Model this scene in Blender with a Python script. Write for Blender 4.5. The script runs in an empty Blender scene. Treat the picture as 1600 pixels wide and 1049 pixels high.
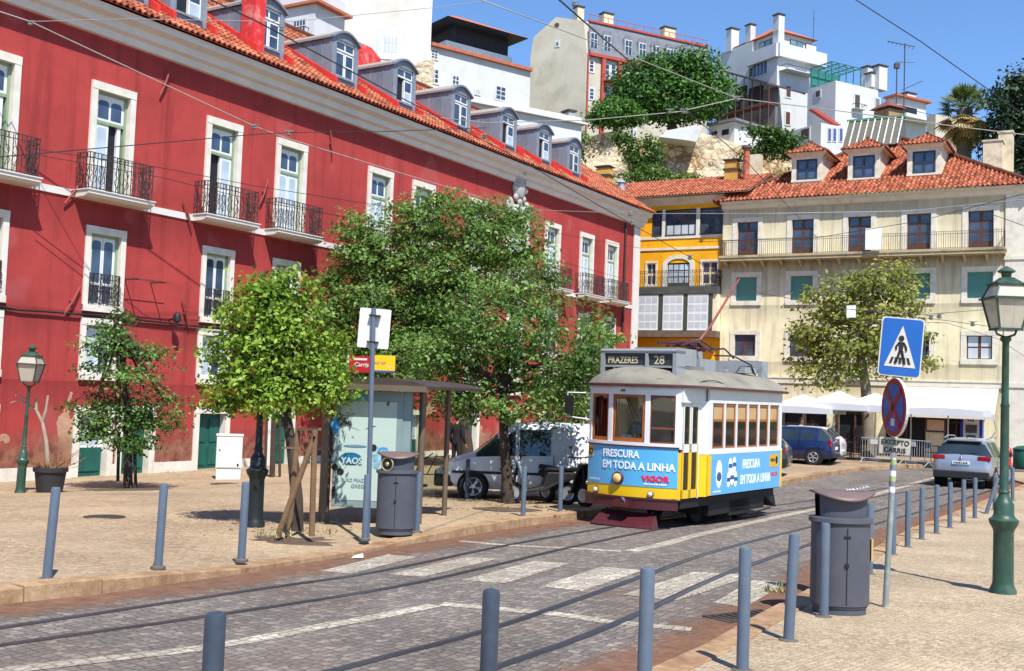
import bpy, bmesh, math, random
import numpy as np
from mathutils import Vector, Matrix
random.seed(7)
S = bpy.context.scene
COL = S.collection
# ---------------------------------------------------------------- camera (solved from the photograph's vanishing points)
F, PIT, ROL, CZ = 1700.0, 0.0548, 0.0363, 1.9
cp_, sp_, cr_, sr_ = math.cos(PIT), math.sin(PIT), math.cos(ROL), math.sin(ROL)
cam = bpy.data.cameras.new('camera'); camo = bpy.data.objects.new('camera', cam); COL.objects.link(camo)
cam.sensor_width = 36.0; cam.lens = F / 1600 * 36; cam.clip_end = 3000; cam.clip_start = .05
fw_ = Vector((0, cp_, sp_)); up0 = Vector((0, -sp_, cp_)); rt0 = Vector((1, 0, 0))
rt_ = rt0 * cr_ + up0 * sr_
up_ = up0 * cr_ - rt0 * sr_
Rm = Matrix((rt_, up_, -fw_)).transposed().to_4x4()
camo.matrix_world = Matrix.Translation((0, 0, CZ)) @ Rm
S.camera = camo
# ---------------------------------------------------------------- daylight
SUN_EL, SUN_AZ = math.radians(56), math.radians(20)       # behind the camera, a little to the right
to_sun = Vector((math.sin(SUN_AZ) * math.cos(SUN_EL), -math.cos(SUN_AZ) * math.cos(SUN_EL), math.sin(SUN_EL)))
W = bpy.data.worlds.new('World'); S.world = W; W.use_nodes = True
wn = W.node_tree.nodes; wl = W.node_tree.links
bg = wn['Background']; sky = wn.new('ShaderNodeTexSky'); sky.sky_type = 'NISHITA'; sky.sun_disc = False
sky.sun_elevation = SUN_EL; sky.sun_rotation = math.atan2(to_sun.x, to_sun.y)
sky.air_density = 1.0; sky.dust_density = 0.0; sky.ozone_density = 10.0; sky.altitude = 50
wl.new(sky.outputs[0], bg.inputs[0]); bg.inputs[1].default_value = .13
sl = bpy.data.lights.new('sun', 'SUN'); sl.energy = 5.0; sl.angle = math.radians(.5); sl.color = (1, .965, .91)
so = bpy.data.objects.new('sun', sl); COL.objects.link(so); so.rotation_euler = to_sun.to_track_quat('Z', 'Y').to_euler()
S.view_settings.view_transform = 'Standard'; S.view_settings.look = 'None'; S.view_settings.gamma = 1.0
S.view_settings.exposure = 0.62
S.cycles.max_bounces = 6; S.cycles.transparent_max_bounces = 12; S.cycles.caustics_reflective = False; S.cycles.caustics_refractive = False
# ---------------------------------------------------------------- photograph pixel -> place
def ray(px, py):
    U, V = px - 800, 524.5 - py
    u, v = U * cr_ - V * sr_, U * sr_ + V * cr_
    return Vector((u, F * cp_ - v * sp_, F * sp_ + v * cp_))
_gy = (-900, 0, 22, 25, 27, 29, 31, 34, 38, 44, 5000); _gv = (23.4, 0, -.572, -.64, -.675, -.68, -.66, -.615, -.57, -.55, -.55)
def gz(x, y):                                 # the street dips gently away from the camera, and towards the red house
    z = float(np.interp(y, _gy, _gv)); d = (x + 9.2585) * .850 - (y - 33.5415) * .5267
    t = min(1., max(0., (8. - d) / 6.5)); return z - .22 * t * t * (3 - 2 * t) * min(1, max(0, (y - 8) / 8.))
def G(px, py, lift=0.):                       # point of the ground seen at a pixel
    d = ray(px, py); lo, hi = 2. / F, 140. / F
    for _ in range(50):
        m = (lo + hi) / 2
        if CZ + d.z * m > gz(d.x * m, d.y * m) + lift: lo = m
        else: hi = m
    return Vector((d.x * lo, d.y * lo, CZ + d.z * lo))
def D(px, py, Z):                             # point at distance Z along the view axis direction y
    d = ray(px, py); k = Z / d.y
    return Vector((d.x * k, Z, CZ + d.z * k))
class Frame:                                  # a vertical facade: x along it, y into it, z up
    def __init__(s, x, y, z, th, sc=1.):
        s.o = Vector((x, y, z)); s.th = th; s.sc = sc
        s.X = Vector((math.cos(th), math.sin(th), 0)); s.Y = Vector((-math.sin(th), math.cos(th), 0))
    def px(s, px, py, inward=0.):
        d = ray(px, py); c = Vector((0, 0, CZ)); o = s.o + s.Y * inward * s.sc
        t = (o - c).dot(s.Y) / d.dot(s.Y); P = c + d * t
        return (P - s.o).dot(s.X) / s.sc, (P.z - s.o.z) / s.sc
    def w(s, x, y, z):
        return s.o + (s.X * x + s.Y * y + Vector((0, 0, z))) * s.sc
# ---------------------------------------------------------------- materials
def lin(c):
    f = lambda v: v / 12.92 if v <= .04045 else ((v + .055) / 1.055) ** 2.4
    return tuple(f(v / 255.) for v in c) + (1,)
def sc(c, k): return tuple(min(1, v * k) for v in c[:3]) + (1,)
MATS = {}
class N:
    def __init__(s, name):
        s.m = bpy.data.materials.new(name); s.m.use_nodes = True; s.t = s.m.node_tree; s.b = s.t.nodes['Principled BSDF']; s.out = s.t.nodes['Material Output']
        s.tc = None; MATS[name] = s.m
    def n(s, typ, **kw):
        k = s.t.nodes.new('ShaderNode' + typ)
        for a, v in kw.items(): setattr(k, a, v)
        return k
    def l(s, a, b): s.t.links.new(a, b)
    def co(s, world=False):
        if s.tc is None: s.tc = s.n('TexCoord')
        return s.tc.outputs['Object']
    def noise(s, scale, detail=3, rough=.55, vec=None):
        k = s.n('TexNoise'); k.inputs['Scale'].default_value = scale; k.inputs['Detail'].default_value = detail; k.inputs['Roughness'].default_value = rough
        s.l(vec or s.co(), k.inputs['Vector']); return k.outputs['Fac']
    def ramp(s, fac, stops):
        k = s.n('ValToRGB'); e = k.color_ramp.elements
        while len(e) < len(stops): e.new(.5)
        for el, (p, c) in zip(e, stops): el.position = p; el.color = c if len(c) == 4 else tuple(c) + (1,)
        s.l(fac, k.inputs[0]); return k.outputs[0]
    def mix(s, fac, a, b, mode='MIX'):
        k = s.n('Mix'); k.data_type = 'RGBA'; k.blend_type = mode
        for v, i in ((fac, 0), (a, 6), (b, 7)):
            if hasattr(v, 'links'): s.l(v, k.inputs[i])
            else: k.inputs[i].default_value = v
        return k.outputs[2]
    def math(s, op, a, b=0., clamp=False):
        k = s.n('Math'); k.operation = op; k.use_clamp = clamp
        for v, i in ((a, 0), (b, 1)):
            if hasattr(v, 'links'): s.l(v, k.inputs[i])
            else: k.inputs[i].default_value = v
        return k.outputs[0]
    def bump(s, h, st=.3, dist=.02):
        k = s.n('Bump'); k.inputs['Strength'].default_value = st; k.inputs['Distance'].default_value = dist
        s.l(h, k.inputs['Height']); s.l(k.outputs[0], s.b.inputs['Normal'])
    def attr(s, name='rnd'):
        k = s.n('Attribute'); k.attribute_name = name; return k.outputs['Fac']
    def set(s, col=None, rough=None, metal=None, spec=None, coat=None):
        for v, i in ((col, 'Base Color'), (rough, 'Roughness'), (metal, 'Metallic'), (spec, 'Specular IOR Level'), (coat, 'Coat Weight')):
            if v is None: continue
            if hasattr(v, 'links'): s.l(v, s.b.inputs[i])
            else: s.b.inputs[i].default_value = v
        return s
BW = lambda v: (v, v, v, 1)
def mat(name, rgb, rough=.7, var=.18, scale=4., bump=0., bscale=30., metal=0., coat=0., spec=.4, dirt=None, dscale=1.2, damt=.55):
    if name in MATS: return MATS[name]
    k = N(name); c = lin(rgb)
    f = k.noise(scale, 4, .6)
    col = k.ramp(f, [(.25, sc(c, 1 - var)), (.75, sc(c, 1 + var))])
    if dirt:
        d = k.noise(dscale, 5, .65)
        m = k.ramp(d, [(.5, BW(0)), (.72, BW(damt))])
        col = k.mix(m, col, lin(dirt))
    k.set(col, rough, metal, spec, coat)
    if bump: k.bump(k.noise(bscale, 4, .6), bump, .02)
    return k.m
def plaster(name, rgb, dirt, foot=None, footh=1.0, streak=.35, patch=None, drips=()):
    k = N(name); c = lin(rgb)
    sep = k.n('SeparateXYZ'); k.l(k.co(), sep.inputs[0])
    col = k.ramp(k.noise(.35, 5, .6), [(.28, sc(c, .74)), (.5, c), (.74, sc(c, 1.16))])
    col = k.mix(k.ramp(k.noise(3.2, 4, .65), [(.42, BW(0)), (.8, BW(.35))]), col, sc(c, .62))
    mp = k.n('Mapping'); mp.inputs['Scale'].default_value = (2.6, 2.6, .16); k.l(k.co(), mp.inputs[0])
    col = k.mix(k.ramp(k.noise(1., 4, .6, mp.outputs[0]), [(.52, BW(0)), (.75, BW(streak))]), col, lin(dirt))
    for lv, ln, am in drips:                   # run-off stains hanging below ledges
        mp2 = k.n('Mapping'); mp2.inputs['Scale'].default_value = (3.1, 3.1, .1); mp2.inputs['Location'].default_value = (lv, 0, lv); k.l(k.co(), mp2.inputs[0])
        t = k.math('MULTIPLY', k.math('SUBTRACT', sep.outputs[2], lv - ln), 1. / ln)
        below = k.math('LESS_THAN', sep.outputs[2], lv); w = k.math('MULTIPLY', k.math('MAXIMUM', t, 0.), below)
        g_ = k.ramp(k.math('MULTIPLY', w, k.math('ADD', k.noise(1., 5, .7, mp2.outputs[0]), .25)), [(.12, BW(0)), (.75, BW(am))])
        col = k.mix(g_, col, lin(dirt))
    if patch:
        col = k.mix(k.ramp(k.noise(.5, 2, .4), [(.63, BW(0)), (.66, BW(.45))]), col, lin(patch))
    if foot:
        z = k.math('ADD', sep.outputs[2], k.math('MULTIPLY', k.noise(1.4, 5, .7), -footh * 1.3))
        pe = k.math('MULTIPLY', k.math('LESS_THAN', sep.outputs[2], 2.6), k.math('GREATER_THAN', k.noise(.55, 4, .55), .615)); col = k.mix(k.math('MULTIPLY', pe, .8), col, k.ramp(k.noise(5, 5, .7), [(.3, lin((172, 138, 108))), (.7, lin((196, 166, 136)))]))
        fm = k.ramp(z, [(0., BW(.85)), (min(.95, footh * .55), BW(0))])
        col = k.mix(fm, col, k.ramp(k.noise(2.3, 4, .7), [(.35, lin(foot[0])), (.65, lin(foot[1]))]))
    k.set(col, .9, 0, .2); k.bump(k.noise(14, 5, .7), .25, .02)
    return k.m
def glassy(name, rgb, rough=.06, var=.5, spec=.8):     # panes with dark rooms or blinds behind them
    k = N(name); c = lin(rgb)
    k.set(k.ramp(k.noise(.9, 2), [(.3, sc(c, 1 - var)), (.7, sc(c, 1 + var))]), rough, 0, spec); return k.m
def clear(name, tint=(.86, .9, .9), gl=.9):
    k = N(name); tr = k.n('BsdfTransparent'); tr.inputs[0].default_value = tint + (1,)
    g = k.n('BsdfGlossy'); g.inputs['Roughness'].default_value = .02; g.inputs[0].default_value = (gl, gl, gl, 1)
    fr = k.n('Fresnel'); fr.inputs[0].default_value = 1.5; mx = k.n('MixShader')
    k.l(k.math('MULTIPLY', fr.outputs[0], 1.05, True), mx.inputs[0]); k.l(tr.outputs[0], mx.inputs[1]); k.l(g.outputs[0], mx.inputs[2]); k.l(mx.outputs[0], k.out.inputs[0])
    return k.m
def leafmat(name, dark, mid, light, trans=.35, special=None):
    k = N(name); a = k.attr()
    st = [(0., lin(dark)), (.45, lin(mid)), (.9, lin(light))]
    if special: st.append((.97, lin(special)))
    col = k.ramp(a, st); k.set(col, .5, 0, .35)
    tl = k.n('BsdfTranslucent'); k.l(k.mix(.5, col, lin(light)), tl.inputs[0]); mx = k.n('MixShader'); mx.inputs[0].default_value = trans
    k.l(k.b.outputs[0], mx.inputs[1]); k.l(tl.outputs[0], mx.inputs[2]); k.l(mx.outputs[0], k.out.inputs[0])
    return k.m
def setts(name, c1, c2, mortar, ang, bw=.17, rh=.105, white=False, bumpy=.7, stain=None):
    k = N(name)
    ge = k.n('NewGeometry'); mp = k.n('Mapping'); mp.inputs['Rotation'].default_value = (0, 0, ang); k.l(ge.outputs['Position'], mp.inputs[0])
    nz = k.n('TexNoise'); nz.inputs['Scale'].default_value = 1.1; nz.inputs['Detail'].default_value = 3; k.l(ge.outputs['Position'], nz.inputs['Vector'])
    ad = k.n('VectorMath'); ad.operation = 'MULTIPLY_ADD'; k.l(nz.outputs['Color'], ad.inputs[0]); ad.inputs[1].default_value = (.26, .26, 0); k.l(mp.outputs[0], ad.inputs[2])
    sm = k.n('Mapping'); sm.inputs['Scale'].default_value = (1 / bw, 1 / rh, 1); k.l(ad.outputs[0], sm.inputs[0])
    v = k.n('TexVoronoi'); v.voronoi_dimensions = '2D'; v.inputs['Scale'].default_value = 1.; v.inputs['Randomness'].default_value = .42; k.l(sm.outputs[0], v.inputs['Vector'])
    e = k.n('TexVoronoi'); e.voronoi_dimensions = '2D'; e.feature = 'DISTANCE_TO_EDGE'; e.inputs['Scale'].default_value = 1.; e.inputs['Randomness'].default_value = .42; k.l(sm.outputs[0], e.inputs['Vector'])
    sc3 = k.n('SeparateColor'); k.l(v.outputs['Color'], sc3.inputs[0]); joint = k.ramp(e.outputs['Distance'], [(.02, BW(.7)), (.12, BW(0))])
    stone = k.mix(joint, k.ramp(sc3.outputs[0], [(0., sc(lin(c1), .88)), (.5, lin(c1)), (1., lin(c2))]), lin(mortar))
    f = k.noise(.6, 5, .65, ge.outputs['Position'])
    col = k.mix(1., stone, k.ramp(f, [(.3, BW(.74)), (.7, BW(1.18))]), 'MULTIPLY')
    f3 = k.noise(26, 4, .7, ge.outputs['Position'])
    col = k.mix(1., col, k.ramp(f3, [(.3, BW(.7)), (.7, BW(1.25))]), 'MULTIPLY')
    if stain:
        f2 = k.noise(.45, 6, .7, ge.outputs['Position'])
        col = k.mix(k.ramp(f2, [(.5, BW(0)), (.75, BW(.5))]), col, lin(stain))
    k.set(col, .85, 0, .12)
    k.bump(k.math('SUBTRACT', k.math('MULTIPLY', f3, .5), joint), bumpy, .02)
    return k.m
def calcada(name, c1, c2, grout, scale=11.):
    k = N(name); ge = k.n('NewGeometry'); P = ge.outputs['Position']
    mp = k.n('Mapping'); mp.inputs['Rotation'].default_value = (0, 0, .6); mp.inputs['Scale'].default_value = (1, 1.25, 1); k.l(P, mp.inputs[0])
    v = k.n('TexVoronoi'); v.inputs['Scale'].default_value = scale; v.inputs['Randomness'].default_value = .55; k.l(mp.outputs[0], v.inputs['Vector'])
    e = k.n('TexVoronoi'); e.feature = 'DISTANCE_TO_EDGE'; e.inputs['Scale'].default_value = scale; e.inputs['Randomness'].default_value = .55; k.l(mp.outputs[0], e.inputs['Vector'])
    sx = k.n('SeparateColor'); k.l(v.outputs['Color'], sx.inputs[0])
    col = k.mix(sx.outputs[0], lin(c1), lin(c2))
    em = k.ramp(e.outputs['Distance'], [(.02, BW(.75)), (.12, BW(0))])
    col = k.mix(em, col, lin(grout))
    col = k.mix(1., col, k.ramp(k.noise(.35, 6, .65, P), [(.3, BW(.72)), (.7, BW(1.12))]), 'MULTIPLY')
    col = k.mix(k.ramp(k.noise(1.3, 6, .75, P), [(.52, BW(0)), (.75, BW(.4))]), col, lin((118, 88, 66)))
    k.set(col, .85, 0, .25)
    k.bump(k.math('ADD', e.outputs['Distance'], k.math('MULTIPLY', sx.outputs[1], .12)), .4, .025)
    return k.m
def paint(name, rgb, metal=0., rough=.28, coat=.8):
    k = N(name); c = lin(rgb)
    k.set(k.ramp(k.noise(2.5, 5, .7), [(.3, sc(c, .93)), (.75, sc(c, 1.05))]), rough, metal, .5, coat)
    return k.m
# ---------------------------------------------------------------- meshes
class MB:
    def __init__(s): s.v = []; s.f = []; s.mi = []; s.sm = []; s.r = []; s.T = None; s.cur = 0; s.smooth = False; s.rnd = 0.
    def add(s, vs, fs, mi=None, smooth=None):
        b = len(s.v)
        if s.T is not None: vs = [s.T @ Vector(v) for v in vs]
        s.v += [tuple(v) for v in vs]; s.f += [tuple(i + b for i in f) for f in fs]
        n = len(fs); s.mi += [s.cur if mi is None else mi] * n; s.sm += [s.smooth if smooth is None else smooth] * n; s.r += [s.rnd] * n
        return s
    def box(s, x0, x1, y0, y1, z0, z1, **k):
        v = [(x, y, z) for z in (z0, z1) for y in (y0, y1) for x in (x0, x1)]
        return s.add(v, [(0, 2, 3, 1), (4, 5, 7, 6), (0, 1, 5, 4), (2, 6, 7, 3), (0, 4, 6, 2), (1, 3, 7, 5)], **k)
    def quad(s, a, b, c, d, **k): return s.add([a, b, c, d], [(0, 1, 2, 3)], **k)
    def poly(s, pts, **k): return s.add(pts, [tuple(range(len(pts)))], **k)
    def prism(s, pts, d, **k):                  # planar loop swept along vector d
        n = len(pts); d = Vector(d); p = [Vector(q) for q in pts]
        fs = [tuple(range(n))[::-1], tuple(range(n, 2 * n))] + [(i, (i + 1) % n, (i + 1) % n + n, i + n) for i in range(n)]
        return s.add(p + [q + d for q in p], fs, **k)
    def tube(s, pts, r, n=8, caps=True, closed=False, **k):
        p = [Vector(q) for q in pts]; m = len(p); rs = r if hasattr(r, '__len__') else [r] * m
        vs = []; prev = None
        for i in range(m):
            a = p[i - 1] if (i or closed) else p[i]; b = p[(i + 1) % m] if (i < m - 1 or closed) else p[i]
            t = (b - a); t = t.normalized() if t.length > 1e-9 else Vector((0, 0, 1))
            ref = prev if prev is not None else (Vector((1, 0, 0)) if abs(t.x) < .9 else Vector((0, 1, 0)))
            u = ref - t * ref.dot(t)
            u = u.normalized() if u.length > 1e-6 else t.orthogonal().normalized()
            w = t.cross(u); prev = u
            vs += [p[i] + (u * math.cos(2 * math.pi * (j + .5) / n) + w * math.sin(2 * math.pi * (j + .5) / n)) * rs[i] for j in range(n)]
        fs = []
        for i in range(m if closed else m - 1):
            for j in range(n):
                fs.append((i * n + j, i * n + (j + 1) % n, ((i + 1) % m) * n + (j + 1) % n, ((i + 1) % m) * n + j))
        if caps and not closed: fs += [tuple(range(n))[::-1], tuple(range((m - 1) * n, m * n))]
        k.setdefault('smooth', n > 4)
        return s.add(vs, fs, **k)
    def cyl(s, x, y, z0, z1, r0, r1=None, n=16, **k): return s.tube([(x, y, z0), (x, y, z1)], [r0, r0 if r1 is None else r1], n, **k)
    def lathe(s, prof, n=20, c=(0, 0, 0), sq=(1, 1), **k):      # (r, z) pairs about the z axis
        vs = []; fs = []; m = len(prof)
        for r, z in prof: vs += [(c[0] + r * sq[0] * math.cos(2 * math.pi * (j + .5) / n), c[1] + r * sq[1] * math.sin(2 * math.pi * (j + .5) / n), c[2] + z) for j in range(n)]
        for i in range(m - 1):
            for j in range(n): fs.append((i * n + j, i * n + (j + 1) % n, (i + 1) * n + (j + 1) % n, (i + 1) * n + j))
        fs += [tuple(range(n))[::-1], tuple(range((m - 1) * n, m * n))]
        k.setdefault('smooth', True); return s.add(vs, fs, **k)
    def ball(s, c, r, n=12, m=8, **k):
        r = r if hasattr(r, '__len__') else (r, r, r); vs = []; fs = []
        for i in range(m + 1):
            a = math.pi * i / m - math.pi / 2
            vs += [(c[0] + r[0] * math.cos(a) * math.cos(2 * math.pi * j / n), c[1] + r[1] * math.cos(a) * math.sin(2 * math.pi * j / n), c[2] + r[2] * math.sin(a)) for j in range(n)]
        for i in range(m):
            for j in range(n): fs.append((i * n + j, i * n + (j + 1) % n, (i + 1) * n + (j + 1) % n, (i + 1) * n + j))
        k.setdefault('smooth', True); return s.add(vs, fs, **k)
    def mesh(s, name, mats):
        me = bpy.data.meshes.new(name); me.from_pydata(s.v, [], s.f)
        for m in (mats if isinstance(mats, (list, tuple)) else [mats]): me.materials.append(m)
        n = len(s.f)
        me.polygons.foreach_set('material_index', s.mi); me.polygons.foreach_set('use_smooth', s.sm)
        if any(s.r):
            at = me.attributes.new('rnd', 'FLOAT', 'FACE'); at.data.foreach_set('value', s.r)
        me.update()
        if any(s.sm): me.set_sharp_from_angle(angle=math.radians(42))
        return me
    def build(s, name, mats, parent=None, loc=None, th=None, bevel=0.):
        return put(name, s.mesh(name, mats), parent, loc, th, bevel)
def put(name, me, parent=None, loc=None, th=None, bevel=0.):
    o = bpy.data.objects.new(name, me); COL.objects.link(o)
    if parent is not None: o.parent = parent
    if loc is not None: o.location = loc
    if th is not None: o.rotation_euler = (0, 0, th)
    if bevel:
        b = o.modifiers.new('edge', 'BEVEL'); b.width = bevel; b.segments = 2; b.limit_method = 'ANGLE'; b.angle_limit = math.radians(40)
    return o
def tag(o, label=None, cat=None, group=None, kind=None):
    for k, v in (('label', label), ('category', cat), ('group', group), ('kind', kind)):
        if v: o[k] = v
    return o
def thing(name, label, cat, loc=(0, 0, 0), th=0., group=None, sc=1.):
    o = bpy.data.objects.new(name, None); COL.objects.link(o); o.empty_display_size = .3
    o.location = loc; o.rotation_euler = (0, 0, th); o.scale = (sc, sc, sc); return tag(o, label, cat, group)
def copy_tree(o, parent=None):
    c = o.copy(); COL.objects.link(c)
    if parent is not None: c.parent = parent
    for ch in [q for q in bpy.data.objects if q.parent == o]: copy_tree(ch, c)
    return c
_txt = {}
def text_geo(body, size, bold=0., sx=1., ext=0.0015, align='LEFT'):
    cu = bpy.data.curves.new('t', 'FONT'); cu.body = body; cu.size = size; cu.extrude = ext; cu.align_x = align; cu.resolution_u = 3
    ob = bpy.data.objects.new('t', cu); COL.objects.link(ob)
    dg = bpy.context.evaluated_depsgraph_get(); dg.update()
    me = ob.evaluated_get(dg).to_mesh()
    v = [(q.co.x * sx, q.co.y, q.co.z) for q in me.vertices]; f = [tuple(p.vertices) for p in me.polygons]
    bpy.data.objects.remove(ob); bpy.data.curves.remove(cu)
    if bold:                                   # heavier strokes: the outline laid down again a little to each side
        n = len(v); v0, f0 = v, f; v, f = list(v0), list(f0)
        for q, (dx, dy) in enumerate(((-1, 0), (1, 0), (0, -.8), (0, .8), (.6, .6), (-.6, -.6))): v += [(x + dx * bold, y + dy * bold, z + .0003 * (q + 1)) for x, y, z in v0]; f += [tuple(i + n * (q + 1) for i in t) for t in f0]
    return v, f
def text_on(mb, body, x, y, z, size, fn=None, **k):       # upright lettering in the local x-z plane facing -y
    v, f = text_geo(body, size, **k)
    v = [(x + a, y - c, z + b) for a, b, c in v]
    if fn: v = [fn(*p) for p in v]
    mb.add(v, f, smooth=False)
def small_print(w, h, n, seed=1):                # lettering too small to read in the photograph: a line of short strokes
    R = random.Random(seed); v = []; f = []; x = 0.
    for i in range(n):
        d = w / n * R.uniform(.5, .85); b = len(v); t = h * R.uniform(.75, 1.); v += [(x, 0, .001), (x + d, 0, .001), (x + d, t, .001), (x, t, .001)]; f.append((b, b + 1, b + 2, b + 3)); x += w / n
    return v, f
def wall_holes(mb, x0, x1, z0, z1, holes, y=0., **k):       # wall face at y with rectangular openings
    xs = sorted({x0, x1, *[h[0] for h in holes], *[h[1] for h in holes]}); zs = sorted({z0, z1, *[h[2] for h in holes], *[h[3] for h in holes]})
    xs = [x for x in xs if x0 <= x <= x1]; zs = [z for z in zs if z0 <= z <= z1]
    idx = {}; vs = []
    def vi(a, b):
        if (a, b) not in idx: idx[(a, b)] = len(vs); vs.append((xs[a], y, zs[b]))
        return idx[(a, b)]
    fs = []
    for i in range(len(xs) - 1):
        for j in range(len(zs) - 1):
            cx, cz = (xs[i] + xs[i + 1]) / 2, (zs[j] + zs[j + 1]) / 2
            if any(h[0] < cx < h[1] and h[2] < cz < h[3] for h in holes): continue
            fs.append((vi(i, j), vi(i + 1, j), vi(i + 1, j + 1), vi(i, j + 1)))
    mb.add(vs, fs, **k)
def rrect(x0, x1, z0, z1, r, y, n=4, top_only=False):
    pts = []
    for cx, cz, a0 in ((x1 - r, z0 + r, -90), (x1 - r, z1 - r, 0), (x0 + r, z1 - r, 90), (x0 + r, z0 + r, 180)):
        if top_only and cz == z0 + r: pts.append((x1 if cx == x1 - r else x0, y, z0)); continue
        for i in range(n + 1):
            a = math.radians(a0 + 90 * i / n); pts.append((cx + r * math.cos(a), y, cz + r * math.sin(a)))
    return pts
def tiles(mb, O, u, v, n, rng, vlen, period=.21, row=.36, amp=.045, rs=0):   # rows of barrel tiles; rng(vf) -> (u0, u1)
    R = random.Random(rs); O, u, v, n = Vector(O), Vector(u), Vector(v), Vector(n); nr = max(1, int(vlen / row)); row = vlen / nr; SEG = 6
    for j in range(nr):
        a, b = rng((j + .5) / nr)
        if b - a < period * .6: continue
        c0, c1 = math.floor(a / period), math.ceil(b / period)
        lift = .035
        vs = []; fs = []; rr = []
        for i in range(c0 * SEG, c1 * SEG + 1):
            x = min(max(i * period / SEG, a), b); h = amp * math.sin(2 * math.pi * i / SEG)
            base = O + u * x
            vs.append(base + v * (j * row) + n * (h + lift)); vs.append(base + v * ((j + 1) * row + .03) + n * (h * .9))
            vs.append(base + v * (j * row) + n * (h - .02))
        for i in range((c1 - c0) * SEG):
            if i % SEG == 0: q = R.random(); q2 = R.random()
            val = .02 + .96 * (q if i % SEG < 3 else q2 * .7)
            fs += [(i * 3, i * 3 + 3, i * 3 + 4, i * 3 + 1), (i * 3 + 2, i * 3 + 5, i * 3 + 3, i * 3)]; rr += [val, val]
        m0 = len(mb.r); mb.add(vs, fs, smooth=True); mb.r[m0:] = rr
def leaves(name, mats, blobs, n, size, parent=None, loc=(0, 0, 0), seed=1, shell=.55, up=.5, flat=1., droop=0., tuft=22, inner=.2):
    g = np.random.default_rng(seed); B = np.array(blobs, float); vol = (B[:, 3] * B[:, 4] * B[:, 5]) ** .75; pr = vol / vol.sum()
    k = g.choice(len(B), n, p=pr); d = g.normal(size=(n, 3)); d /= np.linalg.norm(d, axis=1)[:, None]
    r = shell + (1 - shell) * g.random(n) ** .6; ragged = 1 + .16 * np.sin(d[:, 0] * 7 + k) * np.cos(d[:, 2] * 8 + 2 * k) + .10 * g.normal(size=n)
    r = np.where(g.random(n) < inner, g.random(n), r * ragged)
    P = B[k, :3] + d * r[:, None] * B[k, 3:6]
    if tuft:                                   # leaves gather in sprays at the twig ends
        m = max(1, n // tuft); own = g.integers(0, m, n); P = P[own] + g.normal(size=(n, 3)) * size * np.array([1.5, 1.5, .75]); d = d[own]; k = k[own]
    nn = d * .8 + np.array([0, 0, up]) + g.normal(size=(n, 3)) * .55; nn /= np.linalg.norm(nn, axis=1)[:, None]
    t = np.cross(nn, g.normal(size=(n, 3))); t /= np.linalg.norm(t, axis=1)[:, None]; b = np.cross(nn, t)
    L = size * (.6 + .8 * g.random(n))[:, None]; Wd = L * .62
    V = np.empty((n, 4, 3)); V[:, 0] = P - t * L * .5; V[:, 1] = P + b * Wd * .5 + nn * L * .12; V[:, 2] = P + t * L * .55; V[:, 3] = P - b * Wd * .5 + nn * L * .12
    V[:, 2, 2] -= L[:, 0] * droop
    me = bpy.data.meshes.new(name); me.vertices.add(n * 4); me.vertices.foreach_set('co', V.reshape(-1))
    me.loops.add(n * 4); me.loops.foreach_set('vertex_index', np.arange(n * 4, dtype=np.int32))
    me.polygons.add(n); me.polygons.foreach_set('loop_start', np.arange(0, n * 4, 4, dtype=np.int32))
    at = me.attributes.new('rnd', 'FLOAT', 'FACE')
    tone = g.random(len(B)); at.data.foreach_set('value', np.clip(.22 + .42 * g.random(n) + .38 * (tone[k] - .5) + .1 * g.normal(size=n), 0, 1).astype(np.float32))
    me.materials.append(mats); me.update(); me.validate()
    return put(name, me, parent, loc)
# ---------------------------------------------------------------- ground, road, pavements
RD = math.radians(-57)                                    # the setts run with the street
m_road = setts('road_setts', (114, 107, 101), (140, 130, 120), (92, 82, 74), RD, .115, .095, stain=(112, 88, 74))
m_mark = setts('white_setts', (166, 157, 142), (188, 179, 163), (112, 97, 82), RD, .13, .11, stain=(132, 118, 102))
m_pave = calcada('limestone_cubes', (160, 142, 116), (187, 169, 140), (128, 106, 84), 16.)
m_pave2 = calcada('limestone_cubes_plaza', (157, 136, 109), (177, 156, 127), (130, 107, 85), 10.)
m_rail = mat('rail_steel', (104, 108, 122), .35, .2, 6, metal=.9)
m_groove = mat('rail_groove', (60, 55, 53), .8)
k = N('kerb_stone'); ge_ = k.n('NewGeometry')
k.set(k.mix(k.ramp(k.noise(1.6, 6, .7, ge_.outputs['Position']), [(.42, BW(0)), (.68, BW(.75))]), k.ramp(k.noise(9, 5, .7, ge_.outputs['Position']), [(.3, lin((146, 116, 86))), (.7, lin((178, 150, 117)))]), lin((104, 66, 44))), .85, 0, .2)
k.bump(k.noise(20, 5, .7, ge_.outputs['Position']), .4, .02); m_kerb = k.m
k = N('red_gutter_dirt'); ge_ = k.n('NewGeometry')
tr = k.n('BsdfTransparent'); mx = k.n('MixShader')
e = k.math('ADD', k.attr('edge'), k.math('MULTIPLY', k.math('SUBTRACT', k.noise(2.2, 6, .7, ge_.outputs['Position']), .5), 1.5))
k.set(k.ramp(k.noise(6, 5, .7, ge_.outputs['Position']), [(.3, lin((112, 78, 60))), (.7, lin((146, 106, 82)))]), .95, 0, .1)
k.l(k.ramp(e, [(.25, BW(0)), (.85, BW(.66))]), mx.inputs[0]); k.l(tr.outputs[0], mx.inputs[1]); k.l(k.b.outputs[0], mx.inputs[2]); k.l(mx.outputs[0], k.out.inputs[0]); m_gut = k.m
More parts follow.
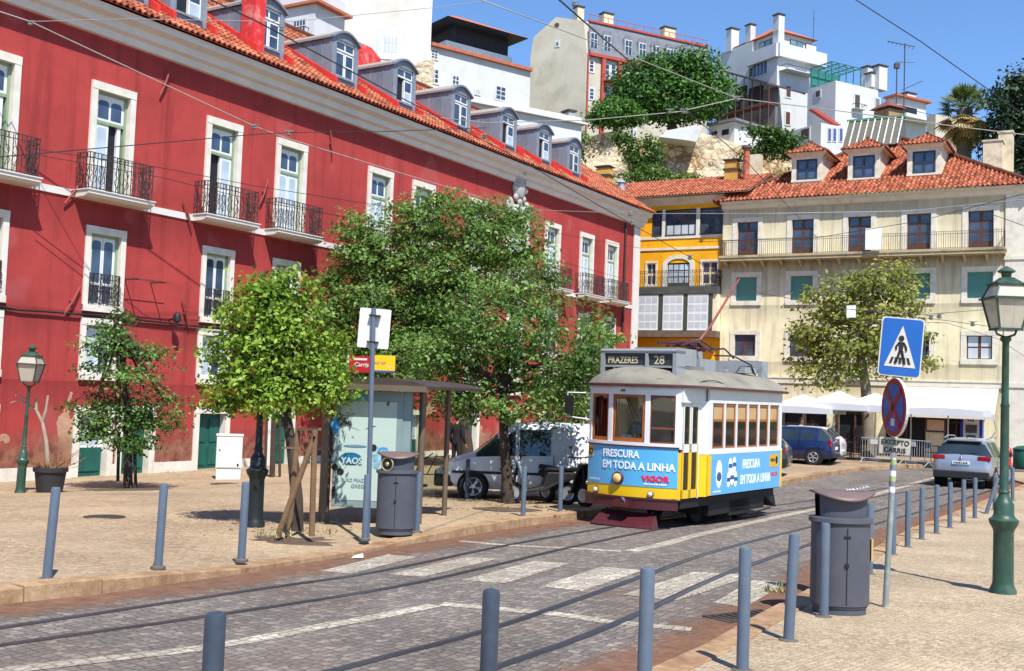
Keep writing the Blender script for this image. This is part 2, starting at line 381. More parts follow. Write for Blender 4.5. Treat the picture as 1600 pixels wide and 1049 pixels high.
def drape(name, loop, lift, m, step=1.0, xr=(-14, 16), yr=(0, 44)):     # a sheet lying on the sloping ground
    bm = bmesh.new(); bm.faces.new([bm.verts.new((p[0], p[1], 0)) for p in loop])
    def cut(co, no): bmesh.ops.bisect_plane(bm, geom=bm.verts[:] + bm.edges[:] + bm.faces[:], plane_co=co, plane_no=no)
    for i in range(40): cut((-40 + 1.5 * i, 0, 0), (1, 0, 0))
    y = yr[0]
    while y <= yr[1]: cut((0, y, 0), (0, 1, 0)); y += step if y < 30 else 2
    for v in bm.verts: v.co.z = gz(v.co.x, v.co.y) + (lift(v.co.x, v.co.y) if callable(lift) else lift)
    bmesh.ops.recalc_face_normals(bm, faces=bm.faces)
    for f in bm.faces:
        if f.normal.z < 0: f.normal_flip()
    me = bpy.data.meshes.new(name); bm.to_mesh(me); bm.free(); me.materials.append(m)
    return put(name, me)
def smooth_line(P, n=8):
    P = [Vector((p[0], p[1], 0)) for p in P]; out = []
    for i in range(len(P) - 1):
        p0, p1, p2, p3 = P[max(i - 1, 0)], P[i], P[i + 1], P[min(i + 2, len(P) - 1)]
        for j in range(n):
            t = j / n
            out.append(.5 * ((2 * p1) + (p2 - p0) * t + (2 * p0 - 5 * p1 + 4 * p2 - p3) * t * t + (3 * p1 - p0 - 3 * p2 + p3) * t ** 3))
    return out + [P[-1]]
def normals(L):
    o = []
    for i in range(len(L)):
        t = (L[min(i + 1, len(L) - 1)] - L[max(i - 1, 0)]).normalized(); o.append(Vector((-t.y, t.x, 0)))
    return o
def ribbon(mb, L, a, b, lift, edge=None):                  # strip from offset a to b beside a line
    Nn = normals(L); vs = []
    for p, n in zip(L, Nn):
        for d in (a, b): q = p + n * d; vs.append((q.x, q.y, gz(q.x, q.y) + lift))
    mb.add(vs, [(2 * i, 2 * i + 1, 2 * i + 3, 2 * i + 2) for i in range(len(L) - 1)], smooth=True)
def GL(pts): return [G(*p) for p in pts]
gm = MB(); ys = [-40, -20, -5] + [i * 1.5 for i in range(0, 34)] + [60, 75, 120, 250, 900]
xs = [-500, -60] + [-40 + 1.5 * i for i in range(36)] + [30, 60, 500]; nx_ = len(xs)
for y in ys: gm.v += [(x, y, gz(x, y)) for x in xs]
gm.f = [(j * nx_ + i, j * nx_ + i + 1, (j + 1) * nx_ + i + 1, (j + 1) * nx_ + i) for j in range(len(ys) - 1) for i in range(nx_ - 1)]; n_ = len(gm.f); gm.mi = [0] * n_; gm.sm = [True] * n_; gm.r = [0] * n_
tag(gm.build('road', m_road), kind='structure')
# left and far kerb line
kl = GL([(0, 945), (161, 928), (262, 913), (397, 894), (440, 886), (540, 870), (600, 858), (627, 853), (700, 842), (762, 832), (820, 823), (909, 811), (1000, 796), (1110, 779), (1217, 760), (1271, 749), (1329, 738), (1371, 734), (1454, 731), (1600, 729)])
kl = [kl[0] + (kl[0] - kl[1]).normalized() * q for q in (14, 12, 10, 8, 6, 4, 2)] + kl + [Vector((70, 52, 0))]
KL = smooth_line(kl, 6); drop = G(520, 873)
def lift_l(x, y):
    d = math.hypot(x - drop.x, y - drop.y); return .035 + .10 * min(1, max(0, (d - 1.6) / 2.2))
Nl = normals(KL); inner = [p + n * .2 for p, n in zip(KL, Nl)]
tag(drape('pavement', [(p.x, p.y) for p in inner] + [(75, 110), (-60, 110), (-60, inner[0].y)], lift_l, m_pave2), kind='structure')
def kerb(name, L, Nn, w, lf, rs):
    R = random.Random(rs); mb = MB(); acc = 0; i = 0; n = len(L)
    while i < n - 1:
        j = i; ln = 0
        tgt = .7 + .5 * R.random()
        while j < n - 1 and ln < tgt: ln += (L[j + 1] - L[j]).length; j += 1
        dz = R.uniform(-.008, .008); vs = []; so = R.uniform(-.012, .012)
        a, b = L[i], L[j]; t = (b - a).normalized(); a2, b2 = a + t * .006, b - t * .006
        for p, nn in ((a2, Nn[i]), (b2, Nn[j])):
            for off, top in ((so, 0), (w, 0), (w, 1), (so + .015, 1)):
                q = p + nn * off; vs.append((q.x, q.y, gz(q.x, q.y) + (lf(q.x, q.y) + .014 + dz if top else -.1)))
        mb.add(vs, [(0, 1, 2, 3), (7, 6, 5, 4), (3, 2, 6, 7), (0, 3, 7, 4), (1, 5, 6, 2)]); i = j
    return tag(mb.build(name, m_kerb, bevel=.012), kind='structure')
def dense(L, st=.35):
    out = [L[0]]
    for a, b in zip(L[:-1], L[1:]):
        m = max(1, int((b - a).length / st)); out += [a.lerp(b, (i + 1) / m) for i in range(m)]
    return out
KLd = dense(KL); kerb('kerb', KLd, normals(KLd), .305, lift_l, 3)
# right kerb line, with the corner in front of the camera
kr = [Vector(p) for p in ((-9, .6, 0), (-5.5, 2.6, 0), (-3.3, 4.1, 0), (-1.7, 5.35, 0), (-.3, 6.6, 0))] + GL([(1034, 1049), (1157, 984), (1270, 922), (1360, 864), (1410, 836), (1470, 811), (1530, 788), (1600, 760), (1680, 742)]) + [Vector((60, 41, 0))]
KR = dense(smooth_line(kr, 6)); Nr = [-n for n in normals(KR)]
inr = [p + n * .18 for p, n in zip(KR, Nr)]
lift_r = lambda x, y: .055
tag(drape('pavement', [(p.x, p.y) for p in inr] + [(60, -8), (-9, -8)], lift_r, m_pave), kind='structure')
kerb('kerb', KR, Nr, .285, lift_r, 5)
def gutter(L, Nn, w, sgn):
    mb = MB(); vs = []; ed = []
    for p, n in zip(L, Nn):
        for d, e_ in ((0, 1), (.5, .72), (1, 0)): q = p - n * w * d; vs.append((q.x, q.y, gz(q.x, q.y) + .004)); ed.append(e_)
    mb.add(vs, [(3 * i + c, 3 * i + c + 1, 3 * i + c + 4, 3 * i + c + 3) for i in range(len(L) - 1) for c in (0, 1)])
    me = mb.mesh('gutter', m_gut); at = me.attributes.new('edge', 'FLOAT', 'POINT'); at.data.foreach_set('value', ed)
    tag(put('gutter', me), kind='structure')
kn = [p for p in KLd if p.y < 25]; gutter(kn, normals(KLd)[:len(kn)], .95, 1); gutter(KR, Nr, .85, 1)
# rails
def rail(pts, ext0=0, ext1=0):
    L = GL(pts)
    if ext0: L = [L[0] + (L[0] - L[1]).normalized() * ext0] + L
    if ext1: L = L + [L[-1] + (L[-1] - L[-2]).normalized() * ext1]
    L = smooth_line(L, 8); mb = MB(); ribbon(mb, L, -.035, .025, .006); mb.cur = 1; ribbon(mb, L, .025, .065, .005); ribbon(mb, L, -.05, -.035, .005)
    tag(mb.build('tram_rail', [m_rail, m_groove]), kind='structure')
rail([(0, 982), (200, 952), (400, 922), (600, 892), (800, 851), (969, 822), (1080, 806), (1200, 792), (1330, 772), (1400, 761)], 10, 14)
rail([(0, 1009), (300, 967), (600, 921), (760, 887), (886, 857), (1017, 830), (1130, 812), (1240, 797), (1360, 778), (1450, 764)], 10, 14)
rail([(522, 1049), (781, 979), (1002, 902), (1124, 860), (1262, 825), (1330, 809), (1400, 791), (1480, 772)], 6, 14)
rail([(777, 1043), (900, 1000), (1002, 958), (1100, 912), (1157, 889), (1270, 850), (1340, 828), (1416, 806), (1514, 778)], 6, 14)
# white sett markings
def strip(pts, w, ext0=0, ext1=0):
    L = GL(pts)
    if ext0: L = [L[0] + (L[0] - L[1]).normalized() * ext0] + L
    if ext1: L = L + [L[-1] + (L[-1] - L[-2]).normalized() * ext1]
    mb = MB(); ribbon(mb, dense(L if len(L) < 3 else smooth_line(L, 4), .8), -w / 2, w / 2, .0045); tag(mb.build('road_marking', m_mark), kind='structure')
strip([(22, 1047), (322, 1012), (500, 980), (600, 962), (680, 946)], .2, 8)
strip([(690, 944), (800, 954), (875, 961), (961, 973), (1080, 984)], .22)
strip([(720, 846), (800, 853), (886, 857), (970, 862)], .2)
strip([(985, 862), (1040, 850), (1100, 834), (1225, 806), (1271, 797), (1343, 780), (1454, 749)], .24, 0, 9)
for q in ([(500, 893), (548, 897), (652, 871), (606, 867)], [(605, 898), (661, 902), (777, 874), (729, 871)], [(721, 907), (789, 912), (890, 881), (834, 877)], [(845, 917), (909, 924), (1006, 892), (939, 886)], [(972, 930), (1058, 939), (1178, 899), (1082, 894)], [(1114, 943), (1165, 949), (1229, 911), (1176, 907)]):
    p = GL(q); tag(drape('road_marking', [(v.x, v.y) for v in p], .0045, m_mark), kind='structure')
# manhole and drain covers
m_iron = mat('cast_iron', (72, 66, 62), .6, .25, 8, metal=.5, bump=.2)
for n_, lab, (px, py), r in (('manhole_cover', 'small dark manhole cover in the beige plaza between the two left bollards', (163, 809), .33), ('manhole_cover', 'small dark manhole cover in front of the white utility cabinet', (352, 757), .38)):
    c = G(px, py, .13); mb = MB(); mb.lathe([(0, 0), (r, 0), (r, .008), (r * .86, .008), (r * .84, .004), (0, .004)], 24)
    tag(mb.build(n_, m_iron, loc=(c.x, c.y, gz(c.x, c.y) + .135)), lab, 'manhole cover')
c = G(1165, 965); dr = thing('drain_grate', 'rusty slotted drain grate in the gutter by the right kerb', 'drain', (c.x, c.y, c.z + .006), math.radians(33))
mb = MB(); mb.box(-.42, .42, -.2, -.15, -.01, .012); mb.box(-.42, .42, .15, .2, -.01, .012)
for i in range(9): mb.box(-.42 + i * .1, -.37 + i * .1, -.15, .15, -.01, .01)
mb.build('grate', m_iron, dr); mb = MB(); mb.box(-.4, .4, -.15, .15, -.012, -.002); mb.build('pit', m_groove, dr)
# hill behind the street
k = N('dry_earth'); k.set(k.ramp(k.noise(.4, 6, .7), [(.3, lin((120, 100, 70))), (.5, lin((92, 104, 58))), (.7, lin((150, 128, 96)))]), .95, 0, .1); m_earth = k.m
hm = MB(); NX, NY = 60, 34
def hillz(x, y):
    t = min(1, max(0, (y - 76) / 22.)); t = t * t * (3 - 2 * t); z = -1.1 + 23.5 * t + max(0, (y - 98)) * .10
    return z + .6 * math.sin(x * .3) * t + .5 * math.sin(x * .7 + y * .4) * t - (max(0, x - 60) * .12 + max(0, -x - 40) * .1) * t
for j in range(NY + 1):
    for i in range(NX + 1):
        x = -110 + 240 * i / NX; y = 74 + 130 * (j / NY) ** 1.3; hm.v.append((x, y, hillz(x, y)))
hm.f = [(j * (NX + 1) + i, j * (NX + 1) + i + 1, (j + 1) * (NX + 1) + i + 1, (j + 1) * (NX + 1) + i) for j in range(NY) for i in range(NX)]
n_ = len(hm.f); hm.mi = [0] * n_; hm.sm = [True] * n_; hm.r = [0] * n_
tag(hm.build('hill', m_earth), kind='structure')
# ---------------------------------------------------------------- long red building on the left
RA = .5547
RED = Frame(-9.2585, 33.5415, -.75, math.pi / 2 - RA)
m_red = plaster('red_plaster', (164, 63, 60), (102, 38, 38), ((150, 112, 88), (92, 52, 46)), 1.15, .55, (164, 84, 84), ((7.5, 1.6, .5), (12.1, .9, .4), (4.5, 1.2, .4), (2.6, 1.3, .45)))
m_trim = mat('white_trim', (206, 202, 196), .8, .08, 1.4, bump=.1, dirt=(172, 168, 164), dscale=1.5, damt=.3)
m_stone = mat('limestone_surround', (212, 206, 194), .8, .1, 2.5, bump=.15, dirt=(160, 146, 124), dscale=1.1, damt=.5)
m_white = mat('white_joinery', (214, 217, 214), .5, .05, 3)
m_green = mat('green_frame', (132, 150, 122), .6, .1)
m_dgreen = mat('dark_green_door', (24, 84, 74), .55, .25, 3)
m_iron2 = mat('wrought_iron', (62, 48, 46), .6, .3, 9)
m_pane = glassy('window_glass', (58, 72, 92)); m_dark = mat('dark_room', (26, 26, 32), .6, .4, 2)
m_curt = glassy('curtained_glass', (176, 190, 200), .12, .22, .6)
k = N('clay_tiles'); a = k.attr(); ge_ = k.n('NewGeometry')
c_ = k.ramp(a, [(0., lin((96, 54, 40))), (.3, lin((146, 80, 56))), (.7, lin((172, 98, 70))), (1., lin((190, 122, 92)))])
c_ = k.mix(k.ramp(k.noise(1.2, 6, .75, ge_.outputs['Position']), [(.5, BW(0)), (.75, BW(.5))]), c_, lin((86, 64, 50)))
k.set(k.mix(k.ramp(k.noise(9, 4, .7, ge_.outputs['Position']), [(.55, BW(0)), (.75, BW(.3))]), c_, lin((184, 134, 104))), .85, 0, .2); m_tile = k.m
WIN = {}
def window(parent, x, z, w, h, style, yo=0., name='window'):
    """surround at the wall face with frame and panes as sub-parts; x, z = lower left of the surround"""
    key = (round(w, 2), round(h, 2), style['id'])
    if key not in WIN:
        st = style; j, l, si = st['jamb'], st['lintel'], st['sill']; pr = st.get('proud', .05); dp = st.get('depth', .22)
        mb = MB(); mb.box(0, j, -pr, dp, 0, h - l); mb.box(w - j, w, -pr, dp, 0, h - l); mb.box(0, w, -pr - .01, dp, h - l, h)
        if si: mb.box(0 if not st.get('sillout') else -.06, w + (.06 if st.get('sillout') else 0), -pr - .05, dp, -.02, si)
        sur = mb.mesh('window_surround', st['smat'])
        x0, x1, z0, z1 = j, w - j, si, h - l; W_, H_ = x1 - x0, z1 - z0
        fr = MB(); fr.cur = 0; fy = dp - .1
        if st.get('outer'):
            fr.cur = 1; o = st['outer']; fr.box(x0, x0 + o, fy - .04, dp - .012, z0, z1); fr.box(x1 - o, x1, fy - .04, dp - .012, z0, z1); fr.box(x0, x1, fy - .04, dp - .013, z1 - o, z1); fr.cur = 0
            x0 += o; x1 -= o; z1 -= o; W_, H_ = x1 - x0, z1 - z0
        for b in st['boards']: fr.cur = b[4] if len(b) > 4 else 0; fr.box(x0 + b[0] * W_, x0 + b[2] * W_, fy, dp - .014, z0 + b[1] * H_, z0 + b[3] * H_)
        for b in st.get('bars', ()): fr.cur = b[4] if len(b) > 4 else 0; fr.box(x0 + b[0] * W_, x0 + b[2] * W_, fy - .03, dp - .016, z0 + b[1] * H_, z0 + b[3] * H_)
        pn = MB()
        for p in st['panes']:
            a, b, c, d = x0 + p[0] * W_, x0 + p[2] * W_, z0 + p[1] * H_, z0 + p[3] * H_
            pn.cur = p[4]; r = (p[5] if len(p) > 5 else 0)
            yy = fy - .006 if p[4] != 2 else dp - .03
            if r: pn.prism(rrect(a, b, c, d, r, yy, 4, True), (0, .008, 0))
            else: pn.box(a, b, yy, yy + .008, c, d)
        bk = MB(); bk.box(j - .02, w - j + .02, dp, dp + .02, si - .02, h - l + .02)
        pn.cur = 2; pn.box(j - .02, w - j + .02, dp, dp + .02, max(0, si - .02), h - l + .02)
        WIN[key] = (sur, fr.mesh('window_frame', st['fmat']), pn.mesh('window_panes', st['pmat']))
    a, b, c = WIN[key]
    o = put(name, a, parent, (x, yo, z)); put('frame', b, o); put('pane', c, o)
    return o
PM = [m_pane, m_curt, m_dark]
two_up = [(.09, .77, .46, .95, 0, .10), (.54, .77, .91, .95, 0, .10)]
S_bal = dict(id='bal', jamb=.19, lintel=.22, sill=0., smat=m_stone, fmat=[m_white, m_green], pmat=PM, outer=.075, proud=.07,
    boards=[(0, .74, 1, 1), (0, 0, .49, .715), (.51, 0, 1, .715)], bars=[(0, .715, 1, .745, 1)], panes=two_up + [(.1, .36, .42, .68, 1, .06), (.1, .06, .42, .3, 1, .02), (.58, .36, .9, .68, 1, .06), (.58, .06, .9, .3, 1, .02)])
S_bal_r = dict(S_bal, id='balr', boards=[(0, .74, 1, 1), (0, 0, .49, .715), (.8, 0, .92, .715)], panes=two_up + [(.1, .36, .42, .68, 1, .06), (.1, .06, .42, .3, 1, .02)])
S_bal_l = dict(S_bal, id='ball', boards=[(0, .74, 1, 1), (.5, 0, 1, .715)], panes=two_up + [(.58, .36, .92, .68, 1, .06), (.58, .06, .92, .3, 1, .02)])
S_m = dict(id='mid', jamb=.17, lintel=.2, sill=.16, smat=m_stone, fmat=[m_white, m_green], pmat=PM, outer=.07, proud=.05,
    boards=[(0, 0, .49, 1), (.51, 0, 1, 1)], panes=[(.1, .34, .43, .95, 0, .08), (.57, .34, .9, .95, 0, .08), (.1, .05, .43, .3, 0), (.57, .05, .9, .3, 0)])
S_g = dict(S_m, id='grd', panes=[(.1, .1, .43, .92, 1, .05), (.57, .1, .9, .92, 0, .05)])
S_door = dict(id='door', jamb=.2, lintel=.2, sill=0., smat=m_stone, fmat=[m_dgreen, m_green], pmat=PM, proud=.05, depth=.3,
    boards=[(0, 0, .5, 1), (.51, 0, 1, 1)], bars=[(.08, .1, .42, .42), (.08, .5, .42, .92), (.58, .1, .92, .42), (.58, .5, .92, .92)], panes=[])
S_gdoor = dict(S_door, id='gdoor', fmat=[m_dgreen, m_white], boards=[(0, 0, 1, .45), (0, .45, .49, 1, 1), (.51, .45, 1, 1, 1)], bars=[(.06, .08, .94, .38)], panes=[(.1, .5, .42, .95, 1), (.58, .5, .9, .95, 1)])
def railing(w, p, h=1.0, scroll=True, key=None):
    key = ('rail', w, p, h, scroll)
    if key in WIN: return WIN[key]
    mb = MB(); r = .011
    def side(a, b):
        a, b = Vector(a), Vector(b); L = (b - a).length; u = (b - a) / L; n = max(2, int(round(L / .125)))
        for z in (.05, h - .14, h): mb.tube([a + Vector((0, 0, z)), b + Vector((0, 0, z))], r * 1.25, 4)
        for i in range(n + 1):
            q = a + u * (L * i / n); mb.tube([q + Vector((0, 0, .0)), q + Vector((0, 0, h))], r if i % 3 else r * 1.4, 4)
        if scroll:
            m = max(1, n // 2)
            for i in range(m):
                c = a + u * (L * (i + .5) / m)
                for zc, rr in ((h * .3, .1), (h * .56, .09), (h - .07, .055)):
                    mb.tube([c + u * rr * math.cos(t * math.pi / 4) * (1 if zc < h * .8 else .8) + Vector((0, 0, zc + rr * 1.25 * math.sin(t * math.pi / 4))) for t in range(8)], r * .85, 4, closed=True)
                mb.tube([c - u * .05 + Vector((0, 0, .06)), c + u * .06 + Vector((0, 0, h * .45)), c - u * .05 + Vector((0, 0, h - .16))], r * .8, 4)
    side((0, 0, 0), (0, -p, 0)); side((0, -p, 0), (w, -p, 0)); side((w, -p, 0), (w, 0, 0))
    WIN[key] = mb.mesh('railing', m_iron2); return WIN[key]
def slab(w, p):
    key = ('slab', w, p)
    if key in WIN: return WIN[key]
    mb = MB(); mb.prism([(0, 0, 0), (0, -p, 0), (0, -p, -.09), (0, -p + .06, -.11), (0, -p + .1, -.14), (0, -p + .2, -.17), (0, 0, -.18)], (w, 0, 0))
    mb.box(-.03, w + .03, -p - .03, 0, 0, .03)
    WIN[key] = mb.mesh('balcony_slab', m_trim); return WIN[key]
red = thing('red_building', 'long crimson stuccoed building with white cornice, iron balconies and lead dormers', 'building', RED.o, RED.th)
XL, XR = -17., 30.5
XW = [-11.9, -8.41, -4.8, -.66, 2.36, 7.11, 9.81, 13.72, 16.95, 20.15, 23.62, 26.43]
BW_, BH_ = 1.47, 3.13
holes = []; E_ = .03
for x in XW:
    holes += [(x + E_, x + BW_ - E_, 7.72, 10.88 - E_), (x + .09 + E_, x + 1.41 - E_, 4.56, 6.88 - E_), (x + .09 + E_, x + 1.41 - E_, 2.68, 4.35 - E_)]
DOORS = [(-8.3, 1.35, S_door), (-4.75, 1.3, S_gdoor), (-3.35, 1.35, S_door), (-.55, 1.45, S_door), (2.55, 1.3, S_door), (7.2, 1.3, S_door), (9.9, 1.3, S_gdoor), (13.75, 1.4, S_door), (17.1, 1.4, S_door), (20.2, 1.4, S_gdoor), (23.7, 1.3, S_door), (26.6, 1.3, S_door)]
for x, w, s in DOORS: holes.append((x + E_, x + w - E_, 0., 1.95 - E_))
mb = MB(); wall_holes(mb, XL, XR, 0, 12.4, holes)
mb.box(XR - .02, XR, 0, 12, 0, 12.4); mb.box(XL, XL + .02, 0, 12, 0, 12.4); mb.box(XL, XR, 11.9, 12, 0, 12.4)
mb.build('wall', m_red, red)
mb = MB(); mb.box(XR - .72, XR + .03, -.06, 0.3, 0, 12.15); mb.build('corner_pilaster', m_trim, red)
mb = MB(); mb.prism([(XL, 0, 12.15), (XL, -.1, 12.17), (XL, -.16, 12.36), (XL, -.3, 12.42), (XL, -.34, 12.62), (XL, -.58, 12.7), (XL, -.62, 12.88), (XL, 0, 12.9)], (XR + .35 - XL, 0, 0)); mb.build('cornice', m_trim, red)
seg = [XL] + [v for x in XW for v in (x - .3, x + 1.8)] + [XR - .72]
for a, b in zip(seg[::2], seg[1::2]):
    if b > a: MB().box(a, b, -.04, 0.02, 7.56, 7.75).build('string_course', m_trim, red)
pl = sorted((x, x + w) for x, w, s in DOORS); a = XL
for x0, x1 in pl + [(XR, XR)]:
    if x0 > a: MB().box(a, x0, -.035, 0.02, -.3, .32).build('plinth', m_stone, red)
    a = x1
for i, x in enumerate(XW):
    st = [S_bal, S_bal_r, S_bal_r, S_bal_l, S_bal, S_bal, S_bal, S_bal, S_bal, S_bal, S_bal, S_bal][i]
    window(red, x, 7.75, BW_, BH_, st)
    window(red, x + .09, 4.55, 1.32, 2.33, S_m); window(red, x + .09, 2.67, 1.32, 1.68, S_g)
    b = put('balcony', slab(2.2, .62), red, (x - .36, 0, 7.74)); put('railing', railing(2.1, .55), b, (.05, 0, .03))
    gr = put('window_guard', railing(.98, .04, .86), red, (x + .26, -.02, 4.72))
for x, w, s in DOORS: window(red, x, 0, w, 1.95, s, name='door')
mb = MB(); mb.tube([(x, -.07 - .01 * math.sin(x), 4.42 + .035 * math.sin(x * 1.3) + .02 * math.sin(x * 3.1)) for x in [XL + i * .8 for i in range(60)] if x < XR - .5], .028, 5)
mb.tube([(x, -.06, 4.37 + .03 * math.sin(x * 1.1 + 1)) for x in [XL + i * .8 for i in range(60)] if x < XR - .5], .016, 4); mb.build('facade_cable', m_dark, red)
mb = MB(); mb.tube([(28.6, -.1, 12.1), (28.6, -.1, 6.2)], .06, 8); mb.build('drainpipe', m_iron2, red)
# wall anchors, lamp bracket and clothes line
for px, py, a in ((255, 130, -20), (290, 336, 25), (112, 300, -35), (110, 470, -30), (287, 490, 20), (410, 300, -20), (515, 225, 10)):
    x, z = RED.px(px, py); mb = MB(); an = math.radians(a); mb.tube([(-.45 * math.sin(an), -.08, .45 * math.cos(an)), (0, -.12, 0), (.45 * math.sin(an), -.08, -.45 * math.cos(an))], .028, 5); mb.tube([(0, 0, 0), (0, -.1, 0)], .05, 6)
    mb.build('wall_anchor', mat('rusty_red_iron', (140, 62, 56), .7), red, (x, 0, z))
x, z = RED.px(195, 437); mb = MB(); mb.tube([(0, 0, 0), (0, -.6, 0)], .02, 5); mb.tube([(.9, 0, 0), (.9, -.6, 0)], .02, 5); mb.tube([(-.2, -.55, .01), (1.2, -.55, .01)], .012, 4); mb.tube([(-.2, -.3, .01), (1.2, -.3, .01)], .01, 4); mb.build('clothes_rack', m_iron2, red, (x, 0, z))
x, z = RED.px(264, 500); mb = MB(); mb.tube([(0, 0, 0), (0, -.35, .05)], .025, 5); mb.lathe([(.02, 0), (.11, .05), (.12, .22), (.06, .3), (.02, .34)], 10, (0, -.35, -.1)); mb.build('wall_light', m_dark, red, (x, 0, z))
# coat of arms over the middle window
ca = MB(); ca.ball((0, -.05, 0), (.5, .14, .62), 16, 10); ca.ball((0, -.16, .02), (.34, .1, .46), 14, 8)
for i in range(8): a = i * math.pi / 4; ca.ball((.46 * math.cos(a), -.1, .58 * math.sin(a)), (.16, .12, .16), 8, 6)
ca.lathe([(.2, 0), (.26, .12), (.2, .3), (.28, .42), (.1, .5)], 12, (0, -.16, .62)); ca.ball((-.72, -.05, -.85), (.3, .12, .4), 10, 6); ca.ball((.72, -.05, -.85), (.3, .12, .4), 10, 6); ca.ball((0, -.06, -.95), (.34, .1, .3), 10, 6)
ca.build('coat_of_arms', mat('carved_stone', (160, 160, 154), .85, .3, 5, bump=.5, bscale=9), red, (17.65, 0, 11.9))
mb = MB(); mb.box(16.78, 16.95, -.12, .1, 7.75, 10.9); mb.box(18.42, 18.6, -.12, .1, 7.75, 10.9); mb.box(16.7, 18.68, -.14, .05, 10.88, 11.15); mb.build('portal_frame', m_trim, red)
# roof, dormers
SL = .66; sn, cs = math.sin(math.atan(SL)), math.cos(math.atan(SL)); EY, EZ = -.74, 12.96; RL = 6.9
mb = MB(); tiles(mb, (XL, EY, EZ), (1, 0, 0), (0, cs, sn), (0, -sn, cs), lambda f: (0, XR + .5 - XL), RL / cs, rs=4); rf = mb.build('roof', m_tile, red)
zr = EZ + SL * RL
mb = MB(); mb.quad((XL, EY, EZ - .06), (XR + .5, EY, EZ - .06), (XR + .5, EY + RL, zr - .06), (XL, EY + RL, zr - .06)); mb.prism([(XL, EY + RL, zr), (XL, 12.2, zr - SL * 5), (XL, 12.2, 12.3), (XL, EY + RL, 12.3)], (XR + .4 - XL, 0, 0)); mb.prism([(XR + .3, EY + .3, 12.8), (XR + .3, EY + RL, zr - .1), (XR + .3, 12.1, 12.8)], (.05, 0, 0)); mb.build('roof_deck', m_red, rf)
mb = MB(); mb.tube([(x, EY + RL, zr + .05) for x in (XL, XR + .5)], .14, 8); mb.build('ridge', m_tile, rf)
m_lead = N('lead_sheet'); k = m_lead; sp = k.n('SeparateXYZ'); k.l(k.co(), sp.inputs[0])
c_ = k.ramp(k.noise(.9, 5, .7), [(.3, lin((112, 120, 130))), (.7, lin((142, 150, 160)))])
mp = k.n('Mapping'); mp.inputs['Scale'].default_value = (1, 1, .25); k.l(k.co(), mp.inputs[0])
k.set(k.mix(k.ramp(k.noise(3, 5, .7, mp.outputs[0]), [(.55, BW(0)), (.75, BW(.6))]), c_, lin((164, 172, 180))), .55, .25, .4); m_lead = k.m
m_redpaint = mat('red_roof_flashing', (206, 52, 44), .7, .2, 2, dirt=(150, 50, 44)); m_taupe = mat('dormer_top', (146, 138, 130), .8, .1)
DY = .08; zb = EZ + SL * (DY - EY); DW, DH = 1.42, 1.62
st_d = dict(id='dorm', jamb=.02, lintel=.02, sill=.05, smat=m_lead, fmat=[m_white], pmat=PM, proud=.02, depth=.14, boards=[(0, 0, .48, .68), (.52, 0, 1, .68), (0, .72, 1, 1)], panes=[(.06, .77, .46, .94, 0), (.54, .77, .94, .94, 0), (.06, .05, .42, .64, 0), (.58, .36, .94, .64, 0), (.58, .05, .94, .32, 0)])
st_d2 = dict(st_d, id='dorm2', boards=[(0, .72, 1, 1), (.5, 0, 1, .68)], panes=[(.06, .77, .46, .94, 0), (.54, .77, .94, .94, 0), (.56, .36, .94, .64, 0), (.56, .05, .94, .32, 1)])
dm = None
def arch(x0, x1, z, rise, y, n=9): return [(x0 + (x1 - x0) * i / n, y, z + rise * math.sin(math.pi * i / n)) for i in range(n + 1)]
for i, (px, py) in enumerate(((205, -90), (295, 20), (420, 60), (539, 105), (632, 143), (720, 182), (794, 212), (850, 236), (897, 257))):
    xc, _ = RED.px(px, py, DY); dp = (DH + .02) / SL
    if dm is None:
        mb = MB()
        for s in (0, 1):
            x = s * DW; mb.add([(x, DY, zb - .1), (x, DY, zb + DH), (x, DY + dp + .3, zb + DH), (x, DY + dp, zb + DH - .02)], [(0, 1, 2, 3)])
            for q in range(1, 5): y = DY + q * .5; mb.box(x - .02, x + .02, y - .015, y + .015, zb + SL * (y - DY), zb + DH - .02)
        mb.add(arch(0, DW, zb + DH, .3, DY) , [tuple(range(10))]); wall_holes(mb, 0, DW, zb - .25, zb + DH, [(.2, 1.22, zb + .2, zb + DH - .04)], DY)
        body = mb.mesh('dormer', m_lead)
        mb = MB(); A = arch(-.06, DW + .06, zb + DH, .32, DY - .1); 
        mb.prism(A + [(p[0], p[1], p[2] - .07) for p in A[::-1]], (0, .16, 0)); hood = mb.mesh('dormer_hood', m_lead)
        mb = MB(); A2 = arch(-.08, DW + .08, zb + DH + .01, .33, DY + .06); mb.prism(A2 + [(p[0], p[1], p[2] - .09) for p in A2[::-1]], (0, dp + .2, 0)); top = mb.mesh('dormer_top', m_taupe)
        mb = MB()
        for x in (-.16, DW + .04): mb.prism([(x, DY - .35, zb - .22), (x, DY - .35, zb + .06), (x, DY + dp, zb + DH + .1), (x, DY + dp, zb + DH - .2)], (.12, 0, 0))
        fl = mb.mesh('flashing', m_redpaint); dm = 1
    x0 = xc - DW / 2
    d = put('dormer', body, red, (x0, 0, 0)); put('hood', hood, d); put('dormer_roof', top, d); put('flashing', fl, d)
    w = window(d, .2, zb + .2, 1.02, DH - .24, st_d2 if i in (1, 4, 6, 7) else st_d, DY)
    for ch in [c for c in bpy.data.objects if c.parent == w]: ch.parent = d; ch.location = (.2, DY, zb + .2)
m_redch = mat('peeling_red_paint', (200, 48, 48), .85, .15, 3, dirt=(214, 150, 140), dscale=2.5, damt=.8)
x, z = RED.px(398, 60, .1); mb = MB(); mb.box(-.24, .24, 0, .6, 12.7, 16.6); mb.build('chimney', m_redch, rf, (x, -.1, 0))
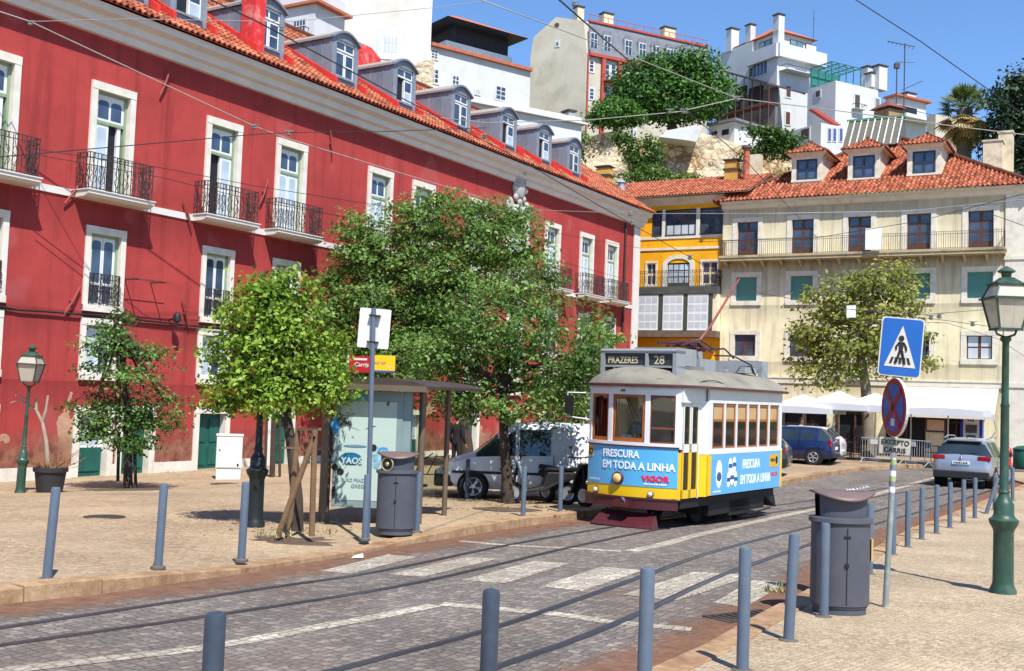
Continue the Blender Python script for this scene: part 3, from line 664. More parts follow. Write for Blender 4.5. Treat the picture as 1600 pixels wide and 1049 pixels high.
x, z = RED.px(577, 85, 2.2); mb = MB(); mb.box(-.75, .75, 0, 1.1, z - 1.6, z); mb.prism([(-.75, 0, z), (.75, 0, z), (.5, .3, z + .45), (-.5, .3, z + .45)], (0, .5, 0)); mb.build('chimney', m_redch, rf, (x, 2.2, 0))
# ---------------------------------------------------------------- pale building across the street
def proj(P):
    v = Vector(P) - Vector((0, 0, CZ)); u, w, d = v.dot(rt_), v.dot(up_), v.dot(fw_)
    return 800 + F * u / d, 524.5 - F * w / d
q_ = D(1350, 712, 56); PAL = Frame(q_.x, 56, q_.z, -.5208, .875)
m_pale = plaster('pale_plaster', (230, 219, 182), (128, 118, 100), None, 1., .6, None, ((11.6, 2.6, .75), (15.0, 2.6, .6), (8.9, 1.4, .4), (5.4, 1.4, .4), (4.1, .8, .4)))
m_yel = plaster('yellow_plaster', (240, 170, 30), (180, 120, 34), None, 1., .25)
m_band = mat('pale_trim', (214, 208, 192), .8, .08, 2, dirt=(160, 150, 130), dscale=1.6, damt=.5)
m_brown = mat('brown_joinery', (86, 56, 44), .55, .2, 4); m_teal = None
k = N('green_roller_shutter'); w_ = k.n('TexWave'); w_.wave_type = 'BANDS'; w_.bands_direction = 'Z'; w_.inputs['Scale'].default_value = 5; k.l(k.co(), w_.inputs[0])
k.set(k.ramp(w_.outputs['Fac'], [(.1, lin((48, 96, 90))), (.5, lin((92, 156, 144)))]), .5); k.bump(w_.outputs['Fac'], .5, .03); m_teal = k.m
m_olive = mat('dark_olive_joinery', (66, 72, 62), .55, .2, 4); m_grayp = glassy('blinds_behind_glass', (186, 192, 198), .1, .12)
PMB = [m_pane, m_grayp, m_dark, m_teal]
def grid(nx, nz, m=0, gx=.035, gz_=.03, x0=0, x1=1, z0=0, z1=1): return [(x0 + (x1 - x0) * (i + 0) / nx + gx, z0 + (z1 - z0) * j / nz + gz_, x0 + (x1 - x0) * (i + 1) / nx - gx, z0 + (z1 - z0) * (j + 1) / nz - gz_, m) for i in range(nx) for j in range(nz)]
FULL = [(0, 0, 1, 1)]
S_p3 = dict(id='p3', jamb=.3, lintel=.26, sill=0, smat=m_band, fmat=[m_brown], pmat=PMB, boards=FULL, proud=.04, depth=.3, panes=grid(2, 3, 0, .07, .03, 0, 1, .2, 1))
S_p2 = dict(id='p2', jamb=.3, lintel=.3, sill=.26, smat=m_band, fmat=[m_brown], pmat=PMB, boards=FULL, proud=.04, depth=.26, panes=[(0, .0, 1, 1, 3)])
S_p1 = dict(id='p1', jamb=.3, lintel=.28, sill=.28, smat=m_band, fmat=[m_brown], pmat=PMB, boards=FULL, proud=.04, depth=.24, panes=grid(2, 2, 0, .06, .035))
S_p1c = dict(S_p1, id='p1c', panes=grid(2, 2, 1, .06, .035))
pale = thing('pale_building', 'weathered cream three storey building with orange tiled hip roof and white awnings', 'building', PAL.o, PAL.th, None, .875)
PX = [-8.0, -4.55, -1.18, 2.18, 5.5]; PW = 1.34; hs = []
for x in PX: hs += [(x - .28, x + PW + .28, 11.95, 14.38), (x - .28, x + PW + .28, 8.95, 10.95), (x - .28, x + PW + .28, 5.5, 7.32)]
shops = [(-8.6, -5.4, 0, 3.0), (-4.9, -2.2, 0, 2.9), (-1.7, .5, 0, 2.9), (1.2, 3.4, 0, 2.9), (4.4, 5.6, 0, 2.6)]
mb = MB(); wall_holes(mb, -8.95, 12, 0, 15.5, hs + shops); mb.box(-8.95, -8.93, 0, 17, 0, 15.5); mb.box(11.98, 12, 0, 17, 0, 15.5); mb.box(-8.95, 12, 16.9, 17, 0, 15.5); mb.build('wall', m_pale, pale)
for a, b, c, d in shops:
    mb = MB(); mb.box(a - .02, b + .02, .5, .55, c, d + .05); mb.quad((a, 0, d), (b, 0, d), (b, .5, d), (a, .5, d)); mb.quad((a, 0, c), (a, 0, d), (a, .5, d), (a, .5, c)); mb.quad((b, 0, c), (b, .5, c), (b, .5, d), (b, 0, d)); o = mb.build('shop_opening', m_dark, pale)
    mb = MB(); mb.box(a, a + .1, .25, .33, c, d); mb.box(b - .1, b, .25, .33, c, d); mb.box((a + b) / 2 - .05, (a + b) / 2 + .05, .26, .34, c, d); mb.box(a, b, .27, .32, d - .5, d - .4); mb.build('shop_frame', m_brown, o)
for i, x in enumerate(PX):
    window(pale, x - .3, 11.93, PW + .6, 2.48, S_p3); window(pale, x - .3, 8.92, PW + .6, 2.05, S_p2); window(pale, x - .3, 5.47, PW + .6, 1.88, S_p1c if i == 4 else S_p1)
mb = MB(); mb.box(-8.8, 7.5, -.95, 0, 11.6, 11.78); mb.box(-8.85, 7.55, -1.0, 0, 11.78, 11.92)
for x in [-8.6 + 1.16 * i for i in range(14)]: mb.prism([(x, 0, 11.6), (x, -.8, 11.6), (x, 0, 11.2)], (.14, 0, 0))
b_ = mb.build('balcony', mat('dirty_stone', (176, 160, 126), .85, .25, 3, dirt=(92, 80, 66), dscale=1.5, damt=.8), pale)
put('railing', railing(16.2, .9, .98, False), b_, (-8.75, 0, 11.92))
mb = MB(); mb.box(-8.95, 7.45, -.06, .02, 4.12, 4.42); mb.box(-8.95, 7.45, -.1, .02, 4.42, 4.5); mb.box(7.45, 12.05, -.08, .02, 0, 15.4); mb.box(7.4, 12.1, -.14, .02, 4.2, 4.45); mb.box(7.4, 12.1, -.14, .02, 11.3, 11.5); mb.build('string_course', m_band, pale)
mb = MB(); mb.prism([(-9, 0, 14.95), (-9, -.12, 15.0), (-9, -.22, 15.22), (-9, -.5, 15.3), (-9, -.52, 15.42), (-9, 0, 15.44)], (21.2, 0, 0)); mb.build('cornice', m_band, pale)
# hip roof with corrugated clay tiles
SLP = .6; s2, c2 = math.sin(math.atan(SLP)), math.cos(math.atan(SLP)); EH = 18.3; HV = 9.0
mb = MB(); tiles(mb, (-9.35, -.62, 15.44), (1, 0, 0), (0, c2, s2), (0, -s2, c2), lambda f: (f * HV, 18.3 - f * HV), HV / c2, .26, .42, .055, 9)
tiles(mb, (-9.35, 17.4, 15.44), (0, -1, 0), (c2, 0, s2), (-s2, 0, c2), lambda f: (f * HV, 18 - f * HV), HV / c2, .26, .42, .055, 10)
tiles(mb, (8.95, -.62, 15.44), (0, 1, 0), (-c2, 0, s2), (s2, 0, c2), lambda f: (f * HV, 18 - f * HV), HV / c2, .26, .42, .055, 11)
rp = mb.build('roof', m_tile, pale)
mb = MB(); ap = (-.2, 8.38, 15.44 + HV * SLP)
for c in ((-9.35, -.62, 15.4), (8.95, -.62, 15.4)): mb.tube([tuple(Vector(c).lerp(Vector(ap), t / 24) + Vector((0, 0, .05 + .025 * (t % 2)))) for t in range(25)], .15, 8)
mb.box(-9.3, 8.9, -.5, 17.3, 15.3, 15.36); mb.box(8.9, 12.3, -.5, 17.3, 15.3, 15.5); mb.build('ridge', m_tile, rp)
m_drm = mat('dormer_plaster', (212, 204, 184), .85, .12, 3, dirt=(140, 128, 108), dscale=2, damt=.5); m_navy = mat('dark_blue_joinery', (48, 58, 74), .5, .2)
for px, py0, py1 in ((1261, 249, 281), (1350, 243, 278), (1444, 236, 271)):
    yi = 1.3; xc, z1 = PAL.px(px, py0, yi); _, z0 = PAL.px(px, py1, yi); w = 1.3; h = z1 - z0; zf = 15.44 + SLP * (yi + .62)
    mb = MB(); wall_holes(mb, -.95, .95, zf - .2, z1 + .35, [(-w / 2, w / 2, z0, z1)], yi)
    zt = z1 + .35; dp = (zt - zf) / SLP
    for s in (-.95, .95): mb.add([(s, yi, zf - .2), (s, yi, zt), (s, yi + dp, zt), (s, yi + .2, zf - .2)], [(0, 1, 2, 3)])
    mb.box(-.98, .98, yi - .05, yi, z0 - .12, z0); mb.prism([(-1.25, yi - .3, zt), (-.97, yi - .02, zt - .22), (.97, yi - .02, zt - .22), (1.25, yi - .3, zt)], (0, .03, 0)); mb.box(-1.22, 1.22, yi - .3, yi + dp, zt, zt + .05)
    dmo = mb.build('dormer', m_drm, pale, (xc, 0, 0))
    mb = MB(); mb.box(-w / 2, w / 2, yi + .08, yi + .1, z0, z1); mb.cur = 1
    for a in (-w / 2, -.05, w / 2 - .1): mb.box(a, a + .1, yi + .02, yi + .07, z0, z1)
    for z in (z0, (z0 + z1) / 2 - .03, z1 - .08): mb.box(-w / 2, w / 2, yi + .025, yi + .065, z, z + .08)
    mb.build('window', [m_pane, m_navy], dmo)
    mb = MB(); zt += .05; hp = 1.35
    tiles(mb, (-1.35, yi - .42, zt), (1, 0, 0), (0, c2, s2), (0, -s2, c2), lambda f: (f * hp, 2.7 - f * hp), hp / c2, .24, .38, .05, int(px))
    tiles(mb, (-1.35, yi + dp + 2.2, zt), (0, -1, 0), (c2, 0, s2), (-s2, 0, c2), lambda f: (0, dp + 2.6 - f * hp), hp / c2, .24, .38, .05, int(px) + 1)
    tiles(mb, (1.35, yi - .42, zt), (0, 1, 0), (-c2, 0, s2), (s2, 0, c2), lambda f: (f * hp, dp + 2.6), hp / c2, .24, .38, .05, int(px) + 2)
    mb.tube([(0, yi - .42 + hp, zt + hp * SLP + .05), (0, yi + dp + 2, zt + hp * SLP + .05)], .12, 6); mb.build('dormer_roof', m_tile, dmo)
# greenhouse-like skylight on the ridge, chimneys
m_skyl = mat('skylight_glass', (96, 94, 84), .45, .15, 3); m_zinc = mat('zinc', (176, 180, 178), .45, .1, metal=.4)
mb = MB(); a0 = PAL.px(1318, 222, 6.6); b0 = PAL.px(1404, 215, 6.6); zz = max(a0[1], 18.6)
mb.prism([(a0[0], 6.2, zz - .5), (a0[0], 8.0, zz + 1.7), (a0[0], 8.8, zz + 1.5), (a0[0], 10, zz - .9)], (b0[0] - a0[0], 0, 0)); sk = mb.build('skylight', m_skyl, pale)
mb = MB()
for i in range(9): x = a0[0] + (b0[0] - a0[0]) * i / 8; mb.tube([(x, 6.17, zz - .46), (x, 7.96, zz + 1.73)], .045, 4)
mb.build('glazing_bars', m_band, sk); mb = MB(); mb.box(a0[0] - .1, b0[0] + .1, 7.9, 8.8, zz + 1.66, zz + 1.8); mb.build('ridge_cap', mat('green_metal', (70, 128, 104), .5), sk)
m_chim = mat('chimney_render', (206, 194, 166), .9, .15, 2, dirt=(140, 124, 96), dscale=1.2, damt=.7)
for (pa, pb, pt, pbm, yi) in ((1560, 1582, 208, 292, 6.5), (1536, 1566, 222, 290, 5.5)):
    xa, zt = PAL.px(pa, pt, yi); xb, _ = PAL.px(pb, pt, yi); mb = MB(); mb.box(xa, xb, yi, yi + 1, 14.8, zt); mb.box(xa - .06, xb + .06, yi - .06, yi + 1.06, zt, zt + .1); mb.build('chimney', m_chim, pale)
# awnings over the cafe
m_awn = mat('white_awning', (198, 194, 182), .8, .05, 2, dirt=(196, 186, 168), dscale=1.5, damt=.35)
def awning(lab, x0, x1, zt, zb, p, vh=.32):
    t = thing('awning', lab, 'awning', PAL.w(0, 0, 0), PAL.th, 'awnings of the cafe', .875)
    mb = MB(); mb.prism([(x0, -.05, zt), (x0, -p, zb), (x0, -p, zb - .02), (x0, -.05, zt - .03)], (x1 - x0, 0, 0)); mb.box(x0, x1, -p - .015, -p + .0, zb - vh, zb - .01); mb.build('canopy', m_awn, t)
    mb = MB(); mb.tube([(x0, -p + .05, zb - .02), (x1, -p + .05, zb - .02)], .035, 6); 
    for x in (x0 + .1, x1 - .1): mb.tube([(x, -.05, zb - .9), (x, -p + .06, zb - .03)], .025, 5)
    mb.build('awning_arm', m_zinc, t)
awning('wide white cafe awning at the right end of the pale building', 1.9, 7.2, 4.1, 2.7, 1.9)
awning('short white awning at the left of the cafe, behind the tram', -8.4, -5.2, 4.1, 2.75, 1.6)
# ---------------------------------------------------------------- yellow building
YEL = Frame(*PAL.w(0, .35, 0), PAL.th, .875)
yel = thing('yellow_building', 'narrow ochre yellow house with arched balcony door and glazed white bay', 'building', YEL.o, YEL.th, None, .875)
hs = [(-13.92, -13.2, 13.55, 15.25), (-12.98, -10.85, 13.55, 15.25), (-10.6, -9.07, 13.55, 15.25), (-12.76, -11.2, 10.1, 11.75), (-14.25, -13.5, 10.3, 11.82), (-10.42, -9.3, 10.3, 11.82)]
mb = MB(); wall_holes(mb, -16.2, -8.9, 0, 16.1, hs); mb.box(-16.2, -16.18, 0, 8, 0, 16.1); mb.build('wall', m_yel, yel)
S_y = dict(id='y1', jamb=.05, lintel=.05, sill=.05, smat=m_olive, fmat=[m_olive], pmat=PMB, boards=FULL, proud=.02, depth=.2, panes=grid(3, 3, 0, .03, .025)); S_y2 = dict(S_y, id='y2', panes=grid(4, 1, 1, .02, .02, 0, 1, 0, .42) + grid(4, 2, 0, .02, .02, 0, 1, .42, 1))
window(yel, -13.9, 13.55, .7, 1.7, S_y); window(yel, -12.98, 13.55, 2.13, 1.7, S_y2); window(yel, -10.6, 13.55, 1.53, 1.7, S_y)
S_y3 = dict(id='y3', jamb=.12, lintel=.14, sill=.12, smat=m_band, fmat=[mat('cream_joinery', (226, 206, 160), .6)], pmat=PMB, boards=FULL, proud=.05, depth=.2, panes=grid(2, 2, 0, .07, .05))
window(yel, -14.3, 10.2, .85, 1.7, S_y3); window(yel, -10.5, 10.2, 1.28, 1.7, S_y3)
mb = MB(); mb.box(-13.08, -12.76, -.06, .2, 10.1, 11.6); mb.box(-11.2, -10.88, -.06, .2, 10.1, 11.6)
A = [(-11.98 + 1.1 * math.cos(t * math.pi / 10), 0, 11.6 + .68 * math.sin(t * math.pi / 10)) for t in range(11)]; Bp = [(-11.98 + .78 * math.cos(t * math.pi / 10), 0, 11.6 + .42 * math.sin(t * math.pi / 10)) for t in range(11)]
for i in range(10): mb.prism([(A[i][0], -.06, A[i][2]), (A[i + 1][0], -.06, A[i + 1][2]), (Bp[i + 1][0], -.06, Bp[i + 1][2]), (Bp[i][0], -.06, Bp[i][2])], (0, .26, 0))
dr_ = mb.build('balcony_door', m_band, yel); mb = MB(); mb.prism([(-12.78, .06, 10.1), (-11.18, .06, 10.1)] + [(p[0], .06, p[2]) for p in Bp], (0, .05, 0)); mb.build('door_leaf', m_olive, dr_)
mb = MB()
for c in range(4):
    for r in range(3): x = -12.68 + c * .37; mb.box(x, x + .3, .04, .055, 10.45 + r * .42, 10.8 + r * .42)
mb.build('pane', m_curt, dr_)
mb = MB(); mb.box(-16.2, -8.92, -.05, .02, 13.33, 13.5); mb.box(-16.2, -8.92, -.06, .02, 12.6, 12.75); mb.box(-13.2, -12.98, -.04, .02, 13.5, 15.3); mb.box(-10.85, -10.6, -.04, .02, 13.5, 15.3); mb.prism([(-16.2, 0, 15.55), (-16.2, -.2, 15.75), (-16.2, -.45, 16.0), (-16.2, 0, 16.05)], (7.3, 0, 0)); mb.build('cornice', m_band, yel)
mb = MB(); mb.box(-15.1, -8.95, -1.15, .02, 9.62, 10.08)
bb = mb.build('balcony', mat('dark_bay_fascia', (74, 76, 70), .7, .3, 3), yel); put('railing', railing(6.05, 1.05, 1.05, True), bb, (-15.05, 0, 10.08))
mb = MB(); mb.box(-15.0, -8.97, -1.0, .02, 7.25, 9.62); mb.box(-15.2, -8.95, -1.2, 0, 6.85, 7.25, mi=1); by = mb.build('glazed_bay', [mat('bay_plaster', (226, 208, 178), .85, .08), mat('bay_ledge', (104, 86, 70), .8, .3, 4)], yel)
S_bay = dict(id='bay', jamb=.04, lintel=.04, sill=.04, smat=m_white, fmat=[m_white], pmat=PMB, boards=FULL, proud=.03, depth=.07, panes=grid(3, 2, 1, .02, .03, 0, 1, .5, 1) + grid(3, 2, 1, .02, .03, 0, 1, 0, .48))
for x in (-14.25, -12.55, -10.88):
    wv = window(by, x, 7.3, 1.36, 2.25, S_bay, -1.06)
    for ch in [c for c in bpy.data.objects if c.parent == wv]: ch.parent = by; ch.location = (x, -1.06, 7.3)
for x in (-14.5, -12.85, -11.15, -9.5): MB().box(x, x + .24, -1.08, -.98, 7.27, 9.6).build('post', m_olive, by)
s3, c3 = math.sin(math.atan(.42)), math.cos(math.atan(.42))
mb = MB(); tiles(mb, (-17.8, -.7, 16.1), (1, 0, 0), (0, c3, s3), (0, -s3, c3), lambda f: (0, 10.6), 5.2, .22, .36, .04, 21); ry = mb.build('roof', m_tile, yel); mb = MB(); mb.quad((-17.8, -.7, 16.04), (-7.2, -.7, 16.04), (-7.2, 4.1, 18.05), (-17.8, 4.1, 18.05)); mb.quad((-7.2, 4.05, 18.1), (-17.8, 4.05, 18.1), (-17.8, 8, 16), (-7.2, 8, 16)); mb.build('roof_deck', m_chim, ry)
m_ych = mat('yellow_chimney', (196, 152, 72), .85, .12, 3, dirt=(170, 120, 50)); m_rust = mat('rusty_flue', (176, 92, 62), .7, .4, 3, dirt=(210, 190, 170), dscale=3); m_dk = mat('dark_cap', (74, 66, 62), .7)
for px, pt, pb, w in ((945, 265, 300, 1.0), (1145, 255, 285, .9)):
    xc, zt = YEL.px(px, pt, 3.2); mb = MB(); mb.box(xc - w / 2, xc + w / 2, 2.8, 3.6, 16.6, zt); mb.cur = 1; mb.box(xc - w / 2 - .08, xc + w / 2 + .08, 2.72, 3.68, zt - .55, zt - .42); mb.box(xc - w / 2 - .1, xc + w / 2 + .1, 2.7, 3.7, zt + .12, zt + .2); mb.cur = 0; mb.box(xc - w / 2 + .1, xc + w / 2 - .1, 2.9, 3.5, zt, zt + .14); mb.build('chimney', [m_ych, m_dk], yel)
xc, zt = YEL.px(971, 286, .6); mb = MB(); mb.cyl(xc, .6, 15.9, zt, .26, n=12); mb.cyl(xc, .6, zt, zt + .25, .36, .05, 12); mb.build('metal_flue', m_zinc, yel)
xc, zt = YEL.px(1167, 232, 2.6); mb = MB(); mb.cyl(xc, 2.6, 16, zt, .2, n=10); mb.cyl(xc, 2.6, zt, zt + .16, .34, .3, 10, mi=1); mb.build('rusty_flue', [m_rust, m_dk], yel)
xc, zt = YEL.px(1178, 242, 4.0); mb = MB(); mb.box(xc - .3, xc + .45, 3.9, 4.6, 16, zt); mb.build('chimney', m_chim, yel)
# ---------------------------------------------------------------- rock face under the hilltop houses
k = N('rubble_wall'); v = k.n('TexVoronoi'); v.inputs['Scale'].default_value = 1.9; k.l(k.co(), v.inputs[0]); v2 = k.n('TexVoronoi'); v2.feature = 'DISTANCE_TO_EDGE'; v2.inputs['Scale'].default_value = 1.9; k.l(k.co(), v2.inputs[0])
sx = k.n('SeparateColor'); k.l(v.outputs['Color'], sx.inputs[0])
c_ = k.ramp(sx.outputs[0], [(.1, lin((168, 136, 100))), (.5, lin((206, 176, 136))), (.9, lin((230, 206, 170)))])
c_ = k.mix(k.ramp(v2.outputs['Distance'], [(.02, BW(.8)), (.12, BW(0))]), c_, lin((112, 88, 66)))
c_ = k.mix(k.ramp(k.noise(.18, 4, .6), [(.48, BW(0)), (.56, BW(.85))]), c_, k.ramp(k.noise(1.2, 5, .7), [(.3, lin((196, 180, 152))), (.7, lin((216, 202, 176)))]))
c_ = k.mix(k.ramp(k.noise(.6, 6, .75), [(.56, BW(0)), (.72, BW(.6))]), c_, lin((120, 104, 70)))
k.set(c_, .95, 0, .1); k.bump(k.math('ADD', v2.outputs['Distance'], k.noise(3, 5, .7)), .7, .25); m_rock = k.m
TP = [(880, 222), (905, 214), (935, 206), (960, 204), (985, 212), (1010, 222), (1030, 214), (1055, 216), (1085, 224), (1098, 204), (1115, 212), (1150, 224), (1180, 230), (1215, 236), (1240, 244), (1290, 250)]
def topz(px):
    for (a, ya), (b, yb) in zip(TP[:-1], TP[1:]):
        if a <= px <= b: return ya + (yb - ya) * (px - a) / (b - a)
mb = MB(); nx, nz = 110, 40; R = random.Random(5)
from mathutils import noise as mn
for j in range(nz + 1):
    for i in range(nx + 1):
        px = 880 + 410 * i / nx; P = D(px, topz(px), 94); z = 9 + (P.z - 9) * j / nz
        n_ = mn.noise(Vector((P.x * .25, 0, z * .25))) * 1.3 + mn.noise(Vector((P.x * .8, 3, z * .8))) * .5 + mn.noise(Vector((P.x * 2.2, 7, z * 2.2))) * .22
        mb.v.append((P.x, 92.0 + 2.6 * j / nz - n_, z))
mb.f = [(j * (nx + 1) + i, j * (nx + 1) + i + 1, (j + 1) * (nx + 1) + i + 1, (j + 1) * (nx + 1) + i) for j in range(nz) for i in range(nx)]
b0 = len(mb.v)
for i in range(nx + 1): p = mb.v[nz * (nx + 1) + i]; mb.v.append((p[0], p[1] + 8, p[2] + .3))
mb.f += [(nz * (nx + 1) + i, nz * (nx + 1) + i + 1, b0 + i + 1, b0 + i) for i in range(nx)]
n_ = len(mb.f); mb.mi = [0] * n_; mb.sm = [True] * n_; mb.r = [0] * n_
rw = mb.build('retaining_wall', m_rock); tag(rw, 'weathered beige rubble stone wall below the hilltop houses', 'stone wall')
# ---------------------------------------------------------------- hilltop houses
m_wh = mat('whitewash', (198, 199, 200), .85, .05, .6, bump=.1, bscale=6, dirt=(176, 172, 162), dscale=.5, damt=.6)
m_cream = mat('cream_render', (188, 181, 162), .9, .1, .5, dirt=(150, 134, 106), dscale=.35, damt=.55)
m_grayr = mat('grey_slate', (112, 116, 124), .7, .2, 2); m_brick = mat('red_brick_trim', (170, 74, 62), .8, .15)
m_otile = mat('orange_roof_tiles', (172, 98, 72), .85, .25, 5, bump=.5, bscale=12)
class House:
    """a block whose near corner shows at one pixel; faces run right-back and left-back from it"""
    def __init__(s, name, label, corner, Z, right, left, ang, zb, m, cat='house', top=None, skew=0.):
        s.c = D(corner[0], corner[1], Z); s.zt = s.c.z; a = math.radians(ang); s.dr = Vector((math.sin(a), math.cos(a), 0)); al = a + math.radians(skew); s.dl = Vector((-math.cos(al), math.sin(al), 0)); s.sk = al - a
        def solve(d, px):
            lo, hi = 0., 60.
            for _ in range(40):
                mid = (lo + hi) / 2; X = proj(s.c + d * mid)[0]
                if (X < px) == (d is s.dr): lo = mid
                else: hi = mid
            return lo
        s.Lr = solve(s.dr, right) if right else 0; s.Ll = solve(s.dl, left) if left else 8.
        s.th = math.atan2(s.dr.y, s.dr.x); s.zb = zb
        s.t = thing(name, label, cat, (s.c.x, s.c.y, zb), s.th)
        s.FR = Frame(s.c.x, s.c.y, zb, s.th); q = s.c + s.dl * s.Ll; s.FL = Frame(q.x, q.y, zb, math.atan2(-s.dl.y, -s.dl.x)); s.H = s.zt - zb
        s.ll = Vector((s.dl.dot(s.dr), s.dl.dot(Vector((-s.dr.y, s.dr.x, 0))), 0)) * s.Ll; mb = MB(); mb.prism([(0, 0, 0), (s.Lr, 0, 0), (s.Lr + s.ll.x, s.ll.y, 0), tuple(s.ll)], (0, 0, s.H)); s.wall = mb.build('wall', m, s.t)
    def face(s, left): return s.FL if left else s.FR
    def rect(s, pa, left=0, inw=0.):
        f = s.face(left); x0, z1 = f.px(pa[0], pa[1], inw); x1, z0 = f.px(pa[2], pa[3], inw); return x0, x1, z0, z1
    def put(s, mb, name, mats, left=0, parent=None):
        o = mb.build(name, mats)
        if left:
            o.parent = parent or s.t; o.location = s.ll; o.rotation_euler = (0, 0, math.atan2(-s.ll.y, -s.ll.x))
        else: o.parent = parent or s.t
        return o
    def win(s, pa, left=0, nx=2, nz=3, fm=None, pm=None, name='window', border=.12):
        x0, x1, z0, z1 = s.rect(pa, left); mb = MB(); mb.box(x0 - border, x1 + border, -.06, .1, z0 - border, z1 + border); o = s.put(mb, name, fm or m_wh, left)
        mb = MB(); gx, gz2 = (x1 - x0) / nx, (z1 - z0) / nz
        for i in range(nx):
            for j in range(nz): mb.box(x0 + i * gx + .05, x0 + (i + 1) * gx - .05, -.075, -.06, z0 + j * gz2 + .05, z0 + (j + 1) * gz2 - .05)
        p = mb.build('pane', pm or m_pane); p.parent = o
    def slabp(s, pa, proud, mats, left=0, name='balcony'):
        x0, x1, z0, z1 = s.rect(pa, left); mb = MB(); mb.box(x0, x1, -proud, .05, z0, z1); return s.put(mb, name, mats, left)
    def rail(s, pa, proud, left=0, m=None):
        x0, x1, z0, z1 = s.rect(pa, left); mb = MB(); n = max(2, int((x1 - x0) / .35))
        mb.tube([(x0, -proud, z1), (x1, -proud, z1)], .035, 4); mb.tube([(x0, -proud, z1), (x0, 0, z1)], .035, 4); mb.tube([(x1, -proud, z1), (x1, 0, z1)], .035, 4)
        for i in range(n + 1): x = x0 + (x1 - x0) * i / n; mb.tube([(x, -proud, z0), (x, -proud, z1)], .02, 4)
        return s.put(mb, 'railing', m or m_iron2, left)
    def chim(s, pa, y, m=None, cap=True, d=.9):
        x0, x1, z0, z1 = s.rect(pa, 0, y); mb = MB(); mb.box(x0, x1, y, y + d, z0, z1)
        if cap: mb.box(x0 - .1, x1 + .1, y - .1, y + d + .1, z1 + .15, z1 + .28, mi=1); mb.box(x0 + .08, x1 - .08, y + .08, y + d - .08, z1, z1 + .16, mi=0)
        return s.put(mb, 'chimney', [m or m_wh, m_dk])
# cream building with the mansard roof: gable profile swept along the front
hA = House('mansard_building', 'tall cream building with blank gable and grey mansard roof', (917, 82), 112, 1107, 829, 63, 22, m_cream, 'building', None, -34)
f = hA.FL; bpy.data.objects.remove(hA.wall)
prof = [f.px(*p) for p in ((829, 86), (834, 58), (869, 27), (912, 33))]; L = hA.Ll
gx, gy = hA.ll.x / L, hA.ll.y / L; gp = lambda d, z: (gx * d, gy * d, z); pts = [gp(L, 0)] + [gp(L - x, z) for x, z in prof] + [(0, 0, hA.H), (0, 0, 0)]
mb = MB(); mb.prism(pts, (hA.Lr, 0, 0)); hA.wall = mb.build('wall', m_cream, hA.t)
zt = prof[-1][1]; yt = (L - prof[-1][0]) * gy; mb = MB(); mb.prism([(.3, -.25, hA.H), (.3, -.2, hA.H + .3), (.3, yt - .1, zt), (.3, yt + .6, zt + .1), (.3, yt + .6, hA.H)], (hA.Lr - .2, 0, 0)); rfm = mb.build('mansard_roof', m_grayr, hA.t)
mb = MB(); mb.box(.2, hA.Lr, -.4, .1, hA.H - .35, hA.H - .02); mb.box(.3, hA.Lr, yt - .25, yt + .1, zt, zt + .22); 
for x in range(14): mb.tube([(.5 + x * hA.Lr / 14, yt, zt + .2), (.5 + x * hA.Lr / 14, yt, zt + .85)], .03, 4)
mb.tube([(.3, yt, zt + .85), (hA.Lr, yt, zt + .85)], .04, 4); mb.build('red_cornice', m_brick, hA.t)
for i, px in enumerate((924, 945, 978, 1000, 1021, 1043, 1070)):
    x0, _ = hA.FR.px(px, 70, .4); mb = MB(); zz = hA.H + .25
    mb.prism([(x0 - .62, -.1, zz), (x0 - .62, -.1, zz + 2.0), (x0 - .35, -.1, zz + 2.45), (x0 + .35, -.1, zz + 2.45), (x0 + .62, -.1, zz + 2.0), (x0 + .62, -.1, zz)], (0, 1.6, 0)); d = mb.build('dormer', m_grayr, hA.t)
    mb = MB(); mb.box(x0 - .45, x0 + .45, -.14, -.1, zz + .1, zz + 1.95); mb.cur = 1
    for a in (-.38, .04): mb.box(x0 + a, x0 + a + .34, -.16, -.14, zz + .2, zz + 1.2); mb.box(x0 + a, x0 + a + .34, -.16, -.14, zz + 1.3, zz + 1.85)
    mb.build('window', [m_wh, m_pane], d)
for pa in ((921, 95, 927, 113), (921, 138, 927, 156), (945, 100, 951, 127), (945, 140, 951, 160), (955, 100, 961, 127), (968, 90, 975, 110)): hA.win(pa, 0, 1, 3)
for px in (941, 966): x0, _ = hA.FR.px(px, 120); mb = MB(); mb.box(x0 - .22, x0 + .22, -.35, -.05, 0, hA.H - .3); mb.build('red_pilaster', m_brick, hA.t)
hA.slabp((940, 128, 966, 133), 1.2, m_brick); hA.rail((940, 118, 966, 129), 1.15); mb = MB(); mb.tube([(.15, -.1, 0), (.15, -.1, hA.H)], .1, 6); mb.build('drainpipe', m_brick, hA.t)
for pa, y in (((903, 12, 912, 40), 3), ((944, 22, 958, 46), 3), ((1039, 44, 1055, 70), 3)): hA.chim(pa, y, m_chim)
x0, z0 = f.px(870, 40); mb = MB(); mb.lathe([(0, -.02), (.28, -.02), (.28, .03), (0, .03)], 14); o = mb.build('round_vent', m_dk, hA.t, None); o.rotation_euler = (math.pi / 2, 0, math.atan2(-gy, -gx)); o.location = gp(L - x0, z0)
hA.win((869, 66, 873, 72), 1, 1, 1)
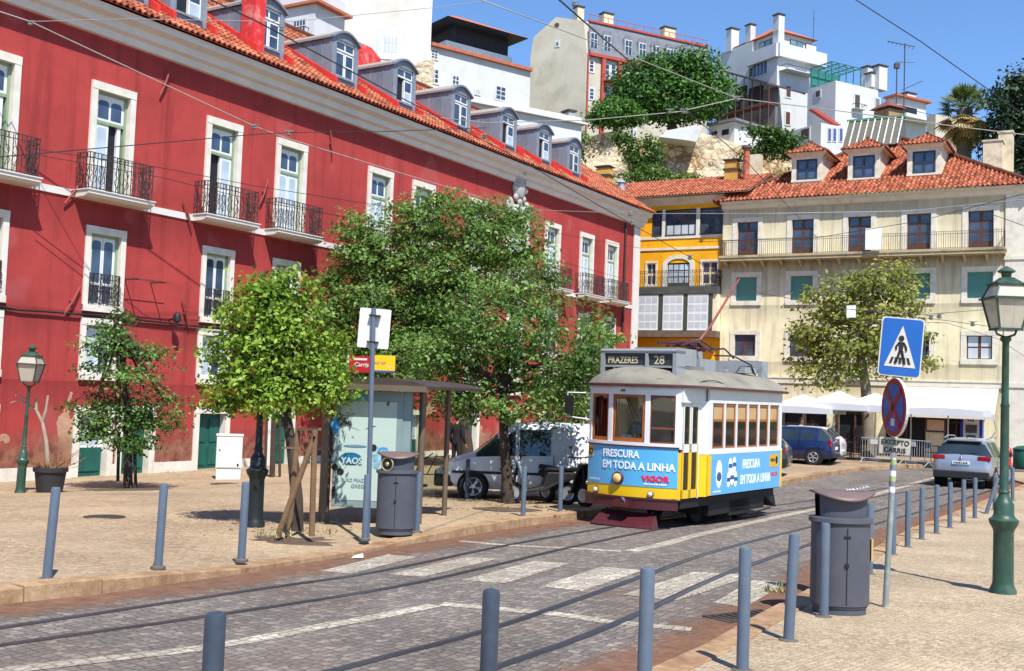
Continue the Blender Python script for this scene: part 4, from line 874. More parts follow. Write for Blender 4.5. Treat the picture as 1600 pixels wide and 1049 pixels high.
# white tower house
hB = House('tower_house', 'stacked white modern house with terraces and small orange roof on the hilltop', (1215, 76), 118, 1281, 1172, 61, 26, m_wh)
ph = MB(); z0 = hB.H; _, z1 = hB.FR.px(1226, 52); 
ph.box(.8, hB.Lr - .5, .8, hB.Ll + 3, z0, z1 + .3); ph.build('penthouse', m_wh, hB.t)
mb = MB(); e = .5; X1, Y1 = hB.Lr - .5, hB.Ll + 3
mb.add([(.8 - e, .8 - e, z1 + .3), (X1 + e, .8 - e, z1 + .3), (X1 + e, Y1 + e, z1 + .3), (.8 - e, Y1 + e, z1 + .3), (X1 * .5, Y1 * .45, z1 + 2.0), (X1 * .5, Y1 * .6, z1 + 2.0)], [(0, 1, 4), (1, 2, 5, 4), (2, 3, 5), (3, 0, 4, 5), (3, 2, 1, 0)]); mb.build('roof', m_otile, hB.t)
mb = MB(); mb.box(-.2, hB.Lr + .5, -.6, .05, z0 - 1.0, z0 + .5); mb.box(-.5, .05, -.3, hB.Ll, z0 - 1.0, z0 + .5); mb.build('terrace_parapet', m_wh, hB.t)
def dwin(pa, left, inw=.8, nx=2, nz=1, nm='window', pm=None):
    f_ = hB.face(left); x0, za = f_.px(pa[0], pa[1], inw); x1, zb_ = f_.px(pa[2], pa[3], inw); mb = MB(); mb.box(x0, x1, inw - .1, inw - .04, zb_, za); o = hB.put(mb, nm, m_dk, left); mb = MB(); g = (x1 - x0) / nx
    for i in range(nx): mb.box(x0 + i * g + .08, x0 + (i + 1) * g - .08, inw - .12, inw - .1, zb_ + .08, za - .08)
    p = mb.build('pane', pm or glassy('terrace_glass', (112, 142, 146)), o)
dwin((1234, 62, 1254, 82), 0); dwin((1258, 68, 1275, 84), 0, .8, 1, 1, 'window', m_wh)
dwin((1154, 73, 1172, 80), 1); dwin((1187, 68, 1215, 84), 1, .8, 3)
hB.win((1178, 97, 1199, 115), 1, 4, 1); hB.win((1233, 94, 1240, 110), 0, 1, 2, m_wh, m_grayp, 'terrace_door'); hB.win((1261, 101, 1266, 116), 0, 1, 2, m_wh, m_grayp)
hB.slabp((1217, 111, 1264, 122), 1.2, m_wh); hB.rail((1217, 104, 1264, 113), 1.15)
hB.win((1228, 134, 1235, 153), 0, 1, 1, m_wh, m_brown); hB.win((1227, 174, 1234, 196), 0, 1, 1, m_wh, m_brown, 'door')
lw = MB(); q = hB.FL; x0, zt = q.px(1116, 86, 0); lw.box(x0, 0.05, .3, 8, 0, zt); o = hB.put(lw, 'side_wing', m_wh, 1)
hB.win((1171, 107, 1177, 120), 1, 1, 1, m_wh, m_olive)
for pa, y in (((1143, 46, 1154, 82), 8), ((1173, 40, 1180, 70), 5), ((1217, 24, 1225, 74), .3)): hB.chim(pa, y)
mb = MB(); x0, z0 = hB.FR.px(1271, 50, 5); mb.tube([(x0, 5, z0 - 1), (x0, 5, z0 + 2.6)], .03, 4); mb.tube([(x0 - .4, 5, z0 + 1.6), (x0 + .4, 5, z0 + 1.6)], .02, 4); mb.build('aerial', m_dk, hB.t)
# white stepped house with green pergola
hC = House('stepped_house', 'plain white cubic house with a green rooftop pergola', (1306, 126), 110, 1372, 1262, 61, 24, m_wh)
hC.win((1335, 147, 1343, 171), 0, 1, 1, m_wh, m_dk); hC.win((1367, 153, 1374, 172), 0, 1, 1, m_wh, m_grayr); hC.slabp((1330, 170, 1347, 174), .6, m_wh); hC.rail((1331, 163, 1347, 172), .6)
hC.win((1275, 143, 1282, 151), 1, 1, 1, m_wh, m_dk)
for pa, y in (((1356, 106, 1366, 135), 2), ((1374, 104, 1386, 142), .6), ((1362, 116, 1373, 138), 1.2)): hC.chim(pa, y)
m_perg = mat('green_pergola_metal', (48, 112, 104), .5, .2)
mb = MB(); zt = hC.H; Ly = min(hC.Ll, 7.); Lx = hC.Lr * .75
for i in range(6): y = 1 + (Ly - 1) * i / 5; mb.tube([(0.4, y, zt + 2.3), (Lx, y, zt + 2.3)], .06, 4)
for i in range(5): x = .4 + (Lx - .4) * i / 4; mb.tube([(x, 1, zt + 2.3), (x, Ly, zt + 2.3)], .06, 4); mb.tube([(x, 1, zt - .1), (x, 1, zt + 2.3)], .06, 4); mb.tube([(x, Ly, zt - .1), (x, Ly, zt + 2.3)], .06, 4)
mb.box(.4, Lx, Ly, Ly + .05, zt, zt + 2.2); mb.build('pergola', m_perg, hC.t)
st = MB(); q = hC.FL
for i in range(9): xa, za = q.px(1268 + 4 * i, 173 + 2.6 * i, -1.6); st.box(xa, xa + .5, -2.0, -.9, za - .12, za)
hC.put(st, 'stair', m_brick, 1)
hD = House('low_white_house', 'low white house with blue-framed windows at the foot of the cubic house', (1283, 192), 104, 1345, 1232, 61, 22, m_wh)
for px in (1296, 1304, 1314): hD.win((px - 3, 200, px + 2, 222), 0, 1, 1, m_wh, mat('blue_joinery', (70, 92, 140), .5), 'window', .05)
hD.win((1252, 203, 1265, 217), 1, 1, 1, m_wh, m_dk)
hE = House('terrace_house', 'white house with a shaded terrace left of the palm', (1400, 151), 112, 1447, 1384, 61, 24, m_wh)
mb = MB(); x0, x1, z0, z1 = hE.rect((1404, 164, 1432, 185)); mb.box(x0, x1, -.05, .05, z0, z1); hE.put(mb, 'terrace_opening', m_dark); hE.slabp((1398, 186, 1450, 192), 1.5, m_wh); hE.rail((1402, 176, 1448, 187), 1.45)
mb = MB(); mb.box(-.4, hE.Lr + .4, -.5, hE.Ll, hE.H, hE.H + .2); mb.build('roof', m_otile, hE.t); hE.chim((1418, 147, 1431, 156), 1.5)
for (px, pt, pb, wd) in ((1412, 68, 186, 3), (1400, 104, 186, 1)):
    P, Q = D(px, pt, 106), D(px, pb, 106); an = thing('tv_aerial', ('tall television aerial mast with long crossed arms above the terrace house' if wd > 1 else 'short television aerial mast with small boxy antenna above the terrace house'), 'aerial', Q, 0)
    mb = MB(); H_ = P.z - Q.z; mb.tube([(0, 0, 0), (0, 0, H_)], .06, 5); mb.build('mast', m_dk, an); mb = MB()
    if wd > 1:
        mb.tube([(-1.7, 0, H_ + .15), (1.1, .3, H_ - .2)], .05, 4); mb.tube([(-.9, 0, H_ - 1.9), (.9, 0, H_ - 1.9)], .03, 4); mb.tube([(-.2, 0, H_ - 4.7), (1.8, 0, H_ - 3.7)], .05, 4)
        for i in range(7): x = -1.6 + .4 * i; mb.tube([(x, -.3, H_ + .1 - .1 * i), (x, .3, H_ + .1 - .1 * i)], .025, 4)
    else:
        mb.box(-.25, .25, -.2, .2, H_ - .2, H_ + .3); mb.tube([(-.9, 0, H_ - 3.2), (.5, 0, H_ - 3.2)], .03, 4)
    mb.build('antenna', m_dk, an)
P = D(1388, 172, 103); gzb = thing('gazebo', 'small brown pyramid roofed kiosk on the hilltop terrace', 'gazebo', (P.x, P.y, P.z - 2.4), .5, None, .62)
mb = MB(); mb.box(-1.5, 1.5, -1.5, 1.5, 0, 3.6); mb.build('wall', mat('timber_wall', (150, 124, 88), .85, .2, 3), gzb); mb = MB(); mb.add([(-2, -2, 3.9), (2, -2, 3.9), (2, 2, 3.9), (-2, 2, 3.9), (0, 0, 5.4)], [(0, 1, 4), (1, 2, 4), (2, 3, 4), (3, 0, 4), (3, 2, 1, 0)]); mb.box(-1.2, 1.2, -1.2, 1.2, 3.6, 3.9); mb.build('roof', mat('brown_roof', (116, 68, 60), .8, .2), gzb)
# scaffolded ruin under a dark tarpaulin roof
hF = House('scaffolded_ruin', 'dark half ruined building wrapped in scaffolding beside the stone pine', (1212, 136), 114, 1216, 1122, 55, 24, mat('ruin_wall', (112, 104, 104), .95, .3, 1.2, dirt=(70, 60, 58), dscale=.6, damt=.8), 'building')
mb = MB(); q = hF.FL; x0, z0 = q.px(1126, 112, -1); x1, z1 = q.px(1214, 136, -1); mb.prism([(x0, -2.5, z0), (x1, -2.5, z1), (x1, -2.5, z1 + .2), (x0, -2.5, z0 + .2)], (0, 6, 0)); hF.put(mb, 'tarpaulin_roof', m_dk, 1)
mb = MB()
for i in range(8):
    x = x0 + (x1 - x0) * i / 7; mb.tube([(x, -2.2, 0), (x, -2.2, z0 + (z1 - z0) * i / 7)], .05, 4)
for z in (hF.H * .35, hF.H * .6, hF.H * .8): mb.tube([(x0, -2.2, z), (x1, -2.2, z)], .05, 4); mb.box(x0, x1, -2.2, -1.2, z - .1, z - .02)
hF.put(mb, 'scaffolding', mat('rusty_tubes', (112, 72, 60), .7, .2), 1)
for pa in ((1150, 140, 1165, 155), (1172, 140, 1190, 158), (1140, 165, 1155, 180)): hF.win(pa, 1, 1, 1, m_dark, m_dark, 'opening')
hG = House('low_hut', 'low whitewashed hut with square dark openings above the rubble wall', (1148, 190), 97, 1196, 1108, 50, 20, m_wh)
for pa in ((1168, 203, 1180, 216), (1186, 206, 1194, 216)): hG.win(pa, 0, 1, 1, m_wh, m_dark, 'opening', .05)
for pa in ((1112, 206, 1122, 211), (1128, 203, 1140, 211)): hG.win(pa, 1, 1, 1, m_wh, m_dark, 'opening', .05)
mb = MB(); mb.box(-.4, hG.Lr + .3, -.4, hG.Ll, hG.H, hG.H + .22); mb.build('roof', m_grayr, hG.t)
# white pieces on the rubble wall
for lab, pts in (('white plastered block capping the rubble wall', ((1030, 214), (1042, 204), (1086, 196), (1098, 197), (1088, 222), (1072, 219))), ('small white post at the top of the ivy', ((989, 201), (995, 200), (995, 214), (989, 214)))):
    P = [D(x, y, 92.6) for x, y in pts]; o = MB().prism([(p.x - P[0].x, 0, p.z - P[0].z) for p in P], (0, 2.2, 0)).build('parapet_wall', m_wh, None, P[0]); tag(o, lab, 'parapet')
# houses behind the red building
m_offw = mat('offwhite_render', (206, 203, 194), .9, .08, .4, dirt=(170, 160, 140), dscale=.3, damt=.5)
hH = House('tall_block', 'tall cream rendered blank block with one framed window behind the lead dormers', (528, -60), 80, 678, 505, 84, 12, m_offw)
hH.win((600, 56, 621, 84), 0, 4, 2, m_wh, m_grayp, 'window', .5)
mb = MB(); x0, x1, z0, z1 = hH.rect((628, 88, 676, 160)); mb.prism([(x0, 0, z0), (x1, 0, z0), (x1, 0, z1), (x0 + 1.2, 0, z1 - .4), (x0 + .4, 0, z1 - 1.3)], (0, -.02, 0)); hH.put(mb, 'exposed_stone', m_rock)
hI = House('white_gable_house', 'white house with shaded side wall and tile eaves left of the tall cream block', (494, -20), 76, 540, 425, 30, 12, m_wh)
hI.win((460, 33, 477, 60), 1, 4, 3); hI.rail((452, 50, 482, 62), .5, 1)
mb = MB(); mb.box(-.3, hI.Lr + .3, -.5, hI.Ll, hI.H - 1.2, hI.H - 1.0); mb.build('roof', m_otile, hI.t)
hJ = House('long_white_house', 'long white house with a brick coping and small sash windows on the slope', (672, 72), 92, 829, 640, 53.5, 14, m_wh)
mb = MB(); mb.box(0, hJ.Lr, -.35, .3, hJ.H, hJ.H + .28); mb.build('coping', m_otile, hJ.t)
for pa in ((674, 78, 683, 93), (673, 107, 684, 131), (707, 118, 716, 140), (775, 134, 789, 158), (743, 140, 749, 148)): hJ.win(pa, 0, 2, 3)
q = hJ.FR; xa, za = q.px(697, 66, 4); xb, zb2 = q.px(801, 66, 4); mb = MB(); mb.box(xa, xb, 4, 11, 0, za + .2); mb.build('upper_storey', m_wh, hJ.t)
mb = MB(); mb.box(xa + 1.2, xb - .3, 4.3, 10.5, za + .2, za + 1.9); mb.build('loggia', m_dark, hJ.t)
mb = MB(); z_ = za + 1.9; mb.add([(xa - .8, 2.6, z_), (xb + .8, 2.6, z_), (xb + .8, 12, z_), (xa - .8, 12, z_), ((xa + xb) / 2 - 1, 7, z_ + 2), ((xa + xb) / 2 + 1, 7, z_ + 2)], [(0, 1, 5, 4), (1, 2, 5), (2, 3, 4, 5), (3, 0, 4)]); mb.add([(xa - .8, 2.6, z_ - .05), (xb + .8, 2.6, z_ - .05), (xb + .8, 12, z_ - .05), (xa - .8, 12, z_ - .05)], [(3, 2, 1, 0)], mi=1); mb.build('pavilion_roof', [m_otile, m_dark], hJ.t)
hK = House('parapet_house', 'low white house with a flat parapet just above the dormers', (735, 150), 77, 909, 715, 58, 12, m_wh)
mb = MB(); mb.box(-.3, hK.Lr + .3, -.35, hK.Ll, hK.H - .5, hK.H - .35); mb.box(-.1, hK.Lr, .2, hK.Ll - .2, hK.H - .35, hK.H + .1); mb.build('parapet', m_wh, hK.t); hK.chim((889, 176, 899, 186), 2, m_zinc)
hL = House('cream_cottage', 'small cream cottage peeking out between the terrace house and the palm', (1462, 178), 100, 1500, 1448, 61, 20, m_cream)
# ---------------------------------------------------------------- tram
TA = .611; TR = Frame(2.438, 21.348, -.58, -TA)
m_tw = paint('tram_white', (214, 216, 214), 0, .35, .4); m_ty = paint('tram_yellow', (226, 184, 8), 0, .35, .5); m_tm = paint('tram_maroon', (74, 26, 32), 0, .45, .3)
m_tb = paint('advert_blue', (84, 166, 214), 0, .35, .3); m_wood = mat('varnished_wood', (150, 82, 36), .35, .25, 6, coat=.4)
m_troof = mat('tram_roof_canvas', (128, 123, 110), .9, .18, 1.6, dirt=(84, 83, 82), dscale=.7, damt=.85); m_tgrey = mat('tram_grey', (142, 146, 148), .6, .12, 3, dirt=(104, 100, 96), dscale=3, damt=.5)
m_black = mat('black_iron', (24, 22, 22), .65, .3, 6); m_rubber = mat('tyre_rubber', (26, 26, 28), .8, .2, 10)
m_lw = mat('lettering_white', (232, 236, 236), .5, .02); m_lr = mat('lettering_red', (214, 32, 74), .5, .05); m_gold = mat('advert_gold', (206, 160, 48), .5, .1); m_lb = mat('lettering_black', (26, 26, 26), .6, .05); m_navy2 = mat('advert_navy', (44, 84, 132), .5, .1)
m_blind = mat('brown_window_blind', (176, 148, 104), .8, .15, 4); m_clear = clear('clear_glass'); m_seat = mat('seat_wood', (112, 58, 40), .5, .2, 5)
k = N('lamp_lens'); k.set(lin((226, 220, 200)), .08, 0, .8, 1.); m_lens = k.m; m_amber = mat('warm_lens', (232, 190, 120), .12, .1, 3, coat=1.); m_chrome = mat('chrome', (190, 192, 196), .15, .05, metal=1.)
tram = thing('tram', 'vintage yellow and white tram with light blue advertising panels and maroon bumper', 'tram', TR.o, TR.th)
fc = lambda w: -.24 * (1 - min(1, w * w))
def arc(mb, w0, w1, z0, z1, o0=0., o1=-.04, n=10, zt=None, **kw):       # curved plate following the bowed front, o0 outer offset, o1 inner
    vs = []; fs = []
    for i in range(n + 1):
        w = w0 + (w1 - w0) * i / n; zz = z1 if zt is None else zt((w - w0) / (w1 - w0))
        for o, z in ((o0, z0), (o0, zz), (o1, zz), (o1, z0)): vs.append((w * (1 + o * .6), fc(w) - o, z))
    for i in range(n):
        for j in range(4): fs.append((4 * i + j, 4 * i + 4 + j, 4 * i + 4 + (j + 1) % 4, 4 * i + (j + 1) % 4))
    fs += [(0, 1, 2, 3), (4 * n + 3, 4 * n + 2, 4 * n + 1, 4 * n)]
    mb.add(vs, fs, smooth=True, **kw)
onfront = lambda o: (lambda x, y, z: (x * (1 + o * .6), fc(x) - o + y, z))
mb = MB(); arc(mb, -1, 1, .40, .60, .04, -.1, 16); arc(mb, -1.0, 1.0, .585, .615, .06, -.05, 16); mb.box(-.16, .16, -.42, -.25, .42, .56); mb.build('bumper', m_tm, tram)
mb = MB(); mb.tube([(-.1, -.36, .5), (.1, -.4, .53), (.02, -.42, .6)], .03, 6); mb.build('coupling', m_chrome, tram)
mb = MB(); arc(mb, -1, 1, .6, 1.5, 0, -.04, 16); 
mb.box(.93, 1.0, 0.02, .1, .6, 1.5); mb.box(-1.0, -.96, 0.02, 1.0, .6, 1.5); mb.build('front_apron', m_ty, tram)
fa = MB(); arc(fa, -.985, .985, .82, 1.575, .008, -.002, 16)
fa.cur = 1
text_on(fa, 'FRESCURA', -.56, -.01, 1.36, .205, onfront(.008), bold=.005, sx=.86); text_on(fa, 'EM TODA A LINHA', -.56, -.01, 1.14, .205, onfront(.008), bold=.005, sx=.86)
fa.cur = 2; text_on(fa, 'VIGOR', .34, -.01, .93, .155, onfront(.008), bold=.008, sx=1.08)
fa.cur = 1; [fa.add([onfront(.008)(x + a, -.01 - c, z + b) for a, b, c in small_print(w, .035, n, n)[0]], small_print(w, .035, n, n)[1]) for x, z, w, n in ((.38, .865, .42, 13), (-.92, .885, .3, 12))]
fa.cur = 3; arc(fa, -.975, -.84, 1.33, 1.56, .012, .004, 3); fa.cur = 4; text_on(fa, 'D', -.955, -.012, 1.37, .17, onfront(.01), bold=.004)
fa.build('advert_panel', [m_tb, m_lw, m_lr, m_gold, m_lb], tram)
mb = MB(); arc(mb, -1.0, 1.0, 1.575, 1.6, .03, -.03, 16); mb.build('waist_moulding', m_tm, tram)
mb = MB(); arc(mb, -1, 1, 1.6, 1.66, .015, -.05, 16); arc(mb, -1.0, 1.0, 2.58, 2.76, .0, -.05, 16); arc(mb, -1.01, 1.01, 2.68, 2.71, .02, 0, 16)
for w0, w1 in ((-1.0, -.93), (-.46, -.36), (.36, .46), (.92, 1.0)): arc(mb, w0, w1, 1.6, 2.62, .0, -.07, 3)
for w0, w1 in ((-.93, -.46), (-.36, .36), (.46, .92)): arc(mb, w0, w1, 2.60, 2.63, -.0, -.05, 8); 
vs_ = None
mb.build('front_posts', m_tw, tram)
mb = MB()
text_on(mb, '544', -.17, -.01, 2.63, .07, onfront(.008), bold=.002); mb.build('fleet_number', m_lb, tram)
for i, (w0, w1, wd) in enumerate(((-.93, -.46, .05), (-.36, .36, .055), (.46, .92, .02))):
    fr = MB(); mid = lambda t: 2.55 + .05 * math.sin(math.pi * t)
    arc(fr, w0, w1, 1.66, 1.66 + wd * 1.5, -.02, -.06, 6); arc(fr, w0, w0 + wd, 1.66, 2.58, -.02, -.06, 2); arc(fr, w1 - wd, w1, 1.66, 2.58, -.02, -.06, 2)
    vs = []; n = 8                                          # arched head of the frame
    for j in range(n + 1):
        t = j / n; w = w0 + (w1 - w0) * t; arch_ = 2.47 + .07 * math.sin(math.pi * t)
        for z, o in ((arch_, -.02), (2.62, -.02), (2.62, -.06), (arch_, -.06)): vs.append((w * (1 + o * .6), fc(w) - o, z))
    fr.add(vs, [(4 * j + a, 4 * j + 4 + a, 4 * j + 4 + (a + 1) % 4, 4 * j + (a + 1) % 4) for j in range(n) for a in range(4)])
    if i == 2: arc(fr, w0, w1, 1.93, 1.97, -.02, -.06, 4)
    wo = fr.build('front_window', m_wood if i < 2 else m_seat, tram)
    pn = MB(); arc(pn, w0 + .02, w1 - .02, 1.7, 2.58, -.035, -.042, 8); pn.build('pane', m_clear, wo)
mb = MB(); mb.box(-.16, .06, -.17, -.14, 1.72, 1.8); mb.build('route_card', m_lw, tram); mb = MB(); mb.box(-.86, -.66, 0, .02, 1.74, 1.95); mb.build('window_notice', m_navy2, tram)
wp = MB(); wp.tube([(-.05, fc(0) + .03, 2.5), (.16, fc(.16) + .03, 2.0)], .012, 4); wp.tube([(.0, fc(0) + .02, 2.5), (.22, fc(.2) + .02, 2.1)], .01, 4); wp.build('wiper', m_black, tram)
def disc(name, w, z, r, mats, off=.0):
    mb = MB(); mb.T = Matrix.Translation((w, fc(w) - off, z)) @ Matrix.Rotation(math.pi / 2, 4, 'X') @ Matrix.Rotation(0, 4, 'Z')
    mb.lathe([(r, -.02), (r * 1.0, .03), (r * .86, .05)], 20); mb.cur = 1; mb.lathe([(r * .72, .03), (r * .72, .055), (r * .5, .075), (0.001, .085)], 20); return mb.build(name, mats, tram)
disc('headlight', -.17, .955, .125, [m_tm, m_amber], .01); disc('marker_light', -.72, .69, .065, [m_chrome, m_lens]); disc('marker_light', .52, .69, .065, [m_chrome, m_lens])
# cowcatcher
mb = MB()
for j in range(4):
    a, b = j / 4., (j + .82) / 4.; z0, z1 = .3 - .26 * a, .3 - .26 * b; y0, y1 = -.1 - .32 * a, -.1 - .32 * b; e0, e1 = .58 + .1 * a, .58 + .1 * b
    mb.prism([(-e0, y0, z0), (e0, y0, z0), (e1, y1, z1), (-e1, y1, z1)], (0, .02, .012))
for x in (-.5, 0, .5): mb.tube([(x, -.05, .34), (x * 1.1, -.4, .05)], .018, 4)
for x in (-.58, .58): mb.prism([(x, -.1, .3), (x * 1.16, -.42, .03), (x * 1.1, -.1, .02)], (.02, 0, 0))
mb.build('fender', m_tm, tram)
# body sides
BWd, Y0, Y1 = 1.12, 1.05, 4.95
def sidewall(sg):
    mb = MB(); x0, x1 = (BWd - .04, BWd) if sg > 0 else (-BWd, -BWd + .04)
    mb.box(x0, x1, Y0, Y1, .66, 1.56); mb.box(x0, x1, Y0, Y1, 2.47, 2.76); mb.box(x0, x1, Y0, Y0 + .17, 1.56, 2.47); mb.box(x0, x1, Y1 - .17, Y1, 1.56, 2.47)
    mb.box(x0 - .01, x1 + .02, Y0, Y1, 1.45, 1.5)
    n = 6; st = (Y1 - Y0 - .34) / n
    for i in range(1, n): y = Y0 + .17 + st * i; mb.box(x0, x1 + .003, y - .035, y + .035, 1.54, 2.49)
    o = mb.build('side_wall', m_tw, tram)
    for i in range(n):
        y = Y0 + .17 + st * i; xa = x0 + .01 if sg > 0 else x1 - .01
        f = MB(); f.box(xa - .012, xa + .012, y + .035, y + .075, 1.56, 2.47); f.box(xa - .012, xa + .012, y + st - .075, y + st - .035, 1.56, 2.47); f.box(xa - .012, xa + .012, y + .035, y + st - .035, 2.1, 2.15); f.box(xa - .012, xa + .012, y + .035, y + st - .035, 1.56, 1.6)
        f.box(xa - .012, xa + .012, y + .035, y + st - .035, 2.42, 2.47); wv = f.build('side_window', m_wood, tram)
        p = MB(); p.box(xa - .003, xa + .003, y + .05, y + st - .05, 1.58, 2.12); p.build('pane', m_clear, wv)
        b = MB(); b.box(xa - .014, xa - .006, y + .05, y + st - .05, 2.14, 2.43); b.build('blind', m_blind, wv)
sidewall(1); sidewall(-1)
mb = MB(); mb.box(BWd - .01, BWd + .012, Y0 - .02, Y0 + .13, .64, 1.45); mb.box(BWd - .01, BWd + .012, Y1 - .1, Y1 + .02, .64, 1.45); mb.box(-BWd - .01, -BWd + .01, Y0, Y1, .64, 1.45); mb.build('yellow_corner', m_ty, tram)
sa = MB(); sa.box(BWd - .005, BWd + .016, Y0 + .13, Y1 - .1, .64, 1.45)
def side_txt(body, y, z, size, **k_):
    v, f = text_geo(body, size, **k_); sa.add([(BWd + .018 + c, y + a, z + b) for a, b, c in v], f, smooth=False)
sa.cur = 1; side_txt('FRESCURA', 2.72, 1.12, .27, bold=.006, sx=.74); side_txt('EM TODA A LINHA', 2.62, .8, .27, bold=.006, sx=.72); [sa.add([(BWd + .018 + c, 1.26 + a, .69 + b) for a, b, c in small_print(.4, .04, 11)[0]], small_print(.4, .04, 11)[1])]
sa.ball((BWd + .014, 1.55, 1.05), (.006, .16, .3), 16, 8, mi=1); sa.ball((BWd + .018, 1.55, 1.0), (.006, .12, .1), 12, 6, mi=5)
for dy, dz, r in ((2.02, .82, .11), (2.2, .86, .13), (2.38, .82, .11), (2.1, 1.1, .12), (2.3, 1.12, .12)): sa.ball((BWd + .012, dy, dz + .1), (.008, r, .19), 10, 6, mi=1); sa.box(BWd + .014, BWd + .022, dy - r * .7, dy + r * .7, dz + .06, dz + .14, mi=5); 
sa.box(BWd + .016, BWd + .022, 4.22, 4.72, 1.1, 1.38, mi=3); sa.cur = 4; [sa.add([(BWd + .024 + c, 4.26 + a, 1.22 + b) for a, b, c in small_print(.26, .08, 6)[0]], small_print(.26, .08, 6)[1])]; sa.add([(BWd + .024, 4.62 + .07 * math.cos(i * .4488) , 1.25 + .09 * math.sin(i * .4488)) for i in range(14)], [tuple(range(14))]); sa.cur = 2; side_txt('VIGOR', 4.3, .9, .13, bold=.003)
sa.build('side_advert', [m_tb, m_lw, m_lr, m_gold, m_lb, m_navy2], tram)
# front platform doors, angled jamb, rear platform
def doorleaf(y0, y1, x, s=1):
    d = MB(); a, b = x - .02, x + .02
    d.box(a, b, y0, y0 + .05, .62, 2.45); d.box(a, b, y1 - .05, y1, .62, 2.45); d.box(a, b, y0, y1, .62, .78); d.box(a, b, y0, y1, 1.5, 1.66, mi=1); d.box(a, b, y0, y1, 2.38, 2.46, mi=1)
    for p in (y0, y1 - .05): d.box(a - .004, b + .004, p, p + .05, 1.66, 2.45, mi=1)
    o = d.build('door', [m_ty, m_tw], tram); p = MB(); p.box(x - .004, x + .004, y0 + .04, y1 - .04, .76, 2.4); p.build('pane', m_clear, o)
doorleaf(.14, .47, .985); doorleaf(.49, .83, .985)
MB().box(.965, 1.002, .0, .13, 1.56, 2.76).build('corner_post', m_tw, tram); MB().box(.95, 1.05, .02, 1.05, 2.46, 2.76).build('door_header', m_tw, tram)
mb = MB(); mb.prism([(.97, .84, 1.45), (.97, .88, 1.45), (BWd, 1.06, 1.45), (BWd - .02, 1.06, 1.45)], (0, 0, 1.05)); mb.prism([(.97, .84, .62), (.97, .88, .62), (BWd, 1.06, .62), (BWd - .02, 1.06, .62)], (0, 0, .83), mi=1); mb.box(.94, .999, .82, .88, .6, 2.5); mb.build('door_jamb', [m_tw, m_ty], tram); mb = MB()
for s in (-1.0, .96):
    q = s * .8; mb.box(q, q + .04, 4.98, 5.7, .6, 1.56); mb.box(q, q + .04, 4.98, 5.7, 2.47, 2.76)
mb.box(-.8, .8, 5.68, 5.72, .6, 1.56); mb.box(-.8, .8, 5.68, 5.72, 2.47, 2.76); mb.box(-1.1, 1.1, 4.93, 4.97, .66, 1.56)
for x in (-.8, -.3, .25, .74): mb.box(x, x + .06, 5.67, 5.72, 1.5, 2.5)
mb.build('rear_platform', m_tw, tram); MB().box(-1.0, -.96, 0, 1.05, 2.47, 2.76).build('door_header', m_tw, tram)
mb = MB(); mb.box(-1, .96, -.05, 1.05, .56, .62); mb.box(-1.08, 1.08, 1.05, 4.95, .62, .68); mb.box(-.8, .8, 4.95, 5.7, .56, .62); mb.build('floor', m_black, tram)
mb = MB(); mb.box(-.98, .96, -.02, 1.05, 2.74, 2.77); mb.box(-.78, .78, 4.95, 5.68, 2.74, 2.77); mb.box(-1.1, 1.1, Y0, Y1, 2.745, 2.768); mb.build('ceiling', m_wood, tram)
# domed roof
mb = MB(); st = []
for y in (-.36, -.33, -.26, -.1, .15, .5, 1., 2., 3., 4., 4.9, 5.1, 5.4, 5.6, 5.7, 5.74):
    t = max(0, (.6 - y) / .96, (y - 4.75) / .99); st.append((y, 1.2 * math.sqrt(max(.0, 1 - t ** 3.2)) + .02, math.sqrt(max(.0, 1 - t ** 2.6))))
n = 18; vs = []
for y, hw, hk in st:
    for j in range(n + 1): u = -1 + 2 * j / n; vs.append((u * hw, y, 2.77 + (.40 * hk) * max(0, 1 - abs(u) ** 2.3) ** .75))
m_ = n + 1; mb.add(vs, [(i * m_ + j, i * m_ + j + 1, (i + 1) * m_ + j + 1, (i + 1) * m_ + j) for i in range(len(st) - 1) for j in range(n)], smooth=True); mb.build('roof', m_troof, tram)
mb = MB(); pts = [(hw * s, y) for s in (1,) for y, hw, hk in st] + [(-hw, y) for y, hw, hk in st[::-1]]
mb.tube([(x * 1.0, y, 2.765) for x, y in pts], .028, 6, closed=True); mb.build('gutter_moulding', m_tm, tram)
mb = MB()
for a, b in ((-.95, -.5), (-.42, .3), (.38, .95)): mb.tube([(a + (b - a) * i / 8, -.31 + .38 * abs(a + (b - a) * i / 8) ** 2.5, 2.845 + .05 * math.sin(math.pi * i / 8)) for i in range(9)], .009, 4)
mb.tube([(1.12, .5 + .16 * i, 2.85 + .07 * math.sin(math.pi * i / 8)) for i in range(9)], .009, 4); mb.build('rain_strip', m_black, tram)
# destination sign and roof gear
mb = MB(); mb.box(-.84, .84, .12, .5, 3.12, 3.16); mb.box(-.84, .84, .1, .5, 3.40, 3.46); mb.box(-.84, -.76, .1, .5, 2.98, 3.46); mb.box(.76, .84, .1, .5, 2.98, 3.46); mb.box(.16, .22, .1, .3, 3.12, 3.44); mb.box(-.8, .8, .3, .5, 3.14, 3.42); mb.tube([(-.84, .12, 3.45), (.84, .12, 3.45)], .035, 8)
ds = mb.build('destination_sign', m_tgrey, tram)
mb = MB(); mb.box(-.76, .16, .15, .3, 3.15, 3.41); mb.box(.22, .76, .15, .3, 3.15, 3.41); mb.cur = 1; text_on(mb, 'PRAZERES', -.70, .146, 3.2, .185, bold=.003, sx=.82); text_on(mb, '28', .33, .146, 3.19, .235, bold=.003, sx=1.0)
mb.build('sign_face', [mat('sign_dark_blind', (52, 54, 54), .4, .1), mat('sign_lettering', (196, 186, 146), .6, .08)], ds)
